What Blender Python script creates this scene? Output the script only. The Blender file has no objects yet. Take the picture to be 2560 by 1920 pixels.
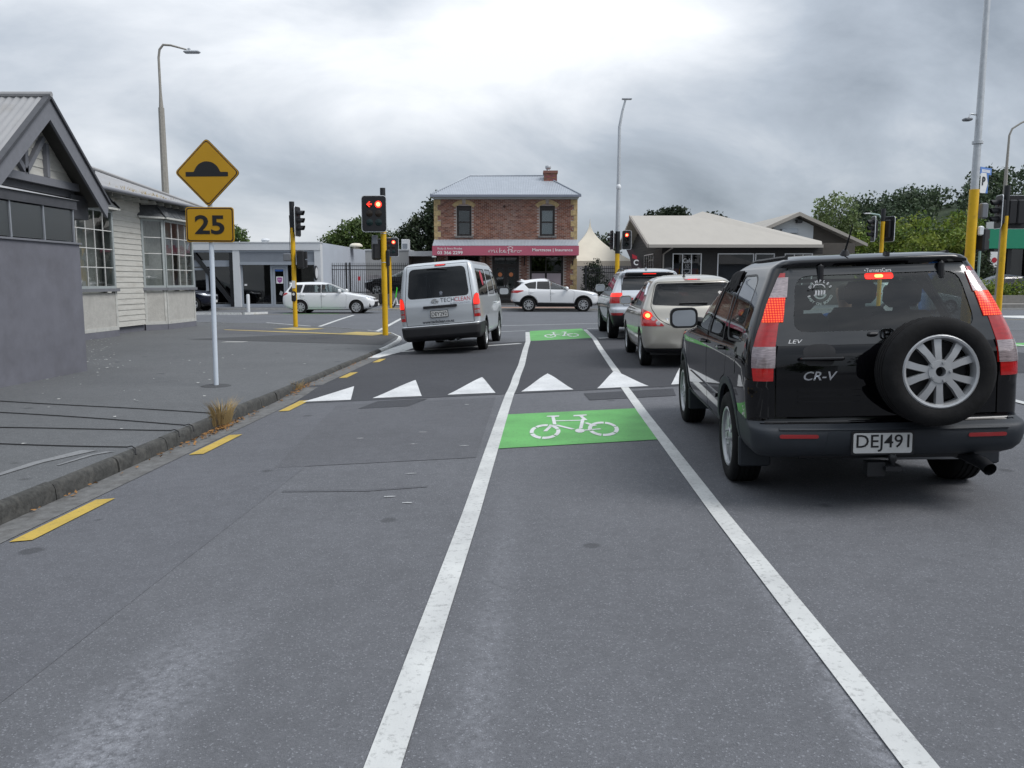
import bpy, bmesh, math, random
import numpy as np
from mathutils import Vector, Matrix
random.seed(7)
R = math.radians
SC = bpy.context.scene
C = SC.collection
# ------------------------------------------------------------------ camera
cam_d = bpy.data.cameras.new('camera'); cam = bpy.data.objects.new('camera', cam_d); C.objects.link(cam)
cam.location = (0, 0, 1.53); cam.rotation_euler = (R(90 - 7.125), 0, 0)
cam_d.sensor_width = 36; cam_d.lens = 2040 / 2560 * 36; cam_d.clip_end = 3000; cam_d.clip_start = .05
SC.camera = cam
# ------------------------------------------------------------------ world: overcast sky
SUN_EL, SUN_AZ = 52, 112
W = bpy.data.worlds.new('World'); SC.world = W; W.use_nodes = True
wt = W.node_tree; wt.nodes.clear()
def wn(t, **k):
    n = wt.nodes.new(t)
    for a, b in k.items(): setattr(n, a, b)
    return n
def wl(a, b): wt.links.new(a, b)
def wmath(op, a, b=None, clamp=False):
    n = wn('ShaderNodeMath', operation=op, use_clamp=clamp)
    for i, v in enumerate((a, b)):
        if v is None: continue
        if isinstance(v, (int, float)): n.inputs[i].default_value = v
        else: wl(v, n.inputs[i])
    return n.outputs[0]
out = wn('ShaderNodeOutputWorld'); bg = wn('ShaderNodeBackground'); wl(bg.outputs[0], out.inputs[0])
sky = wn('ShaderNodeTexSky', sky_type='NISHITA', sun_disc=False, sun_elevation=R(SUN_EL), sun_rotation=R(SUN_AZ))
tc = wn('ShaderNodeTexCoord'); sx = wn('ShaderNodeSeparateXYZ'); vr = wn('ShaderNodeVectorRotate', rotation_type='Z_AXIS'); wl(tc.outputs['Generated'], vr.inputs[0]); vr.inputs['Angle'].default_value = R(167); wl(vr.outputs[0], sx.inputs[0])
zc = wmath('MAXIMUM', sx.outputs[2], 0.0)
# lumpy cloud deck: direction flattened towards the horizon, warped, two octave groups
zz_ = wmath('ADD', zc, .8)
cb = wn('ShaderNodeCombineXYZ'); wl(wmath('DIVIDE', sx.outputs[0], zz_), cb.inputs[0]); wl(wmath('DIVIDE', sx.outputs[1], zz_), cb.inputs[1]); wl(wmath('MULTIPLY', sx.outputs[2], 2.0), cb.inputs[2])
mp = wn('ShaderNodeMapping'); wl(cb.outputs[0], mp.inputs[0]); mp.inputs['Location'].default_value = (13.46, -.95, 5.3); mp.inputs['Scale'].default_value = (1.5, 2.2, 1.2)
def wnoise(sc, det, ro, dist):
    n = wn('ShaderNodeTexNoise'); wl(mp.outputs[0], n.inputs['Vector'])
    for k, v in (('Scale', sc), ('Detail', det), ('Roughness', ro), ('Distortion', dist)): n.inputs[k].default_value = v
    return n.outputs['Fac']
big = wnoise(.75, 3, .5, .3); small = wnoise(2.3, 8, .56, .35)
f_ = wmath('ADD', wmath('MULTIPLY', big, .62), wmath('MULTIPLY', small, .38))
rm = wn('ShaderNodeValToRGB'); wl(f_, rm.inputs[0])
cr = rm.color_ramp; cr.elements[0].position = .37; cr.elements[0].color = (.205, .238, .282, 1)
cr.elements[1].position = .66; cr.elements[1].color = (.85, .875, .91, 1)
e = cr.elements.new(.50); e.color = (.425, .472, .535, 1)
# overcast luminance rises towards the zenith (CIE overcast law)
lum = wmath('ADD', wmath('MULTIPLY', zc, .75), .72)
mixc = wn('ShaderNodeMix', data_type='RGBA', blend_type='MULTIPLY'); mixc.inputs['Factor'].default_value = 1
wl(rm.outputs[0], mixc.inputs['A']); wl(lum, mixc.inputs['B'])
skm = wn('ShaderNodeMix', data_type='RGBA', blend_type='MULTIPLY'); skm.inputs['Factor'].default_value = 1
wl(sky.outputs[0], skm.inputs['A']); skm.inputs['B'].default_value = (1, 1, 1, 1)
cls = wn('ShaderNodeMix', data_type='RGBA', blend_type='MULTIPLY'); cls.inputs['Factor'].default_value = 1
wl(mixc.outputs['Result'], cls.inputs['A']); cls.inputs['B'].default_value = (9.2, 9.2, 9.2, 1)
fin = wn('ShaderNodeMix', data_type='RGBA'); fin.inputs['Factor'].default_value = .93
wl(skm.outputs['Result'], fin.inputs['A']); wl(cls.outputs['Result'], fin.inputs['B'])
wl(fin.outputs['Result'], bg.inputs[0]); bg.inputs[1].default_value = .1
# ------------------------------------------------------------------ sun behind cloud
sd = bpy.data.lights.new('sun', 'SUN'); sun = bpy.data.objects.new('sun', sd); C.objects.link(sun)
sd.energy = 1.5; sd.angle = R(28); sd.color = (1, .98, .96)
sun.rotation_euler = (R(90 - SUN_EL), 0, R(180 - SUN_AZ))
SC.view_settings.view_transform = 'Standard'; SC.view_settings.look = 'None'
SC.view_settings.exposure = 0.56; SC.view_settings.gamma = 1; SC.view_settings.use_curve_mapping = False
SC.render.engine = 'CYCLES'
SC.cycles.max_bounces = 8; SC.cycles.transparent_max_bounces = 16; SC.cycles.glossy_bounces = 4; SC.cycles.diffuse_bounces = 3
SC.cycles.caustics_reflective = False; SC.cycles.caustics_refractive = False

# ------------------------------------------------------------------ materials
M = {}
def newmat(name):
    m = bpy.data.materials.new(name); m.use_nodes = True; M[name] = m
    nt = m.node_tree; return m, nt, nt.nodes['Principled BSDF']
def mat(name, col, rough=.6, metal=0, spec=.5, coat=0, var=0, vs=6, bump=0, bs=40, emit=None, es=0, stretch=(1, 1, 1), dirt=None, ds=2.0):
    m, nt, p = newmat(name); L = nt.links.new
    p.inputs['Base Color'].default_value = (*col, 1); p.inputs['Roughness'].default_value = rough
    p.inputs['Metallic'].default_value = metal; p.inputs['Specular IOR Level'].default_value = spec
    if coat: p.inputs['Coat Weight'].default_value = coat; p.inputs['Coat Roughness'].default_value = .03
    if emit: p.inputs['Emission Color'].default_value = (*emit, 1); p.inputs['Emission Strength'].default_value = es
    if var or bump or dirt:
        t = nt.nodes.new('ShaderNodeTexCoord'); mpn = nt.nodes.new('ShaderNodeMapping'); L(t.outputs['Object'], mpn.inputs[0]); mpn.inputs['Scale'].default_value = stretch
    if var:
        n = nt.nodes.new('ShaderNodeTexNoise'); n.inputs['Scale'].default_value = vs; n.inputs['Detail'].default_value = 6; n.inputs['Roughness'].default_value = .6
        L(mpn.outputs[0], n.inputs['Vector'])
        r = nt.nodes.new('ShaderNodeValToRGB'); L(n.outputs['Fac'], r.inputs[0])
        a, b = r.color_ramp.elements; a.position = .28; b.position = .72
        a.color = (*[max(0, c * (1 - var)) for c in col], 1); b.color = (*[min(1, c * (1 + var)) for c in col], 1)
        last = r.outputs[0]
        if dirt:
            n2 = nt.nodes.new('ShaderNodeTexNoise'); n2.inputs['Scale'].default_value = ds; n2.inputs['Detail'].default_value = 8; n2.inputs['Roughness'].default_value = .7
            L(mpn.outputs[0], n2.inputs['Vector'])
            r2 = nt.nodes.new('ShaderNodeValToRGB'); L(n2.outputs['Fac'], r2.inputs[0]); r2.color_ramp.elements[0].position = .5; r2.color_ramp.elements[1].position = .72
            r2.color_ramp.elements[1].color = (.75, .75, .75, 1)
            mx = nt.nodes.new('ShaderNodeMix'); mx.data_type = 'RGBA'; L(r2.outputs[0], mx.inputs['Factor']); L(last, mx.inputs['A']); mx.inputs['B'].default_value = (*dirt, 1)
            last = mx.outputs['Result']
        L(last, p.inputs['Base Color'])
    if bump:
        n = nt.nodes.new('ShaderNodeTexNoise'); n.inputs['Scale'].default_value = bs; n.inputs['Detail'].default_value = 4
        L(mpn.outputs[0], n.inputs['Vector']); b = nt.nodes.new('ShaderNodeBump'); b.inputs['Strength'].default_value = bump; b.inputs['Distance'].default_value = .01
        L(n.outputs['Fac'], b.inputs['Height']); L(b.outputs[0], p.inputs['Normal'])
    return m
def glass(name, tint, refl=.05, rough=.02):
    m, nt, p = newmat(name); nt.nodes.remove(p); L = nt.links.new
    o = nt.nodes['Material Output']; tr = nt.nodes.new('ShaderNodeBsdfTransparent'); tr.inputs[0].default_value = (*tint, 1)
    gl = nt.nodes.new('ShaderNodeBsdfGlossy'); gl.inputs['Roughness'].default_value = rough; gl.inputs[0].default_value = (1, 1, 1, 1)
    lw = nt.nodes.new('ShaderNodeLayerWeight'); lw.inputs[0].default_value = .5
    pw = nt.nodes.new('ShaderNodeMath'); pw.operation = 'POWER'; pw.inputs[1].default_value = 4; L(lw.outputs['Facing'], pw.inputs[0])
    ma = nt.nodes.new('ShaderNodeMath'); ma.operation = 'MULTIPLY_ADD'; ma.inputs[1].default_value = .9; ma.inputs[2].default_value = refl; L(pw.outputs[0], ma.inputs[0])
    ms = nt.nodes.new('ShaderNodeMixShader'); L(ma.outputs[0], ms.inputs[0]); L(tr.outputs[0], ms.inputs[1]); L(gl.outputs[0], ms.inputs[2]); L(ms.outputs[0], o.inputs[0])
    return m
def attrmat(name, rough=.8, bump=0, bs=60, spec=.3, trans=0):
    """colour from a per-face colour attribute 'col' (each brick, leaf or slate has its own)"""
    m, nt, p = newmat(name); L = nt.links.new
    a = nt.nodes.new('ShaderNodeAttribute'); a.attribute_name = 'col'; L(a.outputs['Color'], p.inputs['Base Color'])
    p.inputs['Roughness'].default_value = rough; p.inputs['Specular IOR Level'].default_value = spec
    if bump:
        t = nt.nodes.new('ShaderNodeTexCoord'); n = nt.nodes.new('ShaderNodeTexNoise'); n.inputs['Scale'].default_value = bs; L(t.outputs['Object'], n.inputs['Vector'])
        b = nt.nodes.new('ShaderNodeBump'); b.inputs['Strength'].default_value = bump; b.inputs['Distance'].default_value = .01; L(n.outputs['Fac'], b.inputs['Height']); L(b.outputs[0], p.inputs['Normal'])
    if trans:
        tl = nt.nodes.new('ShaderNodeBsdfTranslucent'); L(a.outputs['Color'], tl.inputs[0]); ms = nt.nodes.new('ShaderNodeMixShader'); ms.inputs[0].default_value = trans
        L(p.outputs[0], ms.inputs[1]); L(tl.outputs[0], ms.inputs[2]); L(ms.outputs[0], nt.nodes['Material Output'].inputs[0])
    return m
def asphalt(name, base, worn=None, stone=.5, wear_t=(), spots=True):
    m, nt, p = newmat(name); L = nt.links.new; N = nt.nodes.new
    t = N('ShaderNodeTexCoord'); O = t.outputs['Object']
    def noise(sc, det=4, ro=.6, vec=O):
        n = N('ShaderNodeTexNoise'); n.inputs['Scale'].default_value = sc; n.inputs['Detail'].default_value = det; n.inputs['Roughness'].default_value = ro; L(vec, n.inputs['Vector']); return n.outputs['Fac']
    def ramp(f, a, ca, b, cb_):
        r = N('ShaderNodeValToRGB'); L(f, r.inputs[0]); e0, e1 = r.color_ramp.elements; e0.position = a; e1.position = b; e0.color = (*ca, 1); e1.color = (*cb_, 1); return r.outputs[0]
    def mix(f, a, b, bt='MIX'):
        x = N('ShaderNodeMix'); x.data_type = 'RGBA'; x.blend_type = bt
        for k, v in (('Factor', f), ('A', a), ('B', b)):
            if isinstance(v, (int, float)): x.inputs[k].default_value = v
            elif isinstance(v, tuple): x.inputs[k].default_value = (*v, 1)
            else: L(v, x.inputs[k])
        return x.outputs['Result']
    d = tuple(c * .74 for c in base); l = tuple(c * 1.26 for c in base)
    col = ramp(noise(.55, 6, .65), .3, d, .7, l)
    col = mix(.55, col, ramp(noise(9, 5, .7), .3, tuple(c * .8 for c in base), .7, tuple(c * 1.2 for c in base)))
    # chip stones
    v = N('ShaderNodeTexVoronoi'); v.inputs['Scale'].default_value = 170; L(O, v.inputs['Vector'])
    wn_ = N('ShaderNodeSeparateColor'); L(v.outputs['Color'], wn_.inputs[0])
    col = mix(ramp(wn_.outputs[0], .0, (0, 0, 0), 1, (.55, .55, .55)), col, tuple(c * .55 for c in base))
    st = ramp(wn_.outputs[1], .93, (0, 0, 0), .97, (stone, stone, stone))
    col = mix(st, col, tuple(min(1, c * 3.0) for c in base))
    if wear_t:
        s = N('ShaderNodeSeparateXYZ'); L(O, s.inputs[0])
        tt = N('ShaderNodeMath'); tt.operation = 'MULTIPLY_ADD'; tt.inputs[1].default_value = -.04; L(s.outputs[1], tt.inputs[0]); L(s.outputs[0], tt.inputs[2])
        for (tc_, wd, y0, y1, amt) in wear_t:
            a = N('ShaderNodeMath'); a.operation = 'SUBTRACT'; L(tt.outputs[0], a.inputs[0]); a.inputs[1].default_value = tc_
            b = N('ShaderNodeMath'); b.operation = 'ABSOLUTE'; L(a.outputs[0], b.inputs[0])
            c = N('ShaderNodeMapRange'); L(b.outputs[0], c.inputs[0]); c.inputs[1].default_value = wd; c.inputs[2].default_value = 0; c.interpolation_type = 'SMOOTHSTEP'
            e_ = N('ShaderNodeMapRange'); L(s.outputs[1], e_.inputs[0]); e_.inputs[1].default_value = y1; e_.inputs[2].default_value = y0; e_.interpolation_type = 'SMOOTHSTEP'
            f = N('ShaderNodeMath'); f.operation = 'MULTIPLY'; L(c.outputs[0], f.inputs[0]); L(e_.outputs[0], f.inputs[1])
            nz = ramp(noise(24, 6, .75), .38, (0, 0, 0), .68, (amt, amt, amt))
            g_ = N('ShaderNodeMath'); g_.operation = 'MULTIPLY'; L(f.outputs[0], g_.inputs[0]); L(nz, g_.inputs[1])
            col = mix(g_.outputs[0], col, tuple(min(1, c2 * 3.0) for c2 in base))
            # cracks
            vc = N('ShaderNodeTexVoronoi'); vc.feature = 'DISTANCE_TO_EDGE'; vc.inputs['Scale'].default_value = 7
            dm = N('ShaderNodeVectorMath'); dm.operation = 'ADD'; nn = N('ShaderNodeTexNoise'); nn.inputs['Scale'].default_value = 9; L(O, nn.inputs['Vector']); L(O, dm.inputs[0]); L(nn.outputs['Color'], dm.inputs[1]); L(dm.outputs[0], vc.inputs['Vector'])
            ck = ramp(vc.outputs[0], .0, (.8, .8, .8), .03, (0, 0, 0))
            h_ = N('ShaderNodeMath'); h_.operation = 'MULTIPLY'; L(ck, h_.inputs[0]); L(f.outputs[0], h_.inputs[1])
            h2 = N('ShaderNodeMath'); h2.operation = 'MULTIPLY'; L(h_.outputs[0], h2.inputs[0]); L(ramp(noise(1.7, 2), .5, (0, 0, 0), .58, (amt, amt, amt)), h2.inputs[1])
            col = mix(h2.outputs[0], col, tuple(c2 * .25 for c2 in base))
    if spots:
        v2 = N('ShaderNodeTexVoronoi'); v2.inputs['Scale'].default_value = 2.4; v2.inputs['Randomness'].default_value = 1; L(O, v2.inputs['Vector'])
        nn = N('ShaderNodeMath'); nn.operation = 'MULTIPLY_ADD'; L(noise(14, 3), nn.inputs[0]); nn.inputs[1].default_value = .07; L(v2.outputs['Distance'], nn.inputs[2])
        sc_ = N('ShaderNodeSeparateColor'); L(v2.outputs['Color'], sc_.inputs[0]); th_ = N('ShaderNodeMath'); th_.operation = 'MULTIPLY_ADD'; L(sc_.outputs[0], th_.inputs[0]); th_.inputs[1].default_value = .6; L(nn.outputs[0], th_.inputs[2])
        sp = ramp(th_.outputs[0], .19, (.6, .6, .6), .25, (0, 0, 0))
        col = mix(sp, col, tuple(c * .35 for c in base))
    L(col, p.inputs['Base Color']); p.inputs['Roughness'].default_value = .85; p.inputs['Specular IOR Level'].default_value = .35
    b = N('ShaderNodeBump'); b.inputs['Strength'].default_value = .5; b.inputs['Distance'].default_value = .006; L(v.outputs['Distance'], b.inputs['Height']); L(b.outputs[0], p.inputs['Normal'])
    return m
ASP = (.134, .138, .150)
asphalt('asphalt', ASP, stone=.32, wear_t=((-1.50, .34, 2.2, 4.4, .62), (-.24, .16, 1.5, 7.8, .30), (1.10, .12, 2.0, 5.2, .5), (4.4, .5, 3.5, 8, .3)))
asphalt('asphalt_strip', (.125, .129, .142), stone=.3)
asphalt('asphalt_patch', (.115, .118, .129), stone=.25, spots=False)
asphalt('asphalt_dark', (.062, .064, .072), stone=.12, spots=False)
asphalt('asphalt_far', (.135, .142, .155), stone=.2)
asphalt('footpath', (.128, .133, .138), stone=.35)
asphalt('footpath_patch', (.072, .074, .078), stone=.2, spots=False)
def paint(name, col, wear=.35):
    m, nt, p = newmat(name); L = nt.links.new; N = nt.nodes.new
    t = N('ShaderNodeTexCoord'); n = N('ShaderNodeTexNoise'); n.inputs['Scale'].default_value = 30; n.inputs['Detail'].default_value = 8; n.inputs['Roughness'].default_value = .75; L(t.outputs['Object'], n.inputs[0])
    r = N('ShaderNodeValToRGB'); L(n.outputs['Fac'], r.inputs[0]); r.color_ramp.elements[0].position = .34; r.color_ramp.elements[1].position = .47
    r.color_ramp.elements[0].color = (*[c * (1 - wear) + .08 * wear for c in col], 1); r.color_ramp.elements[1].color = (*col, 1)
    n2 = N('ShaderNodeTexNoise'); n2.inputs['Scale'].default_value = 2.2; n2.inputs['Detail'].default_value = 5; L(t.outputs['Object'], n2.inputs[0])
    r2 = N('ShaderNodeValToRGB'); L(n2.outputs['Fac'], r2.inputs[0]); r2.color_ramp.elements[0].position = .3; r2.color_ramp.elements[0].color = (.76, .76, .77, 1); r2.color_ramp.elements[1].position = .65
    x = N('ShaderNodeMix'); x.data_type = 'RGBA'; x.blend_type = 'MULTIPLY'; x.inputs['Factor'].default_value = 1; L(r.outputs[0], x.inputs['A']); L(r2.outputs[0], x.inputs['B'])
    L(x.outputs['Result'], p.inputs['Base Color']); p.inputs['Roughness'].default_value = .7
    b = N('ShaderNodeBump'); b.inputs['Strength'].default_value = .3; b.inputs['Distance'].default_value = .004; n3 = N('ShaderNodeTexNoise'); n3.inputs['Scale'].default_value = 120; L(t.outputs['Object'], n3.inputs[0]); L(n3.outputs['Fac'], b.inputs['Height']); L(b.outputs[0], p.inputs['Normal'])
    return m
paint('paint_white', (.58, .59, .575), .5); paint('paint_yellow', (.50, .35, .06), .5); paint('paint_green', (.125, .41, .11), .5)
paint('paint_white_clean', (.66, .67, .67), .35); paint('tactile_yellow', (.50, .38, .12), .5); paint('paint_old', (.55, .56, .56), .8)
mat('kerb', (.05, .05, .047), .9, var=.5, vs=25, bump=.4, bs=60, dirt=(.11, .105, .095), ds=5)
mat('kerb_white', (.62, .63, .62), .85, var=.12, vs=20, bump=.4, bs=50, dirt=(.2, .2, .19), ds=9)
mat('kerb_grey', (.33, .33, .32), .9, var=.2, vs=12, bump=.4)
mat('gutter', (.13, .13, .128), .9, var=.3, vs=10, bump=.5, bs=50, dirt=(.06, .055, .05), ds=6)
mat('paver', (.30, .20, .16), .85, var=.25, vs=14)
mat('grey_render', (.155, .157, .182), .85, var=.10, vs=3, bump=.25, bs=120, dirt=(.115, .115, .13), ds=1.2)
mat('grey_trim', (.18, .185, .205), .6, var=.08, vs=8)
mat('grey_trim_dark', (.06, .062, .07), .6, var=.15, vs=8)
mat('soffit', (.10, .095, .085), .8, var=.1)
mat('board', (.52, .51, .47), .65, var=.09, vs=5, stretch=(1, 1, 6), bump=.1, bs=30, dirt=(.36, .34, .30), ds=1.5)
mat('board_trim', (.50, .50, .47), .6, var=.12, vs=10, dirt=(.33, .32, .29), ds=6)
mat('window_frame', (.33, .36, .36), .55, var=.08, vs=9)
mat('muntin', (.62, .62, .60), .5, var=.1, vs=20)
mat('roughcast', (.44, .43, .40), .95, var=.12, vs=12, bump=1.0, bs=38, dirt=(.30, .29, .27), ds=3)
mat('sill', (.17, .175, .19), .6, var=.1)
mat('slate', (.085, .09, .095), .6, var=.35, vs=9, bump=.5, bs=20)
mat('iron_roof', (.31, .31, .315), .5, var=.07, vs=3, dirt=(.22, .21, .195), ds=1.5)
mat('lichen', (.42, .31, .12), .95, var=.3, vs=20)
mat('polycarb', (.17, .20, .27), .25, var=.2, vs=1.5, spec=.6)
mat('alu', (.40, .42, .45), .4, metal=.6)
mat('galv', (.52, .54, .56), .42, metal=.55, var=.12, vs=9)
mat('galv_roof', (.36, .39, .43), .5, metal=.2, var=.07, vs=2)
mat('concrete_pole', (.30, .285, .255), .9, var=.15, vs=12, bump=.3)
mat('post_white', (.62, .68, .75), .45, var=.06, vs=6)
mat('sign_yellow', (.54, .29, .006), .38, var=.04, vs=4, spec=.5)
mat('sign_black', (.012, .012, .013), .45); mat('sign_border', (.045, .02, .012), .5); mat('sign_back', (.35, .36, .37), .5, metal=.5)
mat('sign_white', (.75, .75, .75), .4); mat('sign_blue', (.08, .20, .52), .4)
mat('pole_yellow', (.72, .42, .006), .42, var=.07, vs=6, dirt=(.42, .25, .02), ds=4)
mat('sig_black', (.012, .012, .014), .5, var=.2); mat('sig_white', (.72, .74, .76), .5); mat('sig_grey', (.17, .18, .2), .5)
mat('lens_red', (.5, .01, .005), .3, emit=(1, .035, .02), es=1.6); mat('lens_red_hot', (.5, .05, .01), .3, emit=(1, .30, .14), es=2.6); mat('lens_redoff', (.035, .008, .006), .2); mat('lens_amber', (.018, .011, .006), .25); mat('lens_green', (.004, .018, .018), .25)
mat('black_metal', (.012, .013, .015), .45, var=.2); mat('rubber', (.012, .012, .013), .85, var=.3, vs=30, bump=.2); mat('plastic_black', (.014, .014, .016), .5, var=.15); mat('plastic_grey', (.022, .027, .034), .6, var=.08, bump=.1, bs=200)
mat('tyre', (.011, .011, .0115), .85, spec=.25, var=.35, vs=14, bump=.2, bs=90); mat('rim', (.48, .49, .50), .36, metal=.45, var=.06); mat('rim_dark', (.03, .03, .032), .6)
mat('chrome', (.72, .73, .75), .12, metal=1); mat('interior', (.022, .023, .024), .85); mat('seat', (.028, .03, .032), .9); mat('seat_light', (.16, .15, .135), .9)
mat('paint_black', (.003, .003, .004), .3, coat=1, spec=.0); mat('paint_silver', (.57, .60, .625), .38, metal=.3, coat=.8); mat('paint_champagne', (.47, .445, .39), .36, metal=.35, coat=.9); mat('paint_silverblue', (.52, .55, .58), .34, metal=.4, coat=1)
mat('paint_carwhite', (.76, .77, .78), .3, coat=.8); mat('paint_navy', (.008, .010, .02), .25, coat=1, spec=0); mat('paint_mint', (.50, .60, .58), .3, coat=.8)
mat('tail_red', (.26, .005, .007), .2, coat=1, var=.35, vs=14, stretch=(1, 1, 4), emit=(1, .03, .02), es=.07); mat('tail_lit', (.5, .015, .01), .2, emit=(1, .025, .012), es=.85); mat('tail_hot', (.8, .2, .05), .2, emit=(1, .34, .10), es=2.0); mat('tail_clear', (.36, .30, .305), .15, metal=.3, coat=1, var=.45, vs=40, stretch=(.6, .6, 5)); mat('reflector', (.32, .01, .012), .3, coat=1); mat('headlight', (.55, .57, .6), .1, metal=.4, coat=1, var=.4, vs=30)
mat('plate', (.66, .66, .64), .45, var=.08, vs=30); mat('plate_ink', (.012, .012, .013), .5); mat('sticker_white', (.75, .75, .75), .5); mat('vinyl_red', (.42, .015, .04), .4); mat('vinyl_dark', (.03, .03, .04), .4); mat('vinyl_grey', (.22, .24, .28), .4)
mat('cloth_black', (.010, .009, .010), .95, bump=.6, bs=25); mat('cloth_blue', (.02, .12, .42), .9); mat('skin', (.42, .24, .17), .6); mat('hair', (.025, .018, .012), .7); mat('cloth_grey', (.12, .12, .13), .9)
glass('glass_car', (.62, .68, .66), .05); glass('glass_tint', (.13, .135, .14), .06); glass('glass_van', (.045, .048, .054), .045); glass('glass_clear', (.66, .73, .70), .05); glass('glass_build', (.62, .65, .65), .08); glass('glass_mirror', (.02, .02, .02), .38, .02); glass('glass_shop', (.30, .31, .30), .07); glass('glass_frost', (.38, .42, .46), .2, .3)
attrmat('brick', .9, .5, 60); attrmat('leaf', .6, 0, 60, .35, .25); attrmat('slate_attr', .55, .4, 30)
mat('mortar', (.36, .31, .285), .95, var=.2, vs=10); mat('quoin', (.44, .33, .17), .9, var=.3, vs=7, bump=.4, bs=30, dirt=(.34, .25, .15), ds=3); mat('keystone', (.34, .30, .28), .9, var=.25, vs=9, bump=.4); mat('stone_sill', (.16, .155, .15), .9, var=.3, vs=9)
mat('joinery', (.016, .012, .011), .55, var=.3); mat('eave_white', (.50, .53, .52), .6); mat('gutter_blue', (.20, .22, .27), .5)
mat('fascia_pink', (.45, .105, .16), .45, var=.05, vs=2); mat('blind', (.62, .68, .74), .7); mat('poster', (.42, .35, .38), .6); mat('poster_grey', (.34, .36, .38), .6); mat('orange_glow', (.36, .13, .05), .5, emit=(1, .3, .1), es=.04)
mat('shop_white', (.60, .62, .64), .75, var=.05, vs=2, dirt=(.5, .51, .52), ds=1); mat('shop_grey', (.30, .33, .37), .6, var=.06); mat('shop_panel', (.20, .22, .25), .4, var=.08, vs=3); mat('wall_pale', (.44, .48, .54), .85, var=.06, vs=1, dirt=(.42, .45, .50), ds=.7); mat('wall_grey', (.36, .365, .365), .85, var=.05, vs=1); mat('wall_graffiti', (.28, .27, .28), .85, var=.5, vs=1.7)
mat('tent', (.66, .62, .52), .75, var=.07, vs=1.2); mat('tent_wall', (.42, .42, .42), .8)
mat('cafe_roof', (.40, .375, .335), .7, var=.04, vs=1.5, stretch=(1, .2, 1)); mat('cafe_board', (.030, .028, .027), .75, var=.2, vs=6); mat('cafe_trim', (.36, .335, .30), .65); mat('brown_wall', (.085, .075, .065), .8, var=.1); mat('white_panel', (.62, .65, .67), .6); mat('louvre', (.40, .44, .48), .5)
mat('flag', (.035, .025, .03), .8); mat('flag_red', (.40, .02, .035), .8); mat('green_sheet', (.006, .22, .12), .45); mat('green_pole', (.25, .36, .33), .5)
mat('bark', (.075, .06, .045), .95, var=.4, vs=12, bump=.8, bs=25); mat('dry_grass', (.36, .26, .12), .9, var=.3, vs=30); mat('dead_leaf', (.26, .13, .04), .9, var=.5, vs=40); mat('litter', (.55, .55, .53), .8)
mat('lime_green', (.06, .62, .04), .5); mat('scooter_white', (.66, .68, .70), .4); mat('bike_white', (.60, .62, .60), .4); mat('dark_void', (.010, .010, .010), .95); mat('ceiling_room', (.10, .10, .095), .9); mat('purple', (.34, .08, .30), .5); mat('blue_strip', (.03, .12, .42), .5); mat('soil', (.05, .042, .035), .95, var=.3); mat('lawn', (.06, .10, .025), .95, var=.4, vs=8); mat('hill_ground', (.045, .065, .035), .95); mat('low_wall', (.22, .21, .195), .9, var=.15, vs=4)

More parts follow.
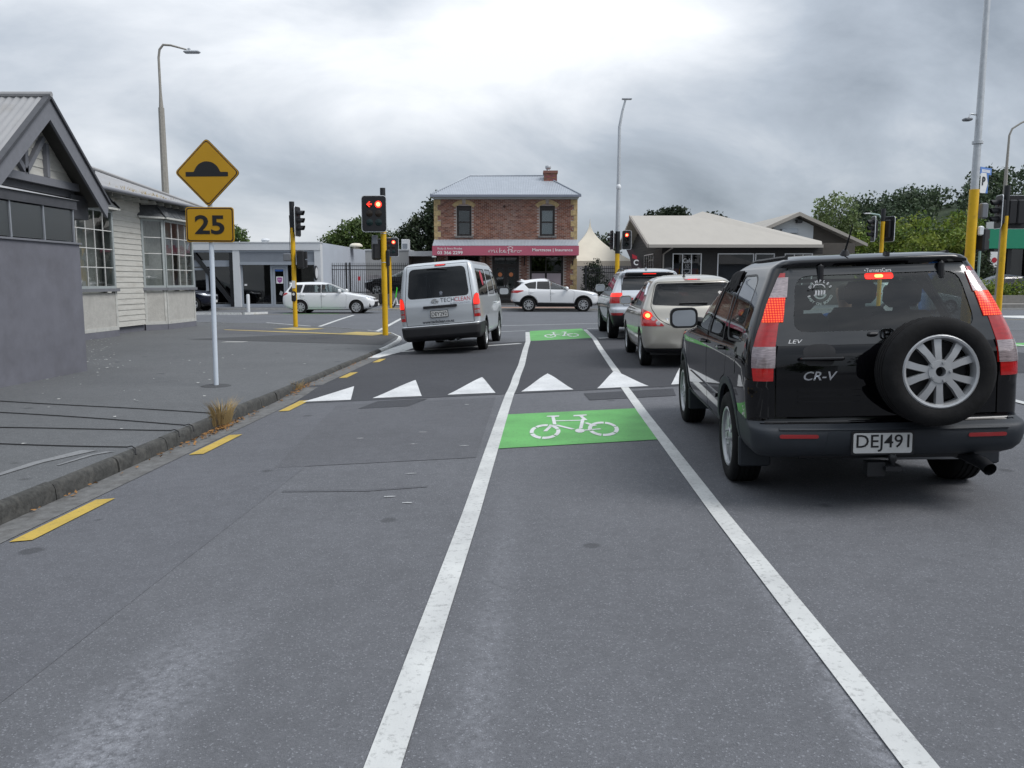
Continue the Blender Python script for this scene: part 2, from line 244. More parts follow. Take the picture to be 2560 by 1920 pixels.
# ------------------------------------------------------------------ geometry helpers
class MB:
    """collects shapes and links them as one mesh object"""
    def __init__(s): s.v = []; s.f = []; s.c = []; s.curcol = None
    def add(s, vs, fs):
        o = len(s.v); s.v += [tuple(p) for p in vs]; s.f += [tuple(i + o for i in f) for f in fs]
        if s.curcol is not None: s.c += [s.curcol] * len(fs)
        return s
    def box(s, x0, x1, y0, y1, z0, z1, m=None):
        vs = [(x, y, z) for z in (z0, z1) for y in (y0, y1) for x in (x0, x1)]
        if m: vs = [m @ Vector(v) for v in vs]
        return s.add(vs, [(0, 2, 3, 1), (4, 5, 7, 6), (0, 1, 5, 4), (2, 6, 7, 3), (0, 4, 6, 2), (1, 3, 7, 5)])
    def bev(s, x0, x1, y0, y1, z0, z1, b, m=None):
        """box with chamfered vertical and top edges"""
        ring = [(x0 + b, y0), (x1 - b, y0), (x1, y0 + b), (x1, y1 - b), (x1 - b, y1), (x0 + b, y1), (x0, y1 - b), (x0, y0 + b)]
        cx, cy = (x0 + x1) / 2, (y0 + y1) / 2
        def ins(p): return (p[0] + (b if p[0] < cx else -b), p[1] + (b if p[1] < cy else -b))
        vs = [(*ins(p), z0) for p in ring] + [(*p, z0 + b) for p in ring] + [(*p, z1 - b) for p in ring] + [(*ins(p), z1) for p in ring]
        if m: vs = [m @ Vector(v) for v in vs]
        fs = [tuple(range(7, -1, -1)), tuple(range(24, 32))]
        for k in range(3):
            for i in range(8): fs.append((k * 8 + i, k * 8 + (i + 1) % 8, k * 8 + 8 + (i + 1) % 8, k * 8 + 8 + i))
        return s.add(vs, fs)
    def prism(s, poly, depth, m=None):
        """poly in local xz, extruded along +y by depth (list may be concave)"""
        n = len(poly); vs = [(p[0], 0, p[1]) for p in poly] + [(p[0], depth, p[1]) for p in poly]
        if m: vs = [m @ Vector(v) for v in vs]
        return s.add(vs, [tuple(range(n)), tuple(range(2 * n - 1, n - 1, -1))] + [(i, i + n, (i + 1) % n + n, (i + 1) % n) for i in range(n)])
    def tube(s, pts, r, n=8, caps=True):
        pts = [Vector(p) for p in pts]; rs = r if isinstance(r, (list, tuple)) else [r] * len(pts); vs = []; fs = []
        up = Vector((0, 0, 1)); prev = None
        for i, p in enumerate(pts):
            d = (pts[min(i + 1, len(pts) - 1)] - pts[max(i - 1, 0)]).normalized()
            if prev is None:
                a = d.cross(up if abs(d.z) < .9 else Vector((1, 0, 0))).normalized()
            else:
                a = (prev - d * prev.dot(d)).normalized()
            prev = a; b = d.cross(a)
            for k in range(n):
                t = 2 * math.pi * k / n; vs.append(p + (a * math.cos(t) + b * math.sin(t)) * rs[i])
        for i in range(len(pts) - 1):
            for k in range(n): fs.append((i * n + k, i * n + (k + 1) % n, (i + 1) * n + (k + 1) % n, (i + 1) * n + k))
        if caps: fs += [tuple(range(n - 1, -1, -1)), tuple(range((len(pts) - 1) * n, len(pts) * n))]
        return s.add(vs, fs)
    def lathe(s, prof, n=32, m=None, closed=False):
        """profile (r, h) revolved round local x: x=h"""
        vs = []; fs = []; k = len(prof)
        for i in range(n):
            t = 2 * math.pi * i / n
            for r, h in prof: vs.append((h, r * math.cos(t), r * math.sin(t)))
        if m: vs = [m @ Vector(v) for v in vs]
        for i in range(n):
            j = (i + 1) % n
            for q in range(k if closed else k - 1): fs.append((i * k + q, i * k + (q + 1) % k, j * k + (q + 1) % k, j * k + q))
        return s.add(vs, fs)
    def build(s, name, material, parent=None, smooth=None, loc=None):
        me = bpy.data.meshes.new(name); me.from_pydata(s.v, [], s.f)
        if s.c:
            a = me.attributes.new('col', 'FLOAT_COLOR', 'FACE'); a.data.foreach_set('color', np.array([(*c, 1) for c in s.c], dtype=np.float32).ravel())
        fixn(me)
        if smooth is not None:
            me.polygons.foreach_set('use_smooth', [True] * len(me.polygons)); me.set_sharp_from_angle(angle=R(smooth))
        return link(name, me, material, parent, loc)
def fixn(me):
    b = bmesh.new(); b.from_mesh(me); bmesh.ops.recalc_face_normals(b, faces=b.faces); b.to_mesh(me); b.free()
def link(name, me, material, parent=None, loc=None):
    if material is not None and not me.materials: me.materials.append(M[material])
    o = bpy.data.objects.new(name, me); C.objects.link(o)
    if parent is not None: o.parent = parent
    if loc is not None: o.location = loc
    return o
def tag(o, label=None, cat=None, group=None, kind=None):
    if label: o['label'] = label
    if cat: o['category'] = cat
    if group: o['group'] = group
    if kind: o['kind'] = kind
    return o
def thing(name, label, cat, loc=(0, 0, 0), rotz=0, group=None, kind=None):
    o = bpy.data.objects.new(name, None); C.objects.link(o); o.empty_display_size = .2
    o.location = loc; o.rotation_euler = (0, 0, R(rotz)); return tag(o, label, cat, group, kind)
def copy_tree(o, parent=None):
    c = o.copy(); C.objects.link(c); c.parent = parent
    for ch in list(o.children): copy_tree(ch, c)
    return c
def circ(cx, cz, r, n=32, a0=0, a1=360, rz=None):
    full = abs(a1 - a0) >= 360; k = n if full else n + 1
    return [(cx + r * math.cos(R(a0 + (a1 - a0) * i / n)), cz + (rz or r) * math.sin(R(a0 + (a1 - a0) * i / n))) for i in range(k)]
def rrect(x0, x1, z0, z1, r, n=4):
    return [p for cx, cz, a in ((x1 - r, z1 - r, 0), (x0 + r, z1 - r, 90), (x0 + r, z0 + r, 180), (x1 - r, z0 + r, 270)) for p in circ(cx, cz, r, n, a, a + 90)]
def rounded(poly, r, n=3):
    """polygon with every corner rounded by about r"""
    out = []; k = len(poly)
    for i in range(k):
        p = Vector(poly[i]); a = Vector(poly[i - 1]) - p; b = Vector(poly[(i + 1) % k]) - p
        rr = min(r, a.length * .45, b.length * .45); A = p + a.normalized() * rr; B = p + b.normalized() * rr
        for j in range(n + 1):
            t = j / n; out.append(tuple(A * (1 - t) ** 2 + p * 2 * t * (1 - t) + B * t * t))
    return out
def area2(p): return sum(p[i][0] * p[(i + 1) % len(p)][1] - p[(i + 1) % len(p)][0] * p[i][1] for i in range(len(p)))
def inset(poly, d):
    if area2(poly) < 0: poly = poly[::-1]
    out = []; n = len(poly)
    for i in range(n):
        p = Vector(poly[i]); a = (p - Vector(poly[i - 1])).normalized(); b = (Vector(poly[(i + 1) % n]) - p).normalized()
        na = Vector((-a.y, a.x)); nb = Vector((-b.y, b.x)); m = (na + nb); l = m.length
        m = m / l if l > 1e-6 else na
        k = d / max(.35, m.dot(na)); out.append(tuple(p + m * k))
    return out
def inpoly(x, y, poly):
    c = False; j = len(poly) - 1
    for i in range(len(poly)):
        xi, yi = poly[i]; xj, yj = poly[j]
        if (yi > y) != (yj > y) and x < (xj - xi) * (y - yi) / (yj - yi) + xi: c = not c
        j = i
    return c
def text_mesh(body, size, width=None, bold=0, extrude=.002, align='CENTER', shear=0, spacing=1):
    """mesh of the words in local xz, facing -y, centred on origin"""
    cu = bpy.data.curves.new('words', 'FONT'); cu.body = body; cu.size = size; cu.offset = bold; cu.extrude = extrude; cu.align_x = align; cu.align_y = 'CENTER'; cu.shear = shear; cu.space_character = spacing; cu.resolution_u = 3
    ob = bpy.data.objects.new('words', cu)
    me = bpy.data.meshes.new_from_object(ob); bpy.data.objects.remove(ob)
    me.materials.clear(); co = np.empty(len(me.vertices) * 3, np.float32); me.vertices.foreach_get('co', co); co = co.reshape(-1, 3)
    if width and len(co):
        w = co[:, 0].max() - co[:, 0].min(); co[:, 0] *= width / w
    if align == 'CENTER' and len(co): co[:, 0] -= (co[:, 0].max() + co[:, 0].min()) / 2; co[:, 1] -= (co[:, 1].max() + co[:, 1].min()) / 2
    co = np.stack([co[:, 0], -co[:, 2], co[:, 1]], 1).astype(np.float32); me.vertices.foreach_set('co', co.ravel()); me.update(); return me
def words(name, body, size, material, parent, loc, width=None, bold=0, rot=(0, 0, 0), **k):
    me = text_mesh(body, size, width, bold, **k); o = link(name, me, material, parent, loc); o.rotation_euler = tuple(R(a) for a in rot); return o
# ================================================================== ground
RAMP0, RAMP1, RISE, FALL = 11.25, 12.85, .065, .028
def sm(a, b, x):
    t = min(1, max(0, (x - a) / (b - a))); return t * t * (3 - 2 * t)
def rz(x, y):
    """height of the road surface: cross fall to the left kerb, raised table beyond the ramp"""
    t = max(-3.72, min(5.5, x - .04 * y)); return RISE * sm(RAMP0, RAMP1, y - .15 * x) + FALL * t * (1 - sm(25, 36, y))
FP = .025                                           # top of the near footpath
def kx(y): return -3.66 + .04 * y                   # foot of the near kerb
XS = sorted(set([-400, -200, -100, -60, -40, -30, -25, -20, -16, -13, -11] + [i * .5 for i in range(-20, 31)] + [17, 20, 25, 30, 40, 60, 100, 200, 400]))
YS = sorted(set([-60, -30, -12, -6, -3] + [i * .5 for i in range(-4, 80)] + [10.5 + i * .2 for i in range(20)] + [42, 46, 50, 60, 80, 120, 200, 400, 900]))
me = bpy.data.meshes.new('road'); vs = [(x, y, rz(x, y) if y < 60 else -.02) for y in YS for x in XS]; nx = len(XS)
me.from_pydata(vs, [], [(j * nx + i, j * nx + i + 1, (j + 1) * nx + i + 1, (j + 1) * nx + i) for j in range(len(YS) - 1) for i in range(nx - 1)])
me.polygons.foreach_set('use_smooth', [True] * len(me.polygons))
road = tag(link('road', me, 'asphalt'), 'grey asphalt street running up to the crossroads', kind='structure')
def drape(name, poly, material, off=.007, parent=None, step=.25, zf=rz):
    """flat marking laid on the road: outline in metres, cut fine enough to follow the surface"""
    bm = bmesh.new(); f = bm.faces.new([bm.verts.new((p[0], p[1], 0)) for p in poly]); f.normal_update()
    if f.normal.z < 0: f.normal_flip()
    bmesh.ops.triangulate(bm, faces=bm.faces[:])
    for ax in (0, 1):
        lo = min(p[ax] for p in poly); hi = max(p[ax] for p in poly); k = math.ceil(lo / step)
        while k * step < hi:
            co = [0, 0, 0]; co[ax] = k * step; no = [0, 0, 0]; no[ax] = 1
            bmesh.ops.bisect_plane(bm, geom=bm.verts[:] + bm.edges[:] + bm.faces[:], plane_co=co, plane_no=no); k += 1
    for v in bm.verts: v.co.z = zf(v.co.x, v.co.y) + off
    me = bpy.data.meshes.new(name); bm.to_mesh(me); bm.free()
    return link(name, me, material, parent or road)
def lane(t0, t1, y0, y1, kink=None): return [(t0 + .04 * y0, y0), (t1 + .04 * y0, y0), (t1 + .04 * y1, y1), (t0 + .04 * y1, y1)]
# surfaces that differ
drape('asphalt_strip', lane(-3.45, -2.06, -2, 11.0) , 'asphalt_strip', .002, step=.5)
drape('asphalt_patch', [(-2.05, 6.9), (-.32, 7.1), (-.22, 10.9), (-2.3, 10.6)], 'asphalt_patch', .0035)
drape('asphalt_patch', [(.98, 11.05), (1.0, 10.4), (2.15, 10.6), (2.25, 11.3)], 'asphalt_dark', .0055)
drape('asphalt_patch', [(-1.95, 10.2), (-1.32, 10.3), (-1.15, 10.95), (-1.8, 10.85)], 'asphalt_dark', .0062)
drape('asphalt_platform', [(-3.28, 10.75), (5.5, 12.0), (9.5, 12.6), (9.5, 22.0), (2.4, 21.0), (.3, 20.4), (-2.75, 19.0)], 'asphalt_dark', .0045, step=.25)
drape('cross_street', [(-60, 31.0), (-11, 30.3), (-5, 25.8), (-3.2, 23.2), (-2.85, 20.2), (-2.8, 19.0), (.3, 20.4), (2.4, 21.0), (9.5, 22.0), (60, 24), (60, 46.0), (-60, 43)], 'asphalt_far', .0045, step=1.0)
# dark seal lines and sealed joints
drape('seal_line', [(-1.75, 6.05), (-1.1, 6.0), (-.65, 6.08), (-.65, 6.13), (-1.1, 6.06), (-1.75, 6.11)], 'asphalt_patch', .0035)
# cycle lane edge lines; they step in over the ramp
L_in = [(-.475, 1.5), (-.24, 7.2), (-.10, 10.6), (-.02, 11.6), (.18, 14), (.36, 17.5), (.46, 20.6), (.56, 24.8)]
def strip(pts, w0, w1): return [(x - w0, y) for x, y in pts] + [(x + w1, y) for x, y in reversed(pts)]
drape('lane_line', strip([(-.475, 1.2), (-.275, 5.3), (-.10, 9.6), (-.03, 11.2), (.04, 12.1), (.17, 14.5), (.30, 18), (.40, 20.3), (.46, 24.2)], .06, .06), 'paint_white', .0065)
drape('lane_line', strip([(1.23, 1.2), (1.345, 5.2), (1.5, 9.2), (1.58, 11.0), (1.62, 11.9)], .05, .06), 'paint_white', .0065)
drape('lane_line', strip([(1.62, 11.9), (1.72, 14), (1.9, 17.5), (2.08, 20.6), (2.2, 24.6)], .05, .06), 'paint_white', .0065)
# green boxes and cycle symbols
def bike_symbol(x0, y0, w, l, sk=0):
    sym = MB()
    def Q(u, v): return (x0 + u * w + .04 * v * l, y0 + v * l + sk * u)
    def stroke(a, b, t=.036, aspect=l / w):
        a = Vector((a[0] * w, a[1] * l)); b = Vector((b[0] * w, b[1] * l)); d = (b - a).normalized(); n = Vector((-d.y, d.x)); th = t * w * (1 + (aspect - 1) * abs(n.y)); n = n * th / 2
        return [(p.x / w, p.y / l) for p in (a + n, a - n, b - n, b + n)]
    polys = []
    for cx, cy in ((.172, .30), (.828, .32)):
        for k in range(6):
            a0 = k * 60 + 15; o = circ(cx, cy, .172, 6, a0 + 3, a0 + 57, .30); i = circ(cx, cy, .172 - .045, 6, a0 + 3, a0 + 57, .30 - .085); polys.append(o + i[::-1])
    P = {'h1': (.172, .30), 'h2': (.828, .32), 'cr': (.56, .27), 'hd': (.285, .72), 'st': (.635, .72)}
    for a, b, t in ((P['h1'], (.24, .52), .04), ((.30, .55), (.49, .34), .04), ((.285, .74), (.60, .72), .035), ((.63, .78), (.575, .36), .04), ((.65, .60), (.75, .44), .04), (P['cr'], (.80, .31), .035), ((.285, .58), (.27, .95), .04), ((.66, .72), (.61, .95), .04)): polys.append(stroke(a, b, t))
    polys.append([(.19, .96), (.20, 1.0), (.35, 1.0), (.345, .94), (.30, .93)]); polys.append([(.52, .93), (.53, .99), (.69, 1.0), (.69, .95), (.60, .92)]); polys.append(circ(.56, .27, .055, 10, 0, 360, .085))
    for i, p in enumerate(polys): 
        z = .009 + .0004 * (i % 3); bm_ = [Q(*q) for q in p]; sym.add([(x, y, rz(x, y) + z) for x, y in bm_], [tuple(range(len(bm_)))])
    return sym
drape('cycle_box', [(-.17, 7.45), (1.395, 7.68), (1.475, 9.62), (-.095, 9.42)], 'paint_green', .006)
bike_symbol(.165, 7.83, .92, 1.38, .06).build('cycle_symbol', 'paint_white_clean', road)
drape('cycle_box', [(.45, 20.5), (2.05, 20.95), (2.15, 25.2), (.54, 24.7)], 'paint_green', .006)
bike_symbol(.85, 21.5, .95, 2.3, .06).build('cycle_symbol', 'paint_white_clean', road)
# ramp triangles
for b0, b1, tp in (((-2.84, 10.95), (-2.20, 11.02), (-2.36, 12.1)), ((-1.92, 11.12), (-1.25, 11.2), (-1.5, 12.6)), ((-.90, 11.26), (-.23, 11.33), (-.47, 12.75)), ((.13, 11.38), (.87, 11.45), (.57, 13.0)), ((1.21, 11.5), (1.96, 11.6), (1.65, 13.1)), ((2.3, 11.7), (3.0, 11.8), (2.75, 13.3)), ((3.5, 11.9), (4.2, 12.0), (3.9, 13.5)), ((4.7, 12.1), (5.4, 12.2), (5.1, 13.7))):
    drape('ramp_triangle', [b0, b1, tp], 'paint_white_clean', .0095)
# broken yellow no-stopping line
for y0, y1 in ((4.95, 5.95), (7.55, 8.55), (10.15, 11.05), (13.2, 14.0), (15.8, 16.5), (1.9, 2.9)):
    t = -3.35; drape('yellow_dash', [(t + .04 * y0, y0), (t + .13 + .04 * y0, y0 + .03), (t + .13 + .04 * y1, y1 + .03), (t + .04 * y1, y1)], 'paint_yellow', .0085)
# stop lines, crossing lines
def seg(a, b, w=.2, m='paint_white', off=.0085):
    a = Vector(a); b = Vector(b); d = (b - a).normalized(); n = Vector((-d.y, d.x)) * w / 2
    return drape('road_line', [a + n, a - n, b - n, b + n], m, off, step=.5)
seg((-2.7, 18.1), (.2, 19.7), .22); seg((2.2, 20.75), (6.8, 21.7), .22)
seg((-2.7, 24.2), (.42, 24.9), .1, 'paint_old'); seg((2.3, 25.1), (9, 26.2), .1, 'paint_old'); seg((-3, 27.9), (9, 28.6), .12, 'paint_old')
seg((-6.7, 28.4), (-7.0, 36.2), .14); seg((-4.3, 25.9), (-4.6, 37.2), .14); seg((-9.2, 30.6), (-6.9, 28.5), .09)
seg((4.16, 3), (4.28, 6.1), .1); seg((4.36, 8.2), (4.5, 11.3), .1); seg((5.6, 3), (5.95, 11.8), .11); seg((10.4, 12), (11.4, 40), .12); seg((18, 33), (60, 34.5), .12, 'paint_old')
seg((17, 30), (60, 31.5), .14, 'paint_yellow'); seg((-14, 37.2), (-7.3, 37.3), .06, 'paint_yellow')
drape('cycle_box', [(-10.6, 37.75), (-8.0, 37.8), (-8.0, 38.0), (-10.6, 37.95)], 'paint_green', .0078, step=1)
drape('cycle_box', [(10.2, 16.7), (16, 17.2), (16, 18.0), (10.2, 17.5)], 'paint_green', .0078, step=1)
# scuffs of old paint
random.seed(3)
for k in range(8):
    x = random.uniform(-1.9, -.4); y = random.uniform(5.5, 10.4); a = random.uniform(.02, .07); b = random.uniform(.004, .012)
    drape('paint_scuff', [(x + a * math.cos(t) * random.uniform(.5, 1.2), y + b * math.sin(t) * random.uniform(.5, 1.6)) for t in [i * .785 for i in range(8)]], 'paint_old', .0075)

# ------------------------------------------------------------------ near footpath and kerb
corner = [(kx(19.4), 19.4), (-2.92, 21.2), (-3.05, 22.6), (-3.5, 24.2), (-4.6, 25.9), (-6.0, 27.3), (-7.6, 28.7), (-9.4, 29.9), (-12, 30.8), (-18, 31.3), (-60, 32)]
kpath = [(kx(y), y) for y in [-6, -3] + [i * 1.0 for i in range(0, 20)]] + corner
def offp(path, d):
    o = []
    for i, p in enumerate(path):
        a = Vector(path[max(0, i - 1)]); b = Vector(path[min(len(path) - 1, i + 1)]); t = (b - a).normalized(); o.append((p[0] - t.y * d, p[1] + t.x * d))
    return o
KW = .085
inner = offp(kpath, KW)
fp = [(x, y) for x, y in inner] + [(-60, 60 - 28), (-60, -6)]
def fpz(x, y): return FP + .012 * max(0, -4 - x) * 0
fpath = drape('footpath', fp, 'footpath', 0, None, 2.0, fpz); fpath.parent = None; tag(fpath, 'worn asphalt footpath beside the grey rendered wall', kind='structure')
# kerb stones, each its own piece
kerb = thing('kerb', 'dark mossy kerb along the left footpath edge', None, kind='structure')
def resample(path, step):
    out = [path[0]]; acc = 0
    for a, b in zip(path, path[1:]):
        A = Vector(a); B = Vector(b); L = (B - A).length; s = step - acc
        while s < L: out.append(tuple(A + (B - A) * s / L)); s += step
        acc = L - (s - step)
    return out
kp = [p for p in kpath if p[1] > -3][:-1]
def kerbseg(pts, w, ztop, zbot, rr):
    """rounded kerb section swept along pts (w inward = left)"""
    prof = [(0, None), (.012, -.05), (.03, -.012), (.06, 0), (w, 0), (w, None)]
    A = pts; o = MB(); n = len(prof); rows = []
    for i, p in enumerate(A):
        a = Vector(A[max(0, i - 1)]); b = Vector(A[min(len(A) - 1, i + 1)]); t = (b - a).normalized(); nrm = Vector((-t.y, t.x))
        for d, z in prof:
            q = Vector(p) + nrm * d; o.v.append((q.x, q.y, zbot(p) if z is None else ztop + z))
    for i in range(len(A) - 1):
        for k in range(n - 1): o.f.append((i * n + k, i * n + k + 1, (i + 1) * n + k + 1, (i + 1) * n + k))
    o.f.append(tuple(range(n))); o.f.append(tuple((len(A) - 1) * n + k for k in range(n - 1, -1, -1)))
    return o
rp = resample(kp, .3); random.seed(5)
i = 0
while i < len(rp) - 4:
    k = 3 if random.random() < .8 else 2
    pts = [Vector(p) for p in rp[i:i + k + 1]]; d0 = (pts[1] - pts[0]).normalized(); d1 = (pts[-1] - pts[-2]).normalized(); pts[0] = pts[0] + d0 * .006; pts[-1] = pts[-1] - d1 * .006
    y = pts[0].y; white = y > 17.5 and pts[0].x > -4.4
    jog = random.uniform(-.008, .008)
    n = Vector((-d0.y, d0.x)); pts = [p + n * jog for p in pts]
    kerbseg([tuple(p) for p in pts], KW + .002 - jog, FP + .012 + random.uniform(-.008, .006), lambda p: rz(*p) - .06, 0).build('kerb_stone', 'kerb_white' if white else ('kerb_grey' if y > 19 else 'kerb'), kerb, smooth=50)
    i += k
# gutter strip
drape('gutter', [p for p in kp if p[1] < 19] + offp([p for p in kp if p[1] < 19], -.27)[::-1], 'gutter', .0065, step=.5)
drape('gutter', [(kx(16.8) + .01, 16.8)] + [(kx(19) + .02, 19), (-2.72, 20.6), (-2.7, 21.6), (-2.2, 20.0), (-2.45, 18.2), (-2.75, 16.8)], 'kerb_white', .0105, step=.5)
paint('scrape', (.22, .225, .23), .8)
# footpath markings and patches
def fdrape(n, p, m, off): return drape(n, p, m, off, fpath, 2.0, fpz)
fdrape('footpath_patch', [(-8.6, 21.6), (-3.12, 19.6), (-3.2, 22.6), (-3.7, 23.9), (-6.5, 23.3)], 'footpath_patch', .004)
fdrape('footpath_patch', [(-9.0, 24.4), (-5.6, 22.6), (-7.8, 26.6), (-9.6, 28.0)], 'asphalt_patch', .0035)
fdrape('tactile_strip', [(-9.2, 26.0), (-9.0, 25.7), (-3.95, 23.0), (-3.75, 23.35)], 'tactile_yellow', .008)
for cx, cy in ((-6.9, 26.3), (-4.35, 24.0)):
    pad = fdrape('tactile_pad', [(cx - .75, cy - .15), (cx + .45, cy - .75), (cx + .85, cy + .1), (cx - .35, cy + .7)], 'tactile_yellow', .011)
fdrape('manhole', circ(-5.2, 22.1, .35, 16), 'asphalt_dark', .007)
fdrape('concrete_square', [(-7.3, 20.4), (-6.75, 20.4), (-6.7, 20.75), (-7.25, 20.75)], 'kerb_grey', .006)
for (a, b, c, w) in (((-4.05, 6.05), (-3.98, 6.7), (-3.8, 7.2), .075), ((-3.75, 6.6), (-3.68, 7.0), (-3.58, 7.15), .04)):
    P_ = [a, b, c]; fdrape('tyre_scrape', [(p[0] - w * (.3 + .35 * i), p[1]) for i, p in enumerate(P_)] + [(p[0] + w * (.3 + .35 * i), p[1]) for i, p in reversed(list(enumerate(P_)))], 'scrape', .006)
# black sealed joints crossing the footpath
for k, (a, b) in enumerate((((-9.0, 11.1), (-3.42, 9.25)), ((-9.0, 10.4), (-3.45, 8.5)), ((-8.6, 8.55), (-3.47, 8.2)), ((-8.0, 7.85), (-3.52, 7.35)))):
    pts = [(a[0] + (b[0] - a[0]) * t, a[1] + (b[1] - a[1]) * t + .03 * math.sin(t * 9 + k), FP + .008) for t in [i / 14 for i in range(15)]]
    q = pts[-1]; pts += [(q[0] + .06, q[1] - .04, FP + .025), (q[0] + .13, q[1] - .12, FP + .02), (q[0] + .17, q[1] - .2, FP - .02)]
    o = MB().tube(pts, .0055, 6).build('cable', 'rubber'); tag(o, ['thin black cable nearest the leaning wall base', 'thick black cable second from the wall corner', 'faint black cable third along the footpath', 'long black cable nearest the white tyre scrapes'][k], 'cable', 'black cables across the footpath')
# weeds, dead leaves, litter
random.seed(11)
def tuft(cx, cy, n, h, label):
    o = MB()
    for i in range(n):
        a = random.uniform(0, 6.28); r = random.uniform(0, .12); hh = h * random.uniform(.35, 1); lean = random.uniform(.1, .75); x, y = cx + r * math.cos(a) * .7, cy + r * math.sin(a) * 1.8; z0 = -.06
        dx, dy = math.cos(a) * lean * hh, math.sin(a) * lean * hh; w = .0035
        o.add([(x - w, y, z0), (x + w, y, z0), (x + dx * .4 + w * .8, y + dy * .4, z0 + hh * .65), (x + dx * .4 - w * .8, y + dy * .4, z0 + hh * .65), (x + dx, y + dy, z0 + hh)], [(0, 1, 2, 3), (3, 2, 4)])
    t = thing('weed', label, 'weed', (0, 0, 0)); o.build('blades', 'dry_grass', t)['kind'] = 'stuff'; return t
tuft(-3.28, 9.1, 200, .30, 'dry yellow grass tuft growing out of the gutter at the kerb'); tuft(-3.2, 12.0, 60, .16, 'small brown weed at the kerb beside the first ramp triangle')
lv = MB()
for i in range(420):
    y = random.choice((random.gauss(8.9, .35), random.gauss(8.9, .5), random.gauss(11.9, .3), random.uniform(3.5, 17))); x = kx(y) + abs(random.gauss(0, .06)) + .015; s = random.uniform(.01, .028); a = random.uniform(0, 6.28); z = rz(x, y) + .012
    lv.add([(x + s * math.cos(a + q) * (1 if k % 2 == 0 else .55), y + s * math.sin(a + q) * (1 if k % 2 == 0 else .55), z + random.uniform(0, .02)) for k, q in enumerate((0, 1.57, 3.14, 4.71))], [(0, 1, 2, 3)])
tag(lv.build('dead_leaves', 'dead_leaf'), 'brown dead leaves collected along the gutter', 'leaves', kind='stuff')
lt = MB()
for i in range(170):
    if i < 120: t = random.random(); x = -6.95 - 4.2 * t + random.gauss(.12, .18); y = 13.6 + 8 * t + random.gauss(0, .3) if t > .02 else 12 + random.random(); x = min(x, -6.9)
    else: x = random.uniform(-6.8, -3.6); y = random.uniform(6, 18)
    s = random.uniform(.008, .03); a = random.uniform(0, 6.28)
    lt.add([(x + s * math.cos(a + q), y + s * math.sin(a + q) * .7, FP + .012 + random.uniform(0, .006)) for q in (0, 1.5, 3.2, 4.6)], [(0, 1, 2, 3)])
tag(lt.build('litter_flecks', 'litter'), 'pale flecks of litter scattered on the footpath', 'litter', kind='stuff')

# ------------------------------------------------------------------ far side of the cross street
FZ = .16
def slab(name, poly, z, material, label, kerbm='kerb_grey', kw=.16, h=.3):
    o = MB(); n = len(poly); o.add([(x, y, z) for x, y in poly] + [(x, y, z - h) for x, y in poly], [tuple(range(n))] + [(i, i + n, (i + 1) % n + n, (i + 1) % n) for i in range(n)])
    return tag(o.build(name, material), label, kind='structure')
slab('far_footpath', [(-8.0, 42.6), (12.0, 42.9), (12.0, 70), (-8.0, 70)], FZ, 'asphalt_far', 'pale footpath in front of the brick building')
slab('shop_footpath', [(-60, 43.6), (-8.02, 43.2), (-8.02, 70), (-60, 70)], FZ, 'asphalt_far', 'footpath in front of the white shop')
slab('cafe_footpath', [(12.02, 42.9), (17, 43.2), (17, 70), (12.02, 70)], FZ, 'asphalt_far', 'footpath in front of the cafe')
slab('right_footpath', [(17.02, 43.2), (23.98, 43.4), (23.98, 90), (17.02, 90)], FZ - .03, 'asphalt_far', 'footpath below the green trees')
slab('yard', [(24, 43.4), (120, 47), (120, 120), (24, 90)], FZ + .2, 'low_wall', 'paved yard of the green building')
def kerbline(pts, material, label, z, w=.16):
    t = thing('far_kerb', label, None, kind='structure'); rp = resample(pts, 1.5) + [pts[-1]]
    for a, b in zip(rp, rp[1:]):
        if (Vector(b) - Vector(a)).length < .1: continue
        d = (Vector(b) - Vector(a)).normalized() * .006
        kerbseg([tuple(Vector(a) + d), tuple(Vector(b) - d)], w, z, lambda p: rz(*p) - .05, 0).build('kerb_stone', material, t)
kerbline([(12.0, 42.72), (-8.0, 42.42)][::-1][::-1], 'kerb_grey', 'grey kerb in front of the brick building', FZ + .01)
kerbline([(60, 44.6), (12.1, 42.72)], 'kerb_grey', 'grey kerb in front of the cafe', FZ + .01)
kerbline([(-8.1, 43.05), (-40, 43.4)], 'kerb_grey', 'grey kerb in front of the white shop', FZ + .01)
isl = slab('traffic_island', [(-40, 37.15), (-12.2, 37.0), (-11.7, 37.35), (-11.6, 38.0), (-12.0, 38.6), (-40, 38.9)], FZ - .012, 'footpath', 'traffic island edged with a white kerb')
kerbline([(-11.45, 38.0), (-11.55, 37.3), (-12.0, 36.85), (-40, 36.98)], 'kerb_white', 'white painted kerb of the traffic island', FZ, .18)
isr = slab('right_island', [(12.15, 18.6), (12.5, 18.1), (40, 20), (40, 26), (13, 25)], .20, 'footpath', 'traffic island behind the black four-wheel drive')
kerbline([(40, 19.8), (12.5, 17.95), (12.0, 18.3), (12.0, 18.7), (12.8, 25)][::-1], 'kerb_white', 'white kerb of the island with the tall pole', .21, .2)
slab('right_pavement', [(20, 31.5), (60, 33), (60, 35.5), (19, 34)], .14, 'kerb_white', 'pale raised median in the cross street')
